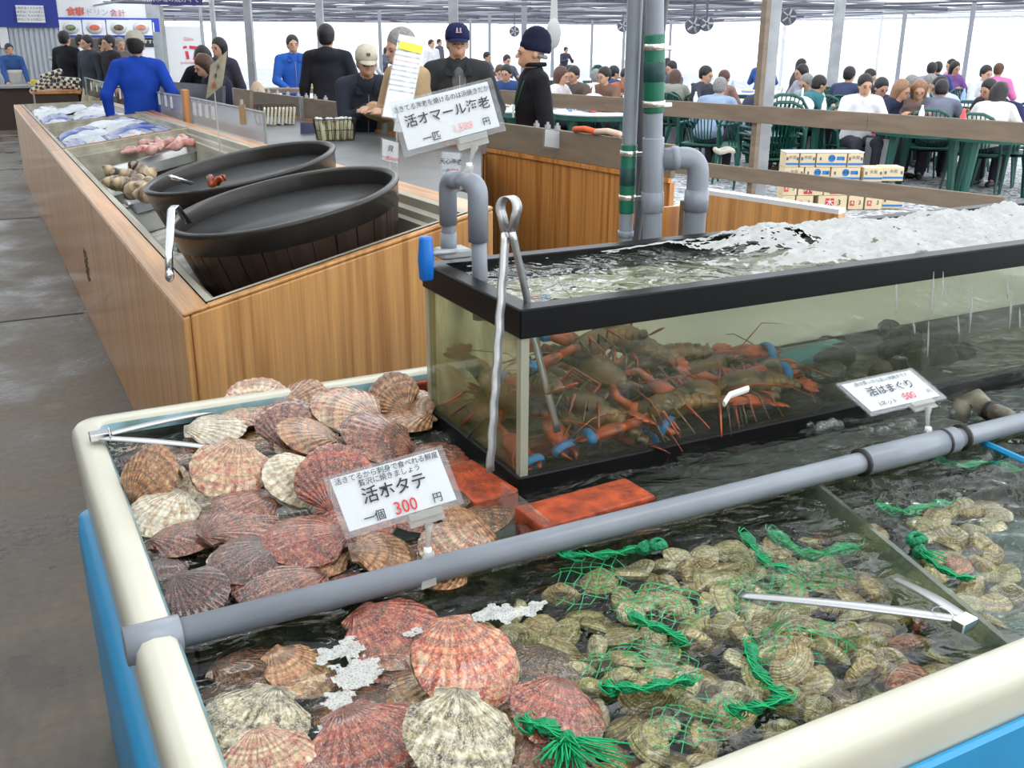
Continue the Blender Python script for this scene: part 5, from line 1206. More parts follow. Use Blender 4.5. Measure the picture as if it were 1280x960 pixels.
# brown board barrier, a panel per section
cuts = [(by(842), by(606), 'right'), (by(606), by(482), 'middle'), (by(482), by(378), 'left of the old man'), (by(376), by(294), 'behind the wire basket')]
for i, (ya, yb, w) in enumerate(cuts):
    bo = thing('board_barrier', 'weathered brown board along the shelf back, section '+('reaching the grey pipes', 'under the big lobster price sign', 'before the old man in beige cap', 'behind the wire baskets')[i], 'barrier', ((bar_x(ya)), (ya+yb)/2, 0), group='brown barrier boards')
    bquad(ya+.01, yb-.01, 0.95, 1.12).build('board', M_brown, bo, bev=0.003); bquad(ya+.01, yb-.01, 0.925, 0.95, 0.02, -0.012).build('base_strip', M_bam2, bo)
    m = MB(); m.box((bar_x(yb)-0.012, yb, 1.02), (0.03, 0.05, 0.22)); m.build('joint_post', M_galv, bo)
    bquad(ya+.01, yb-.01, 0.0, 0.925, 0.03).build('lower_panel', M_bam2, bo)
# bamboo lower wall right of the pipes
q0, q1 = Z(862, 240, .95), Z(1048, 268, .95)
lw = thing('low_wall', 'low bamboo wall with a white capping behind the glass tank at the right', 'wall', ((q0+q1)/2)*Vector((1, 1, 0))); dn = Vector((0.06, 0.02, 0))
m = MB(); m.hexa([(q0.x, q0.y, 0), (q1.x, q1.y, 0), (q1.x+.06, q1.y+.02, 0), (q0.x+.06, q0.y+.02, 0), q0, q1, q1+dn, q0+dn]); m.build('bamboo_panel', M_bam, lw)
m = MB(); m.hexa([q0, q1, q1+dn, q0+dn, q0+Vector((0, 0, .02)), q1+Vector((0, 0, .02)), q1+dn+Vector((0, 0, .02)), q0+dn+Vector((0, 0, .02))]); m.build('white_capping', M_wpaint, lw)
p = PY(860, 262, 3.4); m = MB(); m.box((p.x, p.y, 0.5), (0.07, 0.03, 1.0)); o = m.build('wooden_post', mat('old_post_wood', srgb(120, 104, 78), 0.6, var=0.5, vscale=6, stretch=(8, 8, 1)), None, bev=.003); tag(o, 'old wooden post with rusty bolts between pipes and low wall', 'post')
for z_ in (0.86, .98): b_ = MB().sphere((p.x, p.y-.017, z_), (.012, .006, .012), 8, 5).build('bolt', mat('rust', srgb(110, 50, 20), .8), o)
p = PY(842, 262, 3.5); m = MB(); m.box((p.x, p.y, 0.48), (0.22, 0.02, 0.96)); tag(m.build('bamboo_board', M_bam2), 'orange bamboo board seen between the vertical pipes', 'board')

# clear screens standing along the shelf front
M_screen = clear_mat('scuffed_screen', tint=(0.86, 0.87, 0.88), ior=1.2, haze=0.2, rough=0.25, hcol=(0.62, 0.64, 0.66))
def scr(px0, px1, t0, t1, b0, b1, label):
    a = PX(px0, t0, 1.62); b_ = PX(px1, t1, 1.62); c_ = PX(px1, b1, 1.62); d_ = PX(px0, b0, 1.62)
    t = thing('clear_screen', label, 'screen', d_, group='clear screens behind the counters'); m = MB(); m.slab([d_, c_, b_, a], 0.006); m.build('pane', M_screen, t)
    m = MB(); m.tube([a, b_], 0.008, 6); m.build('top_rail', M_galv, t)
    for q_ in (a, b_): m = MB(); m.tube([q_, Vector((q_.x, q_.y, .93 if q_.y < 11.9 else 0))], .01, 6); m.build('upright', M_galv, t)
    return a, b_
_ms2 = M_screen; M_screen = M_clear; scr(106, 165, 97, 112, 118, 134, 'clear screen farthest back beside the staff man in blue'); M_screen = _ms2
scr(170, 227, 112, 120, 132, 150, 'middle clear screen with hanging price tags')
scr(238, 330, 122, 141, 152, 178, 'nearest clear screen before the tan poster')
p = PX(233, 135, 1.64); m = MB(); m.box((1.64, p.y, p.z-.0), (0.05, 0.12, 0.30)); tag(m.build('wooden_divider', M_bam2, bev=.003), 'orange wooden upright between two clear screens', 'post')
# grey board barriers further back on the left
def facade(px0, px1, y_, t0, t1, b0, b1, m_, name, label, cat, th=0.04, grp=None):
    a, b_, c_, d_ = PY(px0, t0, y_), PY(px1, t1, y_), PY(px1, b1, y_), PY(px0, b0, y_)
    m = MB(); m.slab([d_, c_, b_, a], th); o = m.build(name, m_); tag(o, label, cat, grp); return a, b_, c_, d_
M_gboard = mat('dark_grey_board', srgb(92, 90, 96), 0.5, var=0.25, vscale=4)
def quad3(pts, m_, name, label, cat, th=0.03, grp=None):
    m = MB(); m.slab(pts, th); o = m.build(name, m_); tag(o, label, cat, grp); return o
quad3([PY(200, 118, 11.2), PY(278, 134, 9.6), PY(278, 107, 9.6), PY(200, 101, 11.2)], M_gboard, 'grey_barrier', 'dark grey board barrier behind the leaning women', 'barrier')
quad3([PY(292, 134, 9.0), PY(312, 139, 8.6), PY(312, 113, 8.6), PY(292, 110, 9.0)], M_brown, 'brown_barrier', 'short brown board beside the tan poster', 'barrier')

# ---------------------------------------------------------------- price signs
def sign(corners, ys_, label, lines, clip_foot=None, name='price_sign', margin=0.05, card=None, clip=True, cat='sign', th=0.002, sleeve=True, stem_to=None):
    """corners px: TL, TR, BR, BL; ys_: y depth of top and bottom edge"""
    TL, TR = PY(*corners[0], ys_[0]), PY(*corners[1], ys_[0]+(ys_[2] if len(ys_) > 2 else 0)); BR, BL = PY(*corners[2], ys_[1]+(ys_[2] if len(ys_) > 2 else 0)), PY(*corners[3], ys_[1])
    U = ((TR-TL)+(BR-BL))/2; V = ((TL-BL)+(TR-BR))/2; O = (TL+TR+BR+BL)/4-U/2-V/2; Nn = U.cross(V).normalized()
    if Nn.dot(Vector((0, 0, CAM_H))-O) < 0: Nn = -Nn
    t = thing(name, label, cat, O)
    def at(u, v, d=0.0): return O+U*u+V*v+Nn*d
    mx_, my = margin, margin*U.length/V.length
    m = MB(); m.slab([at(mx_, my), at(1-mx_, my), at(1-mx_, 1-my*0.5), at(mx_, 1-my*0.5)], th*0.5); m.build('card', card or M_white, t)
    if sleeve:
        m = MB(); m.slab([at(0, 0, .0022), at(1, 0, .0022), at(1, 1, .0022), at(0, 1, .0022)], 0.0008); m.slab([at(0, 0, -.0022), at(1, 0, -.0022), at(1, 1, -.0022), at(0, 1, -.0022)], 0.0008); m.build('sleeve', M_sleeve, t)
    uh, vh = U.normalized(), V.normalized(); Rm = Matrix((uh, Nn.cross(uh).normalized(), Nn)).transposed().to_euler()
    for (s, u, v, h, mt, wt, sx) in lines:
        p = at(u, v, 0.0048)-O
        lettering(s, h*V.length, mt, t, p, Rm, min(wt*.35, .003)*V.length, sx=sx)
    if stem_to is not None:
        q_ = at(.5, .03, -.004); m = MB(); m.tube([q_, Vector((q_.x, q_.y, stem_to))], .004, 6); m.build('stem', M_clip, t)
    if clip:
        m = MB(); c0 = at(0.66, -0.02); cu = U*0.15; m.slab([c0-cu-V*0.12, c0+cu-V*0.12, c0+cu+V*0.10, c0-cu+V*0.10], 0.006); m.slab([c0-cu*.95-V*0.02+Nn*.006, c0+cu*.95-V*0.02+Nn*.006, c0+cu*.95+V*0.10+Nn*.006, c0-cu*.95+V*0.10+Nn*.006], 0.003); m.build('clip_jaw', M_clip, t, bev=0.001)
        if clip_foot is not None:
            b_ = c0-V*0.12; f = clip_foot; mid = b_*0.55+f*0.45
            m = MB(); m.tube([b_, b_*0.7+mid*0.3, mid], [0.010, 0.005, 0.004], 8); m.build('stem', M_clip, t, True)
            m = MB(); m.sphere(mid, 0.0075, 10, 8); m.tube([mid+Vector((0, 0, .008)), mid-Vector((0, 0, .008))], 0.007, 10); m.build('ball_joint', M_white, t, True)
            m = MB(); dd = (f-mid); s_ = uh*0.010
            for sg in (-1, 1):
                m.hexa([mid-s_+Nn*.001, mid+s_+Nn*.001, mid+s_+Nn*.005*sg+Nn*.002, mid-s_+Nn*.005*sg+Nn*.002, f-s_*1.4+Nn*(.012*sg), f+s_*1.4+Nn*(.012*sg), f+s_*1.4+Nn*(.012*sg+.004), f-s_*1.4+Nn*(.012*sg+.004)])
            m.build('foot_clip', M_clip, t, bev=0.001)
    return t
B_, R_k = M_ink, M_red
sign([(403, 596), (552, 558), (581, 628), (432, 676)], (1.475, 1.42), 'white scallop price sign with red 300 clipped on the crossing pipe at the left',
     [('活きてるから刺身で食べれる鮮度', .50, .87, .115, B_, .001, 1), ('贅沢に焼きましょう', .50, .755, .115, B_, .001, 1), ('活ホタテ', .50, .535, .27, B_, .009, 1.0), ('一個', .27, .20, .18, B_, .003, 1), ('300', .53, .22, .29, R_k, .006, 0.9), ('円', .80, .21, .17, B_, .003, 1)], PY(533, 735, 1.355))
sign([(487, 128), (613, 97), (634, 163), (504, 197)], (2.10, 2.06), 'large white lobster price sign with faded red price on the grey pipe arch',
     [('活きてる海老を焼けるのは浜焼きだから', .50, .82, .12, B_, .001, .95), ('活オマール海老', .50, .57, .235, B_, .006, 1.05), ('一匹', .29, .21, .18, B_, .003, 1), ('1,500', .60, .26, .19, M_paler, .004, 1), ('円', .83, .24, .16, B_, .003, 1)], PY(578, 238, 2.02))
sign([(1046, 479), (1138, 461), (1186, 497), (1088, 521)], (1.53, 1.44), 'white clam price sign with red 500 clipped on the crossing pipe at the right',
     [('身が厚いから旨い浜焼きです', .50, .83, .12, B_, .001, 1), ('活はまぐり', .50, .56, .26, B_, .008, 1.05), ('1ネット', .30, .21, .16, B_, .003, 1), ('500', .60, .26, .26, R_k, .006, 0.9), ('円', .87, .26, .14, B_, .002, 1)], PY(1160, 572, 1.36))
M_yel = mat('yellow_print', srgb(240, 235, 60), 0.5)
nt_ = sign([(498, 41), (532, 50), (512, 150), (477, 147)], (5.0, 4.75), 'tall white leaning notice with a yellow heading beside the lobster sign', [('海老・貝の焼き方について', .52, .90, .030, B_, .0003, 1)]+[('＿'*7 if False else '焼き方の説明をよくお読みください'[:13-(i % 3)], .5, .80-.06*i, .024, M_red if i == 2 else B_, 0, 1) for i in range(9)], None, 'notice_sheet', 0.03, stem_to=.93)
def tagcard(c, y_, label, lines=(), m_=None, name='price_card', yy=None, stem_to=None):
    return sign(c, (y_, y_ if yy is None else yy), label, lines, None, name, 0.08, m_, clip=False, cat='card', th=0.001, sleeve=True, stem_to=stem_to)
_n = [o for o in bpy.data.objects if o.name.startswith('notice_sheet') and o.type == 'EMPTY'][0]
a_, b_, c_, d_ = PY(500, 51, 4.97), PY(529, 58, 4.97), PY(527, 68, 4.95), PY(498, 60, 4.95)
m = MB(); m.slab([d_, c_, b_, a_], .001); m.build('yellow_heading', M_yel, _n)
tagcard([(476, 173), (500, 177), (499, 208), (476, 200)], 4.4, 'small white price card hanging left of the lobster sign', [('貝', .5, .62, .3, B_, .002, 1), ('一皿300円', .5, .2, .18, M_red, .002, 1)], stem_to=.93)
tagcard([(551, 190), (577, 190), (576, 222), (551, 219)], 2.17, 'small white price card hanging just above the grey pipe arch', [('天心海老', .45, .6, .26, B_, .004, 1), ('一皿', .22, .22, .18, B_, .002, 1), ('400', .62, .22, .26, M_red, .006, 1)], stem_to=1.16)
tagcard([(680, 160), (706, 164), (705, 189), (678, 185)], by(692)-.06, 'blank white card taped on the brown barrier below the beanie man')
sign([(262, 82), (286, 62), (277, 108), (258, 124)], (6.6, 6.6, -.15), 'slanted tan poster with red print standing before the leaning women', [('浜', .55, .7, .2, M_ink, .002, 1), ('海', .5, .45, .2, M_ink, .002, 1), ('焼', .45, .22, .2, M_red, .002, 1)], None, 'tan_poster', 0.03, mat('tan_paper', srgb(206, 188, 140), .6, var=.3, vscale=20), clip=False, cat='poster', stem_to=.93)
sign([(374, 152), (396, 154), (395, 190), (376, 190)], (by(385)-1.2, by(385)-1.2), 'dark blue price card standing between the two wire baskets', [], None, 'blue_card', .04, mat('navy_card', srgb(60, 66, 110), .5), clip=False, cat='card')
p = PY(405, 172, by(405)-1.3); m = MB(); m.lathe([(0.001, -.002), (.06, -.002), (.06, .002), (.001, .002)], 24, mtx=Matrix.Rotation(PI/2, 3, 'X')); o = m.build('round_card', mat('tan_card', srgb(190, 160, 120), .6)); place(o, p, (0, 0, -.3)); tag(o, 'round tan card leaning on the right wire basket', 'card')
tg = MB(); tg.slab([(-.03, 0, -.05), (.03, 0, -.05), (.03, 0, .05), (-.03, 0, .05)], .002); TG = tg.build('price_tag', M_white); tag(TG, 'x', 'tag')
m = MB(); m.box((0, 0, .06), (.015, .012, .025)); m.build('tag_clip', M_clip, TG)
for ti, (px, py) in enumerate(((114, 108), (121, 110), (128, 112), (135, 114), (142, 115), (150, 118), (158, 120), (176, 122), (183, 122), (190, 122), (199, 124), (207, 126), (214, 128), (243, 136), (250, 137), (258, 139), (266, 141))):
    p = PX(px, py, 1.605); inst(TG, p, (0, 0, -PI/2+.15), 1.0, 'small white price tag on the clear screens, '+ORD[ti]+' from the left', 'price tags on the clear screens')
p = PX(172, 101, 1.605); inst(TG, p, (0, .15, -PI/2+.5), 1.5, 'taller white price tag standing up before the staff man in blue')
p = PX(303, 143, 1.605); inst(TG, p, (0, 0, -PI/2+.3), 1.3, 'tan price tag with clip standing at the near end of the clear screens', mmap={'white_card': bpy.data.materials['tan_card']})
mm = MB(); mm.box((0, 0, .012), (.03, .02, .024)); mm.box((0, 0, .03), (.012, .01, .02)); TC = mm.build('card_clip', M_clip); tag(TC, 'x', 'clip')
for i, px in enumerate((322, 334, 345, 358, 371, 381, 392, 405, 437, 449, 462, 470, 668, 682, 694)):
    yy = by(px); inst(TC, (bar_x(yy)+.015, yy, 1.12), (0, 0, .2), 1.0, 'tiny clear card clip on the brown barrier top, '+ORD[i]+' from the left', 'card clips on the brown barrier')
# orange and white straps lying over the board left of the pipes
for i, (pa, pb_, mm_) in enumerate((((718, 160), (745, 163), 'o'), ((745, 163), (775, 166), 'w'))):
    yy = (by(pa[0])+by(pb_[0]))/2
    a, b_ = PY(pa[0], pa[1]+2, by(pa[0])), PY(pb_[0], pb_[1]+2, by(pb_[0])); m = MB(); m.tube([a, (a+b_)/2+Vector((0, 0, .01)), b_], .018, 8)
    tag(m.build('cloth_roll', mat('orange_cloth', srgb(226, 100, 50), .7) if mm_ == 'o' else mat('pale_orange_cloth', srgb(232, 200, 180), .7), None, True), ('orange' if mm_ == 'o' else 'pale striped')+' rolled cloth tied on the brown board left of the grey pipes', 'cloth')
m = MB(); [m.slab([(-.05, 0, -.02), (.05, 0, -.02), (.05, 0, .02), (-.05, 0, .02)], .002)]

# wire baskets
def basket(px0, px1, pyt, pyb, yy, label):
    a = PY((px0+px1)/2, pyb, yy); w_ = (PY(px1, pyb, yy)-PY(px0, pyb, yy)).length; h_ = 0.15
    t = thing('wire_basket', label, 'basket', (a.x, a.y, 0.932), (0, 0, -.25), group='wire baskets on the steel shelf'); d_ = w_*.7
    M_w = mat('dark_wire', srgb(60, 58, 54), .4, .6)
    m = MB()
    for z_, k in ((0.004, .86), (h_*.5, .93), (h_, 1.0)):
        m.tube([(-w_/2*k, -d_/2*k, z_), (w_/2*k, -d_/2*k, z_), (w_/2*k, d_/2*k, z_), (-w_/2*k, d_/2*k, z_)], .003, 5, closed=True)
    m.build('hoop', M_w, t, world=False); m = MB()
    for i in range(11):
        u = -1+2*i/10
        for s in (-1, 1):
            m.tube([(u*w_/2*.86, s*d_/2*.86, .004), (u*w_/2, s*d_/2, h_)], .0022, 4); m.tube([(s*w_/2*.86, u*d_/2*.86, .004), (s*w_/2, u*d_/2, h_)], .0022, 4)
    m.build('wire', M_w, t, world=False); return t, a, w_, d_
t, a, w_, d_ = basket(320, 371, 148, 176, by(345)-1.0, 'left wire basket filled with white paper packs')
pk = MB(); pk.box((0, 0, .07), (.018, .13, .14)); PK = pk.build('paper_pack', mat('cream_paper', srgb(226, 220, 196), .6), bev=.004); tag(PK, 'x', 'package')
for i in range(9): inst(PK, (a.x-w_*.36+i*w_*.09, a.y-.1+i*.0, .935), (rng.uniform(-.15, .1), .15, -.25), 1.0, 'white paper pack in the left wire basket, '+ORD[i]+' from the left', 'paper packs in the left basket')
t, a, w_, d_ = basket(395, 444, 150, 184, by(420)-1.2, 'right wire basket filled with small lidded bottles')
bt = thing('sauce_bottle', 'x', 'bottle'); m = MB(); m.lathe([(.001, 0), (.02, 0), (.021, .01), (.021, .10), (.012, .125), (.011, .135)], 12); m.build('bottle_body', mat('pale_sauce', srgb(190, 186, 150), .3, coat=.5), bt, True); m = MB(); m.lathe([(.013, .133), (.014, .155), (.001, .158)], 12); m.build('cap', M_wpaint, bt, True)
ORD = ('first', 'second', 'third', 'fourth', 'fifth', 'sixth', 'seventh', 'eighth', 'ninth', 'tenth', 'eleventh', 'twelfth', 'thirteenth', 'fourteenth', 'fifteenth', 'sixteenth', 'seventeenth')
Mg_ = mat('green_cap', srgb(150, 165, 70), .4)
for i in range(15):
    inst(bt, (a.x+(-2+i % 5)*w_*.17, a.y+(-1+i//5)*d_*.26, .935), (rng.uniform(-.2, .2), rng.uniform(-.3, .3), 0), 1.0, 'small lidded bottle in the right wire basket, '+('front', 'middle', 'rear')[i//5]+' row, '+ORD[i % 5]+' from the left', 'bottles in the right basket')

# ---------------------------------------------------------------- pipes by the tank
M_gtape = mat('green_tape', srgb(10, 104, 78), 0.45, coat=.2); M_gtaped = mat('dark_green_tape', srgb(22, 66, 66), 0.45)
M_clampm = mat('clamp_steel', (0.7, 0.68, 0.62), .25, .9)
def vpipe(top, bot, yy, wt, wb, label, extra=None, m_=None):
    a, b_ = PY(*bot, yy), PY(*top, yy); d0 = (a-Vector((0, 0, CAM_H))).dot(fwd); d1 = (b_-Vector((0, 0, CAM_H))).dot(fwd); r0, r1 = wb*d0/CAM_F/2, wt*d1/CAM_F/2
    dirv = (b_-a).normalized(); t = thing('standing_pipe', label, 'pipe', a, group='grey pipes standing behind the tank')
    ft = a-dirv*(a.z/dirv.z-0.0); e = b_+dirv*0.7
    m = MB(); m.tube([ft, a, b_, e], [r0, r0, r1, r1], 20); m.build('pipe_tube', m_ or M_pvc, t, True)
    def seg(py0, py1, k, nm, mt):
        u0, u1 = (bot[1]-py0)/(bot[1]-top[1]), (bot[1]-py1)/(bot[1]-top[1]); p0_, p1_ = a.lerp(b_, u0), a.lerp(b_, u1); rr = (r0+(r1-r0)*(u0+u1)/2)*k
        m = MB(); m.tube([p0_, p0_+(p1_-p0_)*.02, p1_-(p1_-p0_)*.02, p1_], [rr*.97, rr, rr, rr*.97], 20); m.build(nm, mt, t, True); return p0_, rr
    for e_ in (extra or []):
        p0_, rr = seg(*e_)
        if e_[3] == 'hose_clamp':
            m = MB(); m.box(p0_+Vector((rr*.9, -rr*.6, .006)), (.03, .014, .012)); m.build('clamp_screw', M_clampm, t, bev=.002)
    return t
vpipe((794, 0), (782, 292), 2.36, 20, 17, 'slim grey pipe wrapped in green tape, leftmost behind the tank', [(264, 175, 1.14, 'tape_wrap', M_gtape), (228, 205, 1.17, 'tape_band', M_gtaped), (190, 183, 1.24, 'hose_clamp', M_clampm), (247, 240, 1.24, 'hose_clamp', M_clampm), (296, 288, 1.2, 'base_socket', M_pvc)])
vpipe((819, 0), (815, 292), 2.30, 22, 24, 'thick grey pipe with green tape at its top, middle behind the tank', [(135, 40, 1.16, 'tape_wrap', M_gtape), (97, 73, 1.2, 'tape_band', M_gtaped), (59, 51, 1.26, 'hose_clamp', M_clampm), (128, 120, 1.26, 'hose_clamp', M_clampm), (262, 166, 1.15, 'coupling', M_pvc), (262, 236, 1.2, 'coupling', M_pvc)])
vpipe((832, 0), (796, 292), 2.44, 9, 10, 'thin dark pipe slanting up behind the thick grey one', [], mat('dark_grey_pipe', srgb(86, 88, 92), .4))
vpipe((803, 0), (800, 292), 2.50, 12, 14, 'dark grey pipe between the two taped pipes', [], bpy.data.materials['dark_grey_pipe'])
e0, e1, e2 = PY(826, 199, 2.30), PY(874, 196, 2.26), PY(878, 285, 2.26); rr = .030
t = thing('elbow_pipe', 'thick grey pipe branching sideways and down right of the taped pipes', 'pipe', e2)
def fillet(pts, r_, n=7):
    out = [pts[0]]
    for i in range(1, len(pts)-1):
        p, a, b = pts[i], (pts[i-1]-pts[i]), (pts[i+1]-pts[i]); rr_ = min(r_, a.length*.49, b.length*.49); A, Bq = p+a.normalized()*rr_, p+b.normalized()*rr_
        for k in range(n+1): t_ = k/n; out.append(A*(1-t_)**2+p*2*t_*(1-t_)+Bq*t_*t_)
    out.append(pts[-1]); return out
e2 = Vector((e1.x, e1.y, e2.z)); arc = fillet([e0, e1, Vector((e1.x, e1.y, 0.0))], .05)
m = MB(); m.tube(arc, rr, 20); m.build('pipe_tube', M_pvc, t, True)
m = MB(); m.tube([e1+Vector((0.0, 0, -.09)), e1+Vector((0, 0, -.15))], rr*1.14, 20); m.build('coupling', M_pvc, t, True)
m = MB(); m.tube([e0.lerp(e1, .25), e0.lerp(e1, .45)], rr*1.1, 20); m.build('coupling', M_pvc, t, True)
# pipe arch on the tank's left side
def fillet(pts, r_, n=7):
    out = [pts[0]]
    for i in range(1, len(pts)-1):
        p, a, b = pts[i], (pts[i-1]-pts[i]), (pts[i+1]-pts[i]); rr_ = min(r_, a.length*.49, b.length*.49); A, Bq = p+a.normalized()*rr_, p+b.normalized()*rr_
        for k in range(n+1): t_ = k/n; out.append(A*(1-t_)**2+p*2*t_*(1-t_)+Bq*t_*t_)
    out.append(pts[-1]); return out
a0 = Vector(PY(561, 318, 2.10)); a1 = Vector((a0.x, a0.y, PY(560, 226, 2.10).z)); b0_ = Vector(PY(600, 345, 1.98)); b1_ = Vector((b0_.x-.004, b0_.y, PY(592, 228, 1.98).z)); zt_ = (a1.z+b1_.z)/2; a1.z = zt_; b1_.z = zt_
t = thing('pipe_arch', 'grey pipe arch dipping into the left end of the glass tank', 'pipe', a0)
m = MB(); m.tube([a0, a1+Vector((0, 0, -.06))], .0155, 18); m.build('pipe_leg', M_pvc, t, True)
m = MB(); m.tube([b0_+Vector((0, 0, -.10)), b0_, b1_+Vector((0, 0, -.06))], .0175, 18); m.build('pipe_leg', M_pvc, t, True)
mid_ = a1.lerp(b1_, .5)
m = MB(); m.tube(fillet([a1+Vector((0, 0, -.105)), a1, mid_-(b1_-a1)*.04], .035), .0205, 18); m.build('elbow', M_pvc, t, True)
m = MB(); m.tube(fillet([b1_+Vector((0, 0, -.125)), b1_, mid_+(b1_-a1)*.04], .040), .0225, 18); m.build('elbow', M_pvc, t, True)
m = MB(); m.tube([mid_-(b1_-a1)*.1, mid_+(b1_-a1)*.1], .018, 18); m.build('pipe_bridge', M_pvc, t, True)
m = MB(); m.tube([a0+Vector((0, 0, .0)), a0+Vector((0, 0, .05))], .019, 18); m.build('coupling', M_pvc, t, True)
m = MB(); m.box(a0+Vector((.005, -.01, .006)), (.075, .06, .022)); m.build('valve_base', M_galv, t, bev=.005)
k = PY(532, 296, 1.95); k2 = PY(533, 350, 1.95); m = MB(); m.tube([k, k+(k2-k)*.05, k.lerp(k2, .5), k2-(k2-k)*.04, k2], [.013, .0145, .018, .0155, .012], 14)
vh = tag(m.build('valve_handle', mat('vivid_blue_plastic', srgb(20, 112, 205), .35), None, True), 'bright blue handle hanging at the left outside of the tank frame', 'handle')
m = MB(); m.tube([k.lerp(k2, .4), Vector((KX0+.004, k.y, k.lerp(k2, .4).z))], .006, 8); m.build('hook', M_galv, vh, True)
# ---------------------------------------------------------------- people
M_skin = mat('skin', srgb(206, 160, 132), 0.5, var=0.12, vscale=12)
M_lip = mat('lips', srgb(160, 90, 80), 0.5)
M_eye = mat('dark_eye', (0.02, 0.015, 0.012), 0.3)
HAIR = {'black': mat('black_hair', srgb(34, 30, 32), 0.5, var=0.4, vscale=60), 'grey': mat('grey_hair', srgb(150, 148, 144), 0.6, var=0.4, vscale=50), 'brown': mat('brown_hair', srgb(92, 62, 46), 0.5, var=0.4, vscale=50), 'light': mat('light_brown_hair', srgb(160, 118, 88), 0.5, var=.35, vscale=50)}
CLO = {}
def cloth(c):
    k = tuple(c)
    if k not in CLO: CLO[k] = mat('cloth_%d_%d_%d' % k, srgb(*c), 0.8, var=0.22, vscale=7, bump=0.35, bscale=16, spec=.2)
    return CLO[k]
def ik(a, b, l1, l2, hint):
    a, b, hint = np.array(a, float), np.array(b, float), np.array(hint, float)
    d = b-a; L = np.linalg.norm(d); mx = (l1+l2)*0.995
    if L > mx: b = a+d/L*mx; d = b-a; L = mx
    x = (l1*l1-l2*l2+L*L)/(2*L); h = math.sqrt(max(l1*l1-x*x, 0)); u = d/L; n = hint-u*(hint@u); n = n/max(np.linalg.norm(n), 1e-6)
    return a+u*x+n*h, b
def rotx(v, a, o=(0, 0, 0)):
    v = np.array(v, float)-o; c, s = math.cos(a), math.sin(a); return np.array([v[0], c*v[1]-s*v[2], s*v[1]+c*v[2]])+o
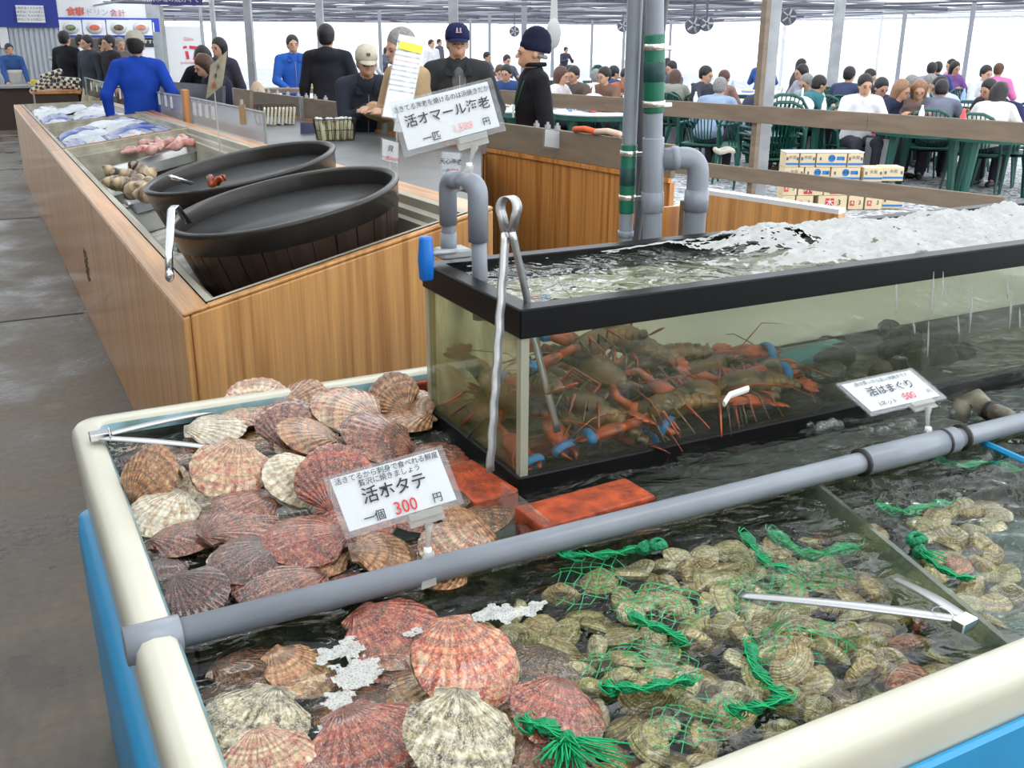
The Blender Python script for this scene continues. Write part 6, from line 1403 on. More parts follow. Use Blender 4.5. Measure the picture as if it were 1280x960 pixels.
def person_parts(pose, vox, fingers=True, fem=False, long_hair=False, hood=False, face=True):
    """figure faces -Y; pose: sit, lean (deg forward), hand_l, hand_r (xyz targets), head_yaw, head_pitch, step. Returns dict name -> (V, F)"""
    sit = pose.get('sit', False); lean = math.radians(pose.get('lean', 0)); sw = 0.185 if not fem else 0.165
    ph = 0.50 if sit else 0.90
    o = np.array([0, 0, ph])
    def T(v): return rotx(v, lean, o)      # forward bend: +angle about X moves top towards -Y
    pel = o; wai = T((0, 0, ph+0.17)); che = T((0, 0, ph+0.36)); nek = T((0, -0.005, ph+0.50)); hy, hp = math.radians(pose.get('head_yaw', 0)), math.radians(pose.get('head_pitch', 0))
    hb = T((0, -0.015, ph+0.56)); hl = lean*0.35+hp
    def Hd(v):      # head-local -> body
        x, y, z = v; c, s = math.cos(hy), math.sin(hy); x, y = c*x-s*y, s*x+c*y
        return rotx((x, y, z), hl)+hb
    skin, top, tro, hair, shoe = [], [], [], [], []
    cap = lambda L, a, b, ra, rb, k=0.02: L.append(('cap', tuple(a), tuple(b), ra, rb, k))
    # head
    def ell(L, c, r_, k=0.01):
        cx = Hd(c); ax_ = [Hd((1, 0, 0))-hb, Hd((0, 1, 0))-hb, Hd((0, 0, 1))-hb]; L.append(('ell', tuple(cx), r_, k, [list(a) for a in ax_]))
    ell(skin, (0, 0.012, 0.115), (0.073, 0.092, 0.088)); ell(skin, (0, -0.022, 0.055), (0.056, 0.066, 0.075), 0.03)
    cap(skin, Hd((0, -0.078, 0.02)), Hd((0, -0.068, 0.012)), 0.020, 0.018, 0.02)
    cap(skin, Hd((0, -0.088, 0.085)), Hd((0, -0.105, 0.062)), 0.008, 0.013, 0.012)
    cap(skin, Hd((-0.035, -0.072, 0.098)), Hd((0.035, -0.072, 0.098)), 0.016, 0.016, 0.015)
    for s in (-1, 1): ell(skin, (s*0.072, 0.012, 0.072), (0.012, 0.02, 0.032), 0.006)
    cap(skin, nek-np.array([0, 0, .04]), Hd((0, 0.005, 0.03)), 0.056, 0.050, 0.02)
    # torso
    sh = [T((s*sw, 0.0, ph+0.455)) for s in (-1, 1)]
    for L, e in ((skin, -0.012), (top, 0.012)):
        L.append(('ell', tuple(T((0, 0, ph+0.10))), (0.155+e, 0.115+e, 0.15), 0.05, None)); L.append(('ell', tuple(T((0, 0.0, ph+0.30))), (0.172+e, 0.118+e, 0.20), 0.06, None))
        if fem: L.append(('ell', tuple(T((0, -0.05, ph+0.33))), (0.13+e, 0.085+e, 0.07), 0.04, None))
        cap(L, sh[0]*0.8+sh[1]*0.2, sh[1]*0.8+sh[0]*0.2, 0.072+e, 0.072+e, 0.05)
    hem = pose.get('hem', 0.0)
    if not sit: top.append(('ell', tuple(T((0, 0, ph-0.01-hem/2))), (0.185, 0.140, 0.14+hem/2), 0.05, None))
    else: top.append(('ell', (0, 0, ph+0.03), (0.19, 0.15, 0.12), 0.05, None))
    cap(top, nek-np.array([0, 0, 0.02]), nek+np.array([0, 0, 0.025]), 0.072, 0.066, 0.03)
    if hood: top.append(('ell', tuple(T((0, 0.09, ph+0.48))), (0.12, 0.07, 0.075), 0.04, None))
    # arms and hands
    for i, (s, key) in enumerate(((-1, 'hand_r'), (1, 'hand_l'))):
        tgt = pose.get(key)
        if tgt is None: tgt = T((s*(sw+0.09), -0.04, ph-0.09))
        el, ha = ik(sh[i], tgt, 0.285, 0.255, (s*0.6, 0.5, -0.6))
        cap(skin, sh[i], el, 0.046, 0.038); cap(skin, el, ha, 0.038, 0.026)
        cap(top, sh[i], el, 0.068, 0.055, 0.03); cap(top, el, ha*0.93+el*0.07, 0.056, 0.042, 0.02)
        d = (ha-el)/max(np.linalg.norm(ha-el), 1e-6); w = np.cross(d, (0, 0, 1)); w = w/max(np.linalg.norm(w), 1e-6)
        if abs(d[2]) > 0.85: w = np.array([0, 1.0, 0])
        n_ = np.cross(w, d); pc = ha+d*0.045
        cap(skin, ha, pc, 0.027, 0.030, 0.015); cap(skin, pc-w*0.018, pc+w*0.018, 0.019, 0.019, 0.015)
        if fingers:
            cv = pose.get('curl', 0.5)
            for f in range(4):
                b = pc+w*(-0.029+0.0195*f)+d*0.02; l = (0.058, 0.07, 0.065, 0.05)[f]; k1 = b+d*l*0.5-n_*l*0.15*cv; k2 = k1+(d*(1-cv)-n_*cv)*l*0.55
                cap(skin, b, k1, 0.0095, 0.009, 0.004); cap(skin, k1, k2, 0.009, 0.0075, 0.003)
            tb = ha+w*s*-0.024+d*0.015; cap(skin, tb, tb+w*s*-0.022+d*0.03-n_*.008, 0.013, 0.010, 0.008); cap(skin, tb+w*s*-0.022+d*0.03-n_*.008, tb+w*s*-0.022+d*0.055-n_*.016, 0.010, 0.008, 0.004)
        else: cap(skin, pc, pc+d*0.06, 0.026, 0.014, 0.01)
    # legs
    for s in (-1, 1):
        hip = o+np.array([s*0.09, 0, -0.03]); st = pose.get('step', 0.0)*s
        ank = np.array([s*0.11, -0.42 if sit else st, 0.085]); 
        if sit: kn = np.array([s*0.13, -0.43, 0.50])
        else: kn, ank = ik(hip, ank, 0.42, 0.42, (0, -1, 0))
        for L, e in ((skin, -0.012), (tro, 0.012)):
            cap(L, hip, kn, 0.082+e, 0.056+e, 0.04); cap(L, kn, ank, 0.054+e, 0.038+e*1.6, 0.03)
        cap(skin, ank, ank+np.array([0, -0.10, -0.05]), 0.03, 0.026)
        cap(shoe, ank+np.array([0, 0.03, -0.045]), ank+np.array([0, -0.14, -0.05]), 0.042, 0.034); 
    tro.append(('ell', tuple(o-np.array([0, 0, 0.02])), (0.165, 0.125, 0.11), 0.05, None)); skin.append(('ell', tuple(o-np.array([0, 0, 0.02])), (0.145, 0.105, 0.1), 0.05, None))
    # hair : shell over skull with the face cut away
    ell(hair, (0, 0.024, 0.120), (0.086, 0.103, 0.098)); ell(hair, (0, 0.05, 0.06), (0.070, 0.062, 0.060), 0.02)
    if long_hair:
        for s in (-1, 1): cap(hair, Hd((s*0.055, 0.03, 0.10)), Hd((s*0.06, 0.035, -0.06)), 0.045, 0.035, 0.04)
        cap(hair, Hd((0, 0.06, 0.08)), Hd((0, 0.075, -0.12)), 0.06, 0.045, 0.05)
    fc = Hd((0, -0.092, 0.052)); hair.append(('ell', tuple(fc), (0.068, 0.075, 0.078), -0.001, None)); fl_ = Hd((0, -0.12, 0.10)); hair.append(('ell', tuple(fl_), (0.055, 0.06, 0.05), -0.001, None))
    if not long_hair:
        for s in (-1, 1): hair.append(('ell', tuple(Hd((s*0.08, -0.040, 0.035))), (0.035, 0.05, 0.05), -0.001, None))
        hair.append(('ell', tuple(Hd((0, 0.06, -0.045))), (0.12, 0.12, 0.06), -0.001, None))
    # neckline opening in the top
    top.append(('cap', tuple(nek+np.array([0, 0, 0.02])), tuple(Hd((0, 0, 0.06))), 0.05, 0.07, -0.001))
    out = {'body': sdf_mesh(skin, vox), 'jacket': sdf_mesh(top, vox*1.15), 'trousers': sdf_mesh(tro, vox*1.3), 'hair': sdf_mesh(hair, vox), 'shoe': sdf_mesh(shoe, vox*1.2)}
    return out, Hd, hl, hy, (T, ph, sh, nek)
def head_frame(Hd):
    o_ = Vector(Hd((0, 0, 0))); X = (Vector(Hd((1, 0, 0)))-o_); Y = (Vector(Hd((0, 1, 0)))-o_); Zv = (Vector(Hd((0, 0, 1)))-o_)
    m = Matrix((X, Y, Zv)).transposed().to_4x4(); m.translation = o_; return m
M_sole = mat('dark_shoe', (0.03, 0.028, 0.026), .5)
def person(label, loc, face_deg, H, pose, topc, troc, hairc='black', capspec=None, vox=0.011, fem=False, long_hair=False, glasses=False, extra=None, hood=False, group=None):
    """face_deg: world direction the figure looks to (0 = +X, 90 = +Y)"""
    parts, Hd, hl, hy, info = person_parts(pose, vox, True, fem, long_hair, hood)
    r = thing('person', label, 'person', loc, (0, 0, math.radians(face_deg+90)), group, H/1.70)
    npmesh('body', *parts['body'], M_skin, r); npmesh('jacket', *parts['jacket'], cloth(topc), r); npmesh('trousers', *parts['trousers'], cloth(troc), r)
    if capspec is None or capspec[0] != 'beanie': npmesh('hair', *parts['hair'], HAIR[hairc], r)
    npmesh('shoes', *parts['shoe'], M_sole, r)
    hm = head_frame(Hd)
    def hb(m, nm, mt, sm=True):
        m.v = [tuple(hm @ Vector(v)) for v in m.v]; return m.build(nm, mt, r, sm, world=False)
    m = MB()
    for s in (-1, 1): m.sphere((s*0.030, -0.084, 0.079), (0.012, 0.006, 0.005), 10, 6)
    hb(m, 'eyes', M_eye)
    m = MB()
    for s in (-1, 1): m.tube([(s*0.016, -0.093, 0.097), (s*0.032, -0.091, 0.102), (s*0.048, -0.082, 0.097)], [0.003, 0.004, 0.002], 6)
    hb(m, 'eyebrows', HAIR[hairc] if hairc != 'light' else HAIR['brown'])
    m = MB(); m.tube([(-0.022, -0.080, 0.030), (0, -0.089, 0.031), (0.022, -0.080, 0.030)], [0.002, 0.0055, 0.002], 6); hb(m, 'mouth', M_lip)
    if glasses:
        m = MB()
        for s in (-1, 1): m.tube([(s*0.033+0.021*math.cos(a), -0.100, 0.078+0.016*math.sin(a)) for a in np.linspace(0, 2*PI, 14)[:-1]], 0.0022, 5, closed=True); m.tube([(s*0.054, -0.098, 0.082), (s*0.074, -0.02, 0.085)], 0.002, 5)
        m.tube([(-0.012, -0.102, 0.080), (0.012, -0.102, 0.080)], 0.002, 5); hb(m, 'glasses', mat('glasses_frame', (0.25, 0.24, 0.22), .3, .7))
    if capspec:
        kind, c = capspec[0], capspec[1]; mt = cloth(c)
        if kind == 'beanie':
            m = MB(); prof = [(0.0905, 0.0), (0.095, 0.015), (0.095, 0.04), (0.0905, 0.045), (0.088, 0.075), (0.076, 0.105), (0.055, 0.128), (0.03, 0.142), (0.001, 0.147)]
            rm = Matrix.Rotation(-0.22, 3, 'X'); m.lathe(prof, 28, c=(0, 0.024, 0.088), mtx=rm @ Matrix.Diagonal((0.95, 1.16, 1.15)))
            hb(m, 'knit_cap', mt)
            m = MB(); m.tube([(s_*0.0, 0, 0) for s_ in ()] or [(-0.074, 0.03, 0.06), (-0.05, 0.085, 0.05), (0, 0.102, 0.045), (0.05, 0.085, 0.05), (0.074, 0.03, 0.06)], 0.014, 8); hb(m, 'hair', HAIR[hairc])
        else:
            m = MB(); prof = [(0.096, -0.012), (0.098, 0.015), (0.093, 0.05), (0.074, 0.083), (0.042, 0.102), (0.001, 0.106)]
            m.lathe(prof, 28, c=(0, 0.014, 0.118), mtx=Matrix.Diagonal((0.92, 1.12, 1.0))); cp = hb(m, 'cap', mt)
            m = MB(); m.grid(lambda u, v: ((0.078-0.01*v)*math.sin(PI*(u-.5)), 0.0-0.085*math.cos(PI*(u-.5))-0.075*v*math.cos(PI*(u-.5))**.6 if abs(u-.5) < .499 else 0.0, 0.122-0.022*v-0.012*(abs(u-.5)*2)**2), 16, 4); b_ = hb(m, 'brim', cloth(capspec[2]) if len(capspec) > 2 and capspec[2] else mt)
            so = b_.modifiers.new('t', 'SOLIDIFY'); so.thickness = 0.004
            if len(capspec) > 3:
                m = MB(); 
                for q_ in capspec[3]: m.box(q_[0], q_[1])
                hb(m, 'cap_badge', cloth(capspec[4]), False)
    if extra: extra(r, hb, info)
    return r
def W(px, dist): return D(px, dist)
def look(px, deg_rel):
    """world heading for a person seen in column px who turns deg_rel from facing the camera (+ = towards the right of the picture)"""
    d = D(px, 1.0); a = math.degrees(math.atan2(-d.y, -d.x)); return a+deg_rel

def collar(c, open_=0.05, shirt=None, sw_=.05, sl=.115, sz=.43):
    def f(r, hb, info):
        T, ph, sh, nek = info
        if shirt:
            m = MB(); m.sphere(tuple(T((0, -0.078, ph+sz))), (sw_, 0.062, sl), 16, 10); m.build('shirt_front', cloth(shirt), r, True, world=False)
        for s in (-1, 1):
            m = MB(); p = [T((s*0.075, -0.02, ph+0.545)), T((s*0.05, -0.10, ph+0.50)), T((s*0.035, -0.130, ph+0.43)), T((s*0.095, -0.12, ph+0.43)), T((s*0.10, -0.07, ph+0.50))]
            m.add([tuple(x) for x in p]+[tuple(x+np.array([0, .008, 0])) for x in p], [(0, 1, 2, 3, 4), (9, 8, 7, 6, 5)]+[(i, (i+1) % 5, 5+(i+1) % 5, 5+i) for i in range(5)]); m.build('collar', cloth(c), r, False, world=False)
        m = MB(); m.tube([tuple(T((0, -0.128, ph+0.43))), tuple(T((0, -0.136, ph+0.30))), tuple(T((0, -0.135, ph+0.10)))], .004, 5); m.build('zip', mat('zip_metal', (.4, .4, .42), .4, .7), r, world=False)
    return f
# the man in the beanie
def lanyard(r, hb, info):
    T, ph, sh, nek = info
    m = MB()
    for s in (-1, 1): m.tube([tuple(T((s*0.07, 0.03, ph+0.545))), tuple(T((s*0.095, -0.09, ph+0.46))), tuple(T((s*0.03, -0.142, ph+0.26)))], .0045, 6, flat=.5)
    m.build('lanyard', mat('green_cord', srgb(20, 120, 80), .5), r, True, world=False)
    m = MB(); m.box(tuple(T((0.02, -0.148, ph+0.24))), (.03, .008, .05)); m.build('badge', M_white, r, world=False)
    m = MB(); m.tube([tuple(T((0.06*math.cos(a), 0.005+0.07*math.sin(a), ph+0.565))) for a in np.linspace(0, 2*PI, 16)[:-1]], .016, 6, closed=True); m.build('collar', cloth((28, 28, 36)), r, True, world=False)
person('man in a navy knit cap and black fleece with a green lanyard, turned left', W(668, 7.2), look(668, -78), 1.70, {'hand_r': (-0.20, -0.12, 0.90), 'hand_l': (0.20, -0.12, 0.90), 'head_pitch': 3}, (26, 26, 32), (70, 90, 130), 'grey', ('beanie', (24, 28, 52)), 0.010, extra=lanyard)
# old man in the beige cap leaning on the board
person('old man in a beige cap and dark navy jacket leaning on the brown board', W(452, 8.3), look(452, 8), 1.64, {'lean': 20, 'hand_r': (-0.03, -0.40, 1.17), 'hand_l': (0.05, -0.40, 1.17), 'head_pitch': 4, 'curl': .8}, (52, 56, 68), (60, 60, 64), 'grey', ('cap', (214, 208, 186), None, [((0, -0.092, 0.165), (.03, .01, .022))], (120, 110, 100)), 0.010, glasses=False, extra=collar((40, 44, 56)))
# man in tan jacket, grey hair, face turned left
person('grey haired man in a tan jacket half hidden by the tall notice sheet', W(520, 7.4), look(520, -60), 1.74, {'lean': 10, 'hand_r': (-.1, -.34, 1.12), 'hand_l': (.12, -.34, 1.12), 'head_pitch': 8}, (186, 158, 122), (80, 76, 70), 'grey', None, 0.011)
# man with navy cap and glasses
person('old man with glasses, navy baseball cap and dark jacket behind the lobster sign', W(571, 7.9), look(571, 6), 1.76, {'lean': 3, 'hand_r': (-.2, -.28, 1.0), 'hand_l': (.2, -.28, 1.0)}, (58, 60, 62), (60, 62, 66), 'grey', ('cap', (36, 42, 84), None, [((-0.012, -0.09, 0.175), (.010, .01, .026)), ((0.012, -0.09, 0.175), (.010, .01, .026)), ((0, -0.096, 0.158), (.045, .01, .005))], (220, 200, 200)), 0.011, glasses=True, extra=collar((48, 50, 52), shirt=(108, 108, 108), sw_=.080, sl=.22, sz=.28))
# back in black hooded coat
person('person with dark hair seen from behind in a black hooded coat', W(408, 11.2), look(408, 165), 1.79, {'hand_r': (-.2, -.2, .95), 'hem': .12}, (40, 42, 50), (90, 86, 80), 'black', None, 0.014, hood=True)
person('young man in an open bright blue work jacket standing behind a low table', W(365, 14.2), look(365, 10), 1.68, {'hand_r': (-.16, -.3, 1.0), 'hand_l': (.16, -.3, 1.0)}, (48, 100, 190), (80, 84, 88), 'black', None, 0.014, extra=collar((40, 84, 170)))
person('staff man in a bright blue jacket and beige cap seen from behind', W(168, 10.6), look(168, 172), 1.70, {'hand_r': (-.30, -.05, .86), 'hand_l': (.30, -.02, .86), 'hem': .14}, (34, 78, 190), (30, 44, 96), 'black', ('cap', (196, 188, 174)), 0.012)
person('smiling woman with long dark hair in a black turtleneck bending left', W(258, 12.4), look(258, -14), 1.62, {'lean': 26, 'hand_r': (-.32, -.42, .95), 'hand_l': (.12, -.40, .95), 'head_pitch': -4}, (26, 26, 34), (40, 40, 50), 'black', None, 0.012, True, True)
def bag(r, hb, info):
    m = MB(); m.sphere((0.16, 0.20, 1.05), (.09, .10, .22), 16, 10); m.build('shoulder_bag', cloth((226, 200, 170)), r, True, world=False)
person('woman with brown hair in a dark coat bending over the goods behind the poster', W(289, 11.6), look(289, -70), 1.58, {'lean': 34, 'hand_r': (-.05, -.5, .85), 'hand_l': (.15, -.48, .85), 'head_pitch': 10}, (44, 46, 66), (40, 42, 60), 'brown', None, 0.012, True, True, extra=bag)
person('dark haired visitor standing close behind the bending women', W(281, 13.2), look(281, -40), 1.66, {'lean': 12}, (70, 66, 80), (60, 60, 70), 'black', None, 0.016, True, True)
# queue before the menu boards
person('man in a black suit at the edge of the striped kiosk wall', W(80, 18.6), look(80, 140), 1.72, {}, (36, 36, 42), (30, 30, 36), 'black', None, 0.016)
person('man in a grey sweater and beige trousers looking left in the queue', W(108, 18.0), look(108, -55), 1.66, {'hand_r': (-.2, -.1, .85)}, (66, 72, 82), (188, 178, 150), 'black', None, 0.014)
person('man in a white shirt mostly behind the grey sweater man', W(100, 20.5), look(100, 60), 1.66, {}, (226, 230, 236), (70, 70, 80), 'black', None, 0.018)
person('dark haired visitor in brown looking down in the queue', W(124, 19.5), look(124, 30), 1.62, {'lean': 8}, (116, 98, 80), (60, 60, 66), 'black', None, 0.018)
person('man in a dark suit facing left in the queue', W(135, 17.6), look(135, -60), 1.66, {}, (52, 50, 54), (50, 50, 54), 'black', None, 0.016)
person('grey haired visitor at the right end of the queue behind the staff man', W(149, 19.8), look(149, 20), 1.62, {}, (120, 110, 104), (60, 60, 66), 'grey', None, 0.018)
def apron(r, hb, info):
    T, ph, sh, nek = info; m = MB(); m.grid(lambda u, v: tuple(T(((u-.5)*.30, -0.150-.02*math.cos(PI*(u-.5)), ph-.25+.5*v))), 8, 8); o = m.build('apron', cloth((206, 202, 196)), r, True, world=False); s_ = o.modifiers.new('t', 'SOLIDIFY'); s_.thickness = .006
person('worker in a blue top and pale apron behind the brown till desk', W(9, 21.4), look(9, 15), 1.50, {'hand_r': (-.2, -.3, .9), 'hand_l': (.2, -.3, .9)}, (58, 90, 150), (60, 64, 70), 'black', None, 0.014, extra=apron)

# ---------------------------------------------------------------- the crowd at the tables (shared figures, own clothes)
PROTO = {}
def proto(pose_name):
    if pose_name in PROTO: return PROTO[pose_name]
    base, lh = pose_name.split('|')
    poses = {'sit': {'sit': True, 'lean': 12, 'hand_r': (-.14, -.40, .78), 'hand_l': (.14, -.40, .78), 'head_pitch': 6}, 'hunch': {'sit': True, 'lean': 32, 'hand_r': (-.16, -.46, .76), 'hand_l': (.16, -.46, .76), 'head_pitch': 8},
             'stand': {}, 'bend': {'lean': 38, 'hand_r': (-.15, -.5, .8), 'hand_l': (.15, -.5, .8)}}
    parts, Hd, *_ = person_parts(poses[base], 0.020, False, lh == 'long', lh == 'long')
    r = thing('person', 'x', 'person')
    npmesh('body', *parts['body'], M_skin, r); npmesh('jacket', *parts['jacket'], cloth((90, 90, 90)), r); npmesh('trousers', *parts['trousers'], cloth((60, 60, 70)), r); npmesh('hair', *parts['hair'], HAIR['black'], r); npmesh('shoes', *parts['shoe'], M_sole, r)
    hm = head_frame(Hd); m = MB()
    for s in (-1, 1): m.sphere((s*0.030, -0.086, 0.079), (0.013, 0.008, 0.007), 6, 4); m.tube([(s*0.016, -0.094, 0.098), (s*0.048, -0.084, 0.099)], 0.004, 4)
    m.tube([(-0.02, -0.082, 0.030), (0.02, -0.082, 0.030)], 0.005, 4); m.v = [tuple(hm @ Vector(v)) for v in m.v]; m.build('face_marks', M_eye, r, world=False)
    PROTO[pose_name] = r; return r
GC = 'diners in the dining hall'
SEATS = []
tabs = [(1180, 12.3, 'front right dining table with a red bottle'), (1015, 13.5, 'dining table heaped with bags before the lavender woman'), (1100, 17, 'dining table behind the light haired women'), (900, 14.5, 'white dining table left of the big post'), (940, 19, 'dining table behind the blue hooded man'), (750, 13.5, 'white dining table left of the grey pipes'), (665, 18, 'dining table behind the beanie man'), (620, 14, 'white dining table between both capped men'), (860, 17.5, 'dining table right of the pipes'), (1240, 17, 'far right dining table by the pink jacket'), (1050, 22, 'dining table far behind the pale post'), (1170, 22, 'far dining table of the standing pair'), (710, 24, 'distant dining table under the walking man'), (350, 17, 'low dining table behind the young man in blue'), (1275, 12.0, 'table at the right picture edge')]

def crowd(px, pytop, kind, top, hair, rel, label, dist=None, trou=(60, 60, 70), sc=1.0):
    if dist is None and px > 1130 and pytop < 72: dist = 19.5
    if dist is None:
        kind = kind.replace('stand', 'sit').replace('bend', 'hunch')
        if pytop > 85: kind = kind.replace('sit', 'hunch')
    hgt = {'sit|short': 1.27, 'sit|long': 1.27, 'hunch|short': 1.17, 'hunch|long': 1.17, 'stand|short': 1.68, 'stand|long': 1.62, 'bend|short': 1.45, 'bend|long': 1.45}[kind]*sc
    if dist is None: dist = max(12.9, min(48, (CAM_H-hgt)*1302/max(pytop-45, 3)))
    kind = kind if 'stand' not in kind or dist > 25 else kind.replace('stand', 'sit')
    o = copy_tree(proto(kind), None, {cloth((90, 90, 90)).name: cloth(top), cloth((60, 60, 70)).name: cloth(trou), 'black_hair': HAIR[hair]})
    for _ in range(14):
        q = W(px, dist)
        if all((q-s_[0]).length > .50 for s_ in SEATS) and all((q-D(a_, b_)).length > .80 for a_, b_, c_ in tabs): break
        dist += .35
    SEATS.append((q, math.radians(look(px, rel)+90), label, 'stand' in kind))
    place(o, W(px, dist), (0, 0, math.radians(look(px, rel)+90)), sc); o['label'] = label; o['group'] = GC
    return dist
for a in [
 (1083, 84, 'sit|short', (236, 236, 238), 'black', 20, 'diner in a white top with a dark cap by the far pale post'),
 (1104, 92, 'sit|long', (48, 56, 78), 'light', 60, 'woman with light brown hair and navy coat looking right by the rail'),
 (1092, 95, 'hunch|short', (60, 60, 84), 'black', 30, 'dark haired diner just behind the light haired woman in navy'),
 (1119, 90, 'bend|short', (96, 130, 176), 'grey', 120, 'person in a light blue jacket bending away over a table'),
 (1155, 90, 'sit|long', (150, 128, 120), 'light', 5, 'smiling woman with light hair and a plaid brown jacket'),
 (1167, 67, 'stand|short', (150, 168, 196), 'black', 160, 'standing man in pale blue, left of the pair at the far table'),
 (1176, 70, 'stand|short', (56, 78, 136), 'black', 170, 'standing man in deep blue, right of the pair at the far table'),
 (1183, 93, 'sit|short', (120, 124, 140), 'black', 175, 'diner in a striped top and dark cap seen from behind'),
 (1193, 69, 'stand|long', (128, 90, 150), 'black', 40, 'woman in purple standing with bowed head'),
 (1202, 65, 'stand|short', (208, 150, 150), 'black', -60, 'man in a dusty pink top leaning to the woman in purple'),
 (1217, 87, 'sit|short', (196, 214, 232), 'black', -75, 'man with glasses and a pale blue shirt looking left'),
 (1253, 63, 'stand|short', (236, 130, 190), 'brown', 170, 'person in a bright pink jacket seen from behind'),
 (1270, 88, 'sit|short', (70, 60, 66), 'black', -40, 'dark haired diner between pink jacket and boy'),
 (1250, 97, 'sit|long', (232, 230, 226), 'black', 165, 'woman with long black hair in a cream coat seen from behind'),
 (1275, 97, 'sit|short', (50, 52, 90), 'black', -20, 'boy in navy looking at the camera at the right edge'),
 (875, 81, 'sit|short', (70, 72, 84), 'black', 60, 'diner in a dark grey jacket just right of the grey pipes'),
 (895, 86, 'sit|short', (150, 120, 110), 'brown', 150, 'diner in a brown jacket left of the big galvanised post'),
 (893, 106, 'hunch|short', (150, 170, 196), 'grey', 160, 'hunched diner in pale blue at the post'),
 (957, 66, 'stand|short', (62, 96, 160), 'black', 175, 'man in a blue hooded jacket standing with his back to us'),
 (930, 98, 'hunch|short', (60, 66, 88), 'black', 100, 'diner bent low over a table right of the post'),
 (997, 68, 'stand|long', (84, 76, 76), 'black', 70, 'woman in a dark brown coat standing and looking right'),
 (1016, 74, 'sit|long', (176, 176, 190), 'black', -60, 'woman in a grey lavender sweater leaning left'),
 (1002, 92, 'hunch|short', (66, 122, 130), 'black', 120, 'diner with a teal back bent beside the woman in lavender'),
 (1034, 86, 'sit|short', (180, 196, 206), 'grey', -40, 'grey haired diner in pale clothes behind the woman in lavender'),
 (1061, 80, 'sit|short', (70, 80, 112), 'black', 150, 'diner in a dark blue cap and jacket right of the far pale post'),
 (1070, 88, 'sit|short', (60, 64, 84), 'black', 60, 'dark haired diner touching the blue capped one'),
 (603, 63, 'stand|short', (100, 106, 120), 'black', 60, 'person in dark grey standing right of the navy capped man'),
 (630, 66, 'sit|short', (90, 92, 110), 'black', 30, 'dark haired diner left of the beanie man, higher one'),
 (637, 77, 'sit|short', (60, 84, 140), 'black', -20, 'diner in blue leaning on the table left of the beanie man'),
 (621, 80, 'hunch|short', (238, 238, 240), 'brown', 10, 'diner in a white coat left of the beanie man'),
 (705, 57, 'stand|short', (66, 70, 84), 'black', 40, 'man in a dark suit walking right of the beanie man'),
 (692, 79, 'sit|long', (226, 222, 222), 'brown', 60, 'brown haired diner behind the shoulder of the beanie man'),
 (713, 80, 'hunch|long', (232, 230, 232), 'black', 0, 'diner in white with dark hair below the walking man'),
 (724, 84, 'sit|short', (110, 96, 90), 'black', -30, 'diner in brown grey right of the one in white'),
 (748, 80, 'hunch|short', (70, 80, 120), 'black', 120, 'diner in navy bent far forward left of the grey pipes'),
 (765, 79, 'sit|short', (130, 100, 84), 'black', -40, 'diner in brown close to the left of the grey pipes'),
 (742, 96, 'hunch|short', (236, 238, 240), 'grey', 170, 'hunched diner in white before the navy one'),
 (834, 69, 'sit|short', (78, 80, 96), 'black', 170, 'diner in a dark hood just right of the pipes'),
 (849, 74, 'sit|short', (96, 100, 116), 'black', -50, 'diner behind the fur hooded coat'),
 (842, 86, 'sit|long', (150, 150, 140), 'brown', 170, 'person in a grey coat with a fur trimmed hood'),
 (478, 58, 'stand|long', (92, 96, 110), 'black', 70, 'woman in dark grey walking between the old man and the notice'),
 (539, 49, 'stand|short', (226, 226, 230), 'black', 40, 'man with black hair looking over the tan jacket shoulder', 27, (70, 70, 80), .93),
 (549, 54, 'stand|short', (90, 90, 100), 'black', 60, 'dark haired man just left of the navy cap', 36, (70, 70, 80), .92),
 (457, 63, 'stand|short', (200, 204, 212), 'black', 20, 'far visitor in pale grey above the old mans shoulder'),
 (1139, 86, 'sit|short', (220, 226, 230), 'grey', 90, 'far diner in white between the light haired women'),
 (1232, 74, 'sit|short', (210, 214, 220), 'black', 40, 'far diner in pale grey left of the pink jacket'),
 (775, 82, 'hunch|short', (200, 120, 100), 'black', 20, 'diner in rust red right beside the grey pipes'),
]: crowd(*a)
for k_, v_ in PROTO.items(): discard(v_)
# ---------------------------------------------------------------- dining hall: rail, chairs, tables, boxes
RL = (Vector((4.89, 9.67, 0)), Vector((6.60, 3.10, 0)))
def rp(t): return RL[0].lerp(RL[1], t)
rd = (RL[1]-RL[0]).normalized(); rn = Vector((-rd.y, rd.x, 0))
fence = thing('rail_fence', 'weathered two board rail fence dividing the stall from the dining tables', 'fence', (5.7, 6.4, 0))
RL2 = (rp(-.12), rp(1.0))
def board(p0_, p1_, z0, z1, nm='rail_board'):
    m = MB(); n_ = rn*.015; m.hexa([p0_-n_+Vector((0, 0, z0)), p1_-n_+Vector((0, 0, z0)), p1_+n_+Vector((0, 0, z0)), p0_+n_+Vector((0, 0, z0)), p0_-n_+Vector((0, 0, z1)), p1_-n_+Vector((0, 0, z1)), p1_+n_+Vector((0, 0, z1)), p0_+n_+Vector((0, 0, z1))]); return m.build(nm, M_brown, fence, bev=.003)
board(rp(-.1), rp(.62), .985, 1.12); board(rp(.622), rp(1.0), .985, 1.12)
board(rp(.30), rp(.78), .50, .62); board(rp(.782), rp(1.0), .46, .58)
for t_ in (.47, .98, -.08):
    p = rp(t_)+rn*.06; m = MB(); m.box((p.x, p.y, 1.2 if t_ > 0 else .56), (.05, .06, 2.4 if t_ > 0 else 1.12), Matrix.Rotation(math.atan2(rd.y, rd.x), 3, 'Z')); m.build('fence_post', M_brown, fence)
p = rp(.47)+rn*.16; m = MB(); m.box((p.x, p.y, 1.2), (.11, .11, 2.4), Matrix.Rotation(-CAM_YAW, 3, 'Z')); struct(m.build('post', M_galv, bev=.006))
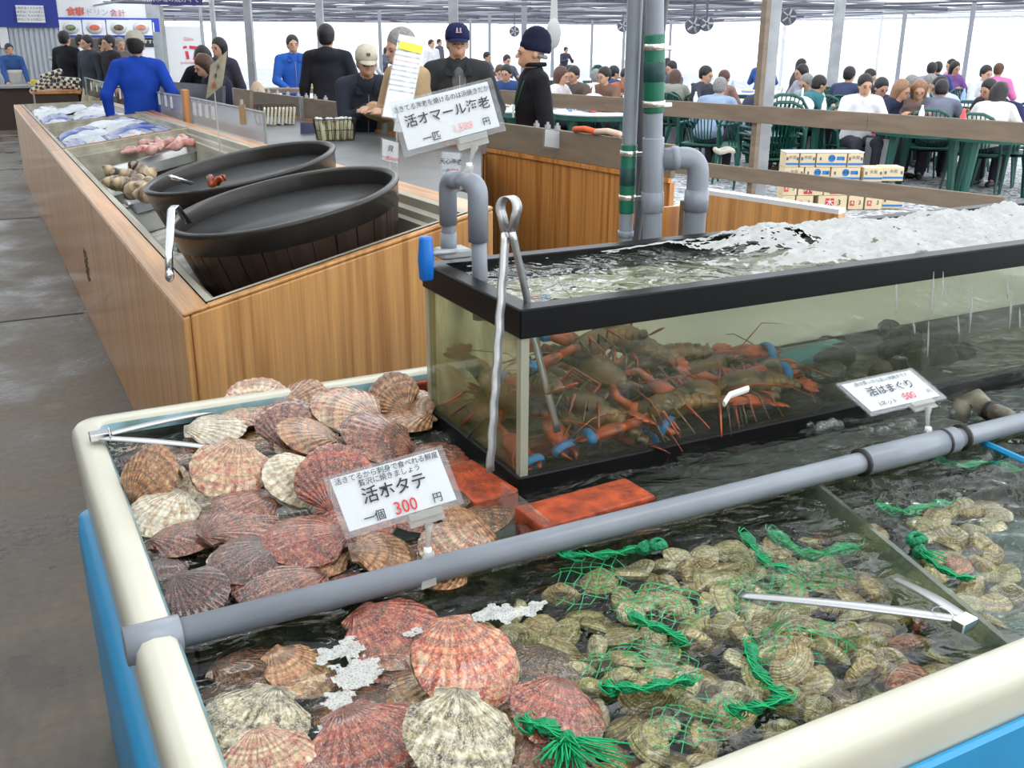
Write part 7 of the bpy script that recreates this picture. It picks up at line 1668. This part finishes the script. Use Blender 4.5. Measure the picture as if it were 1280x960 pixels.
p = PY(905, 188, p.y); m = MB(); m.tube([p+Vector((.075*math.cos(a), .075*math.sin(a), .01*math.sin(3*a))) for a in np.linspace(0, 2*PI, 20)[:-1]], .02, 6, closed=True); tag(m.build('rope_wrap', mat('pale_rope', srgb(200, 196, 180), .8, bump=.5, bscale=60), None, True), 'pale rope wound round the big galvanised post', 'rope')

def make_chair():
    r = thing('garden_chair', 'x', 'chair'); w, d, sh_ = .27, .25, .42
    m = MB(); m.grid(lambda u, v: ((u-.5)*2*w*.92, -d+2*d*v, sh_+.02*(2*u-1)**2-.02*v), 6, 6); m.grid(lambda u, v: ((u-.5)*2*w*.92, -d+2*d*v, sh_-.03+.02*(2*u-1)**2-.02*v), 6, 6); m.tube([(-w*.92, -d, sh_), (w*.92, -d, sh_)], .018, 6); m.tube([(-w*.92, d, sh_-.015), (w*.92, d, sh_-.015)], .018, 6); m.build('seat', M_green, r, True)
    def bk(u, z): return (w*1.0*u*(1-.12*(z-.42)/.4), d+.02+.16*(z-.42)/.42, z)
    m = MB(); arch = [bk(-1, .42), bk(-1.05, .6), bk(-.98, .72), bk(-.72, .815), bk(-.3, .86), bk(.3, .86), bk(.72, .815), bk(.98, .72), bk(1.05, .6), bk(1, .42)]; m.tube(arch, .022, 6, flat=.8)
    for k in range(9):
        u = -.8+.2*k; zt = .86-.1*abs(u)**2.2; m.tube([bk(u*.62, .44), bk(u, zt-.01)], .014, 4, flat=.5)
    m.build('backrest', M_green, r)
    for s in (-1, 1):
        m = MB(); m.tube([bk(s*1.03, .66), (s*w*1.12, .12, .655), (s*w*1.16, -.10, .65), (s*w*1.12, -.24, .62)], .024, 6, flat=.5); m.build('armrest', M_green, r, True)
        m = MB(); m.tube([(s*w*1.12, -.24, .63), (s*w*1.0, -.26, .40), (s*w*1.12, -.30, 0)], [.022, .030, .02], 6, flat=.6); m.build('leg', M_green, r)
        m = MB(); m.tube([(s*w*.98, .25, .42), (s*w*1.1, .36, 0)], [.034, .02], 6, flat=.6); m.build('leg', M_green, r)
    return r
CH = make_chair(); GCH = 'green plastic garden chairs'
def chair(px, py, rel, label, dist=None, z=0.0, lift=0):
    p = Z(px, py, 0) if dist is None else D(px, dist)
    o = inst(CH, (p.x, p.y, z+lift), (0, 0, math.radians(look(px, rel)+90)), 1.0, label, GCH); return p
for k in range(4): chair(958, 242, 195, 'green garden chair in the stack behind the boxes, '+('lowest', 'second', 'third', 'topmost')[k], lift=.075*k)
chair(925, 226, 175, 'dark green garden chair left of the chair stack', None)
chair(1200, 205, 178, 'green garden chair with a round slatted back at the front table')
chair(1262, 238, -60, 'green garden chair cut by the right picture edge')
chair(1088, 200, 60, 'green garden chair beside the pink bag')
chair(720, 196, 170, 'green garden chair standing right of the beanie man', None)
chair(745, 205, 150, 'green garden chair left of the taped pipes', None)
chair(700, 200, 70, 'green garden chair close to the right of the beanie man')
chair(712, 152, 175, 'green garden chair with a light slatted back behind the rail')
chair(640, 205, -70, 'green garden chair left of the beanie man')
for k in range(5): chair(770, 168, 60, 'green garden chair in the stack by the pipes, level '+('one', 'two', 'three', 'four', 'five')[k]+' from below', None, lift=.075*k)
chair(346, 195, 60, 'green garden chair behind the young man in blue', 15.5); chair(320, 195, 120, 'green garden chair left of the young man in blue', 14.8)
for q, rz, lb, st_ in SEATS:
    if st_ or q.length > 21: continue
    inst(CH, q, (0, 0, rz), 1.0, ('green garden chair under the '+' '.join(lb.split()[:11])), GCH)

M_tt = mat('white_table_sheet', srgb(228, 230, 234), .5); 
def make_table():
    r = thing('dining_table', 'x', 'table'); m = MB(); m.lathe([(.001, .70), (.60, .70), (.62, .715), (.60, .73), (.001, .73)], 28); m.build('tabletop', M_tt, r)
    m = MB(); m.lathe([(.56, .64), (.59, .64), (.59, .70), (.56, .70)], 28, close=True); m.build('apron', M_green, r)
    for a in range(4):
        c, s = math.cos(a*PI/2+PI/4), math.sin(a*PI/2+PI/4); m = MB(); m.tube([(c*.42, s*.42, .70), (c*.50, s*.50, 0)], [.055, .035], 6); m.build('leg', M_green, r)
    return r
TB = make_table()
for px, di, lb in tabs:
    p = D(px, di); inst(TB, p, (0, 0, rng.random()), 1.0, lb, 'white topped dining tables')
# things on the tables
cups = {'bottle': ([(.001, 0), (.03, 0), (.032, .02), (.032, .12), (.014, .17), (.013, .2), (.001, .2)], 12), 'plate': ([(.001, .0), (.09, .0), (.13, .02), (.128, .024), (.088, .006), (.001, .006)], 18), 'cup': ([(.001, 0), (.028, 0), (.036, .09), (.033, .09), (.026, .006), (.001, .006)], 12)}
PR = {}
for nm, (pf, n_) in cups.items(): m = MB(); m.lathe(pf, n_); PR[nm] = m.build(nm, M_wpaint, None, True); tag(PR[nm], 'x', nm)
cm = [(.75, .1, .1), (.85, .86, .88), (.8, .6, .3), (.9, .9, .92), (.3, .45, .75)]
cmm = [mat('table_ware_red', cm[0], .4), mat('table_ware_white', cm[1], .4), mat('table_ware_tan', cm[2], .4), mat('table_ware_pale', cm[3], .4), mat('table_ware_blue', cm[4], .4)]
for i, (px, di, lb) in enumerate(tabs[:10]):
    c = D(px, di)
    for k in range(6):
        a = k*1.05+i; nm = ('plate', 'bottle', 'cup', 'plate', 'cup', 'bottle')[k]; rr_ = .2+.22*((k*37) % 10)/10; mc = cmm[(k+i) % 5]
        o = inst(PR[nm], (c.x+rr_*math.cos(a), c.y+rr_*math.sin(a), .731), (0, 0, 0), 1.0, 'small '+mc.name.split('_')[-1]+' '+nm+' on the '+lb.split(' with')[0].split(' heaped')[0], nm+'s on the dining tables', {'white_paint': mc})
for v_ in PR.values(): discard(v_)
m = MB(); m.sphere((0, 0, .11), (.24, .16, .12), 14, 8); m.tube([(-.1, 0, .2), (0, 0, .32), (.1, 0, .2)], .012, 6); BG = m.build('carrier_bag', M_white, None, True); tag(BG, 'x', 'bag')
for px, di, lb in ((1010, 13.4, 'white bag heap on the table before the lavender woman'), (985, 13.7, 'second white bag on the table left of the lavender woman'), (744, 13.4, 'white bag on the table left of the grey pipes'), (620, 13.9, 'white bag on the table left of the beanie man')): inst(BG, D(px, di)+Vector((0, 0, .731)), (0, 0, di), 1.0, lb)
p = Z(1083, 176, .45); m = MB(); m.sphere(p, (.20, .14, .10), 14, 8); tag(m.build('pink_bag', mat('hot_pink_cloth', srgb(236, 110, 160), .6), None, True), 'pink and dark bag lying on a chair by the rail', 'bag')

# cartons
M_cart = mat('carton', srgb(226, 206, 168), .7, var=.06, vscale=6); M_blue_p = mat('blue_print', srgb(40, 120, 190), .6); M_grey_p = mat('grey_print', srgb(90, 100, 120), .6); M_wfilm = mat('white_wrap', srgb(240, 242, 245), .3, bump=.4, bscale=20)
c0 = Z(976, 262, 0); ax1 = Vector((math.cos(-CAM_YAW+.02), math.sin(-CAM_YAW+.02), 0)); ax2 = Vector((-ax1.y, ax1.x, 0)); cw, cd, chh = .30, .22, .14
# four levels; front face runs along ax1
def carton(i, j, k, label, kind):
    b0 = c0+ax1*(i)+ax2*(j)+Vector((0, 0, chh*k+.001)); ww = kind[1]
    t = thing('carton', label, 'box', b0+ax1*ww/2, (0, 0, math.atan2(ax1.y, ax1.x)), 'cartons piled behind the low wall'); B = lambda m, nm, mt, **q: m.build(nm, mt, t, world=False, **q)
    m = MB(); m.box((0, cd/2, chh/2), (ww-.008, cd-.006, chh-.003)); B(m, 'box_body', M_cart, bev=.004)
    m = MB(); m.box((0, cd/2, chh-.003), (ww-.05, .05, .004)); B(m, 'tape', M_wfilm)
    f = -.0025
    if kind[0] == 'blue':
        m = MB(); m.box((0, .002+f, .034), (ww-.014, .004, .02)); m.box((ww/2-.004, cd/2, .034), (.004, cd-.02, .02)); B(m, 'blue_band', M_blue_p)
        if ww > .25:
            m = MB(); m.lathe([(.001, 0), (.036, 0), (.036, .003), (.001, .003)], 20, mtx=Matrix.Rotation(PI/2, 3, 'X'), c=(.0, .005+f, .09)); m.box((.085, .003+f, .09), (.07, .004, .035)); B(m, 'blue_mark', M_blue_p)
            lettering('木炭', .032, M_ink, t, (.0, -.002, .09), (PI/2, 0, 0))
        else: lettering('木炭', .042, M_grey_p, t, (0, -.002, .095), (PI/2, 0, 0)); 
        m = MB(); m.box((-ww*.36, .003+f, .085), (.018, .004, .03)); m.box((ww*.38, .003+f, .085), (.018, .004, .03)); B(m, 'grey_mark', M_grey_p)
    else:
        m = MB(); m.box((-ww*.1 if ww > .25 else -ww*.25, .003+f, .065), (.085 if ww > .25 else .045, .004, .095 if ww > .25 else .05)); B(m, 'red_mark', M_red)
        lettering('木', .085 if ww > .25 else .04, M_white, t, (-ww*.1 if ww > .25 else -ww*.25, -.003, .065), (PI/2, 0, 0)); lettering('3', .08 if ww > .25 else .06, M_ink, t, (ww*.22, -.003, .07), (PI/2, 0, 0))
    return t
rows = {3: [(0, .14), (.145, .16), (.31, .31), (.625, .16)], 2: [(0, .20), (.205, .26), (.47, .30), (.80, .2)], 1: [(0, .15), (.155, .26), (.42, .26), (.69, .2)], 0: [(0, .14), (.145, .18), (.37, .30), (.68, .16), (.85, .18)]}
nmz = {3: 'top', 2: 'third', 1: 'second', 0: 'bottom'}
for k, rw in rows.items():
    for q_, (i, w_) in enumerate(rw):
        carton(i, 0 if k < 3 else .0, k, 'cardboard carton in the '+nmz[k]+' layer of the pile, '+('first', 'second', 'third', 'fourth', 'fifth')[q_]+' from its left', ('blue' if k >= 2 else 'red', w_))
        if k in (0, 1, 2) and q_ == len(rw)-1: carton(i+w_+.012, .05, k if k < 2 else 2, 'cardboard carton at the right end of the '+nmz[k]+' layer, pushed back a little', ('blue', .22)) if k != 1 else None
    if k == 3:
        m = MB(); a_ = c0+Vector((0, 0, chh*4+.002)); m.hexa([a_, a_+ax1*.79, a_+ax1*.79+ax2*cd, a_+ax2*cd]+[v+Vector((0, 0, .012)) for v in (a_, a_+ax1*.79, a_+ax1*.79+ax2*cd, a_+ax2*cd)]); tag(m.build('plastic_cover', M_wfilm, bev=.008), 'white plastic cover spread over the top of the carton pile', 'cover')
# low grey panels behind the chairs
for px0, px1, pt, pb, di, lb in ((1076, 1108, 172, 232, 0, 'grey wind panel right behind the carton pile'), (830, 868, 152, 186, 0, 'pale wind panel behind the elbow pipe')):
    a, b_ = Z(px0, pb, 0), Z(px1, pb+4, 0); h_ = .55; m = MB(); m.slab([a, b_, b_+Vector((0, 0, h_)), a+Vector((0, 0, h_))], .03); tag(m.build('wind_panel', M_galv), lb, 'panel')
a, b_ = Z(985, 196, 0), Z(1075, 206, 0); m = MB(); m.slab([a+Vector((0, 0, 0)), b_, b_+Vector((0, 0, .5)), a+Vector((0, 0, .5))], .03); tag(m.build('wind_panel', M_galv), 'long grey wind panel beyond the carton pile', 'panel')

# hanging fans and speakers below the roof
def hang(px, py, di, w_, h_, label, nm, cat):
    p = D(px, di); z = CAM_H-(py-45)*di/1302; t = thing(nm, label, cat, (p.x, p.y, z), (0, 0, -CAM_YAW)); m = MB()
    m.lathe([(w_*.5, -.06), (w_*.55, 0), (w_*.5, .06)], 18, mtx=Matrix.Rotation(PI/2, 3, 'X')); m.build('housing', M_beamd, t, world=False)
    m = MB(); m.tube([(0, 0, w_*.5), (0, 0, 2.42-z)], .02, 6); m.build('hanger', M_beamd, t, world=False)
    m = MB(); 
    for k in range(5): a = k*2*PI/5; m.tube([(w_*.08*math.cos(a), -.07, w_*.08*math.sin(a)), (w_*.46*math.cos(a), -.07, w_*.46*math.sin(a))], .02, 4)
    m.build('guard', M_galv, t, world=False)
hang(866, 32, 19, .28, .2, 'dark ceiling fan hanging just right of the grey pipes', 'hanging_fan', 'fan'); hang(882, 30, 19, .24, .2, 'second ceiling fan close beside the first', 'hanging_fan', 'fan'); hang(778, 33, 30, .3, .2, 'small hanging fan left of the grey pipes', 'hanging_fan', 'fan'); hang(643, 40, 34, .3, .2, 'small hanging fan left of the navy knit cap', 'hanging_fan', 'fan'); hang(983, 22, 24, .34, .2, 'hanging fan above the woman in dark brown', 'hanging_fan', 'fan')
m = MB(); p = D(692, 16); z0 = CAM_H-(52-45)*16/1302; m.grid(lambda u, v: (p.x+.16*(u-.5)*(1.1-.5*v), p.y, z0+(2.25-z0)*v+0), 6, 10); m.sphere((p.x, p.y, z0+.12), (.13, .06, .22), 12, 8); tag(m.build('hanging_bag', mat('dirty_white_plastic', srgb(186, 188, 184), .5, bump=.5, bscale=10), None, True), 'crumpled pale plastic bag hanging on the post right of the beanie man', 'bag')

# ---------------------------------------------------------------- left rear: kiosk, menu boards, banner
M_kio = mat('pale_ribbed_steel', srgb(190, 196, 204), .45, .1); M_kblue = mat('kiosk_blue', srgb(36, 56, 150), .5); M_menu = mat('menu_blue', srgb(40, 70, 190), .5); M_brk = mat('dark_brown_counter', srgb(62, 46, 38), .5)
def pa(px, py, y_): return PY(px, py, y_)
KY = 23.0
x0, x1 = pa(-20, 60, KY).x, pa(76, 60, KY).x
kio = thing('kiosk', 'ribbed pale steel kiosk with a blue fascia at the far left', 'kiosk', ((x0+x1)/2, KY, 0))
zb = pa(40, 34, KY).z
m = MB(); m.box(((x0+x1)/2, KY+1.0, zb/2), (x1-x0, 2.0, zb)); m.build('kiosk_wall', M_kio, kio)
nr = 15
for i in range(nr): 
    m = MB(); xx = x0+(i+.5)*(x1-x0)/nr; m.box((xx, KY-.012, zb/2), ((x1-x0)/nr*.55, .03, zb-.02)); m.build('rib', M_kio, kio)
zt = pa(40, -6, KY).z
m = MB(); m.box(((x0+x1)/2-.02, KY+.95, (zb+zt)/2), (x1-x0+.08, 2.1, zt-zb)); m.build('blue_fascia', M_kblue, kio)
def panel(px0, py0, px1, py1, y_, m_, nm, parent=None, label=None, cat=None, th=.03):
    a, b_ = pa(px0, py1, y_), pa(px1, py0, y_); m = MB(); m.box(((a.x+b_.x)/2, y_, (a.z+b_.z)/2), (abs(b_.x-a.x), th, abs(b_.z-a.z))); o = m.build(nm, m_, parent)
    if label: tag(o, label, cat)
    return o, Vector(((a.x+b_.x)/2, y_-th/2-.003, (a.z+b_.z)/2)), abs(b_.x-a.x), abs(b_.z-a.z)
def tx(s, c, size, mt, parent, off=(0, 0), wt=0, sx=1):
    base = Vector(parent.location) if parent.type == 'EMPTY' else Vector((0, 0, 0)); return lettering(s, size, mt, parent, Vector((c.x+off[0], c.y-.004, c.z+off[1]))-base, (PI/2, 0, 0), wt, sx=sx)
o, c, w_, h_ = panel(22, 7, 54, 28, KY-.12, M_white, 'white_notice', kio)
for i in range(4): tx('お会計はこちらの窓口へどうぞ'[:10+i], c, h_*.17, M_ink, kio, (0, h_*(.33-.22*i)))
# kiosk door frame
panel(1, 17, 6, 60, KY-.06, M_wpaint, 'door_frame', kio); panel(-12, 19, 1, 60, KY-.05, M_brk, 'dark_opening', kio)  # dark panel: the shaded inside of the doorway is painted on
# till desk
DY = 20.6
xa, xb = pa(-30, 130, DY).x, pa(58, 130, DY).x; zt2 = pa(30, 107, DY).z
desk = thing('till_desk', 'dark brown till desk before the kiosk at the far left', 'desk', ((xa+xb)/2, DY, 0)); m = MB(); m.box(((xa+xb)/2, DY+.3, zt2/2-.02), (xb-xa, .6, zt2-.04)); m.build('desk_body', M_brk, desk); m = MB(); m.box(((xa+xb)/2, DY+.28, zt2-.02), (xb-xa+.1, .72, .04)); m.build('desk_top', M_galv, desk)
c = pa(42, 98, DY+.1); m = MB(); m.box((c.x+.02, DY+.35, zt2+.04), (.13, .2, .08)); tag(m.build('yellow_box', mat('yellow_card', srgb(226, 200, 50), .5), bev=.005), 'small yellow box on the till desk', 'box')
o = thing('till_terminal', 'grey machine with a pole on the till desk', 'machine', (c.x+.45, DY+.3, zt2)); m = MB(); m.box((c.x+.45, DY+.35, zt2+.05), (.6, .3, .10)); m.build('housing', M_beamd, o, bev=.01); m = MB(); m.tube([(c.x+.45, DY+.3, zt2+.1), (c.x+.43, DY+.3, zt2+.42)], .015, 6); m.sphere((c.x+.40, DY+.3, zt2+.45), (.09, .03, .04), 10, 6); m.build('pole', M_galv, o)
# crate of packed shells on a small stand
SY = 15.6; c = pa(70, 114, SY); st = thing('goods_stand', 'low brown stand with a wooden board at the far end of the counters', 'stand', (c.x, SY+.2, 0)); m = MB(); m.box((c.x, SY+.2, c.z/2-.01), (.55, .5, c.z-.04)); m.build('stand_body', M_brk, st); m = MB(); m.box((c.x, SY+.2, c.z-.015), (.62, .56, .03)); m.build('stand_board', M_bam2, st)
M_chk = mat('speckled_pack', srgb(205, 202, 188), .5); nt = M_chk.node_tree; v_ = N(nt, 'ShaderNodeTexChecker'); v_.inputs[1].default_value = (*srgb(215, 212, 196), 1); v_.inputs[2].default_value = (*srgb(56, 54, 50), 1); v_.inputs['Scale'].default_value = 24; tc_ = N(nt, 'ShaderNodeTexCoord'); nt.links.new(tc_.outputs['Object'], v_.inputs[0]); nt.links.new(v_.outputs[0], nt.nodes['Principled BSDF'].inputs[0])
m = MB(); m.box((0, 0, 0), (.30, .16, .07)); PKG = m.build('speckled_pack', M_chk, bev=.015); tag(PKG, 'x', 'package')
for i, (dx, dz, ry) in enumerate(((-.17, .045, -.5), (.02, .045, 0), (.18, .05, .3), (-.10, .13, -.5), (.09, .135, .45), (.2, .12, .1), (-.02, .2, -.3))): inst(PKG, (c.x+dx, SY+.15+.03*(i % 3), c.z+dz+.02), (0, ry, 0), 1.0, 'speckled pack on the low stand before the kiosk, '+ORD[i]+' from the bottom left', 'speckled packs on the stand')
# menu building
MY = 28.0
mn_ = thing('menu_stall', 'white food stall with blue menu boards behind the queue', 'stall', (pa(130, 60, MY).x, MY, 0))
o, c, w_, h_ = panel(64, -8, 194, 25, MY, M_wpaint, 'white_fascia', mn_); hh = pa(0, 10, MY).z-pa(0, 22, MY).z
cc = pa(94, 15, MY); cc.y = MY-.03; tx('食事', cc, hh*.95, mat('pale_red_print', srgb(216, 110, 100), .5), mn_, wt=.01); cc = pa(126, 16, MY); cc.y = MY-.03; tx('ドリンク', cc, hh*.85, mat('pale_grey_print', srgb(170, 176, 190), .5), mn_); cc = pa(147, 17, MY); cc.y = MY-.03; tx('会計', cc, hh*.85, bpy.data.materials['pale_red_print'], mn_)
panel(69, 23, 198, 47, MY-.04, M_menu, 'menu_band', mn_)
fd = [mat('food_green', srgb(140, 150, 110), .6, var=.7, vscale=12, col2=srgb(60, 60, 40)), mat('food_red', srgb(232, 120, 90), .6, var=.2, vscale=8), mat('food_brown', srgb(150, 120, 90), .6, var=.7, vscale=10, col2=srgb(70, 60, 50)), mat('food_pink', srgb(226, 150, 120), .6, var=.4, vscale=8)]
for i, x_ in enumerate((88, 118, 148, 176)):
    o, c, w_, h_ = panel(x_-13, 25, x_+13, 44, MY-.07, M_white, 'menu_photo', mn_); m = MB(); m.lathe([(.001, 0), (h_*.36, 0), (h_*.42, .02), (.001, .02)], 22, sx=1.25, mtx=Matrix.Rotation(PI/2, 3, 'X'), c=(c.x, c.y-.002, c.z-h_*.02)); m.build('plate_print', M_wpaint, mn_, True); m = MB(); m.sphere((c.x, c.y-.03, c.z), (h_*.34, .02, h_*.2), 14, 8); m.build('food_print', fd[i], mn_, True)
    cc = Vector((c.x+w_*.57, c.y, c.z)); m = MB(); m.box((cc.x, cc.y+.01, cc.z), (w_*.06, .01, h_*.7)); m.build('price_strip', M_white, mn_)
panel(69, 47, 200, 49, MY-.05, M_brown, 'trim_board', mn_); panel(70, 49, 176, 140, MY+1.5, mat('dim_interior', srgb(110, 104, 96), .7, var=.3, vscale=2), 'back_wall', mn_);  # dimness inside the stall is put into the back wall's colour
o, c, w_, h_ = panel(172, 48, 198, 59, MY-.05, mat('black_sign', srgb(40, 42, 48), .5), 'black_sign', mn_); tx('おすすめ', c, h_*.5, M_white, mn_, (0, h_*.1))
panel(176, 59, 200, 95, MY-.03, M_wpaint, 'white_poster', mn_)
panel(66, 0, 70, 140, MY-.02, M_galv, 'stall_post', mn_); panel(196, 0, 200, 140, MY-.02, M_galv, 'stall_post', mn_)
# banner with the red seventeen
BY = 19.0
bn = thing('banner', 'white banner with a big red number seventeen', 'banner', (pa(230, 95, BY).x, BY, 0)); o, c, w_, h_ = panel(211, 33, 252, 102, BY, M_white, 'banner_cloth', bn); m = MB(); m.box((c.x-w_/2, BY, 1.05), (.05, .05, 2.1)); m.build('banner_pole', M_galv, bn); m = MB(); m.box((c.x+w_/2, BY, 1.05), (.05, .05, 2.1)); m.build('banner_pole', M_galv, bn)
s_ = h_/69; cx = pa(237, 66, BY).x; cz = pa(237, 66, BY).z; M_r17 = mat('banner_red', srgb(226, 60, 80), .5)
m = MB(); yy = BY-.022
def pl_(pts): 
    b = [Vector((cx+x*s_, yy, cz+z*s_)) for x, z in pts]; m.add(b+[v+Vector((0, .004, 0)) for v in b], [tuple(range(len(b))), tuple(reversed(range(len(b), 2*len(b))))])
pl_([(-8, 8), (-3, 9), (-3, 6), (-8, 5)]); pl_([(-6, 2), (-2, 2), (-1, -8), (-5, -8)]); pl_([(0, 9), (11, 8), (11, 4), (0, 5)]); pl_([(7, 5), (11, 5), (7, -9), (3, -9)]); m.build('red_seventeen', M_r17, bn)
for tx_, dz_, sz in (('Glico', 17, 5), ('SEVENTEEN ICE', -13, 3.2)):
    lettering(tx_, sz*s_*1.2, M_r17, bn, Vector((cx, yy-.002, cz+dz_*s_))-Vector(bn.location), (PI/2, 0, 0))
# grey goods tower and small sign right of the menu stall
o, c, w_, h_ = panel(203, 40, 210, 156, 21.0, M_galv, 'narrow_shelf', None, 'narrow grey shelf tower between menu stall and banner', 'shelf')
o, c, w_, h_ = panel(201, 35, 210, 40, 21.0, mat('pale_red_sign', srgb(232, 150, 130), .5), 'small_sign', None, 'small pale red sign on top of the narrow shelf', 'sign')
a = thing('hanging_sign', 'dark blue hanging sign with white writing at the top edge', 'sign', (pa(222, 0, 17).x, 17.0, pa(222, -4, 17).z)); o, c, w_, h_ = panel(190, -9, 252, 6, 17.0, mat('sign_navy', srgb(44, 44, 110), .5), 'sign_board', a); tx('浜焼市場の焼ガキでっせ', c, h_*.55, M_white, a, (0, -h_*.05), sx=.92)
m = MB(); m.tube([(c.x-w_*.4, 17.0, c.z+h_/2), (c.x-w_*.4, 17.0, 2.6)], .01, 5); m.tube([(c.x+w_*.4, 17.0, c.z+h_/2), (c.x+w_*.4, 17.0, 2.6)], .01, 5); m.build('sign_wire', M_beamd, a)
# table with goods where the women bend
p = D(258, 11.7); t = thing('goods_table', 'low table with white boxes where the women bend over', 'table', (p.x, p.y, 0), (0, 0, -.4)); m = MB(); m.box((0, 0, .86), (.9, .5, .05)); m.build('tabletop', M_wpaint, t, world=False)
for sx_ in (-1, 1):
    for sy_ in (-1, 1): m = MB(); m.box((sx_*.4, sy_*.2, .42), (.04, .04, .84)); m.build('leg', M_galv, t, world=False)
for i, (dx, h_, cc) in enumerate(((-.3, .10, M_galv), (-.05, .14, M_wpaint), (.2, .08, M_wpaint))):
    m = MB(); m.box((p.x+dx, p.y-.05, .886+h_/2), (.2, .2, h_)); tag(m.build('goods_box', cc, bev=.005), ('grey metal', 'tall white', 'low white')[i]+' box on the goods table before the women', 'box')
p = D(378, 14.0); t = thing('goods_table', 'narrow table before the young man in blue', 'table', (p.x, p.y-.45, 0), (0, 0, -.3)); m = MB(); m.box((0, 0, .98), (1.6, .4, .05)); m.build('tabletop', M_brown, t, world=False)
for sx_ in (-1, 1): m = MB(); m.box((sx_*.7, 0, .48), (.05, .3, .95)); m.build('leg', M_galv, t, world=False)
m = MB(); m.box((p.x+.1, p.y-.45, 1.03), (.35, .2, .05)); tag(m.build('cream_box', mat('cream_card', srgb(226, 212, 170), .6)), 'flat cream box on the narrow table before the young man in blue', 'box')
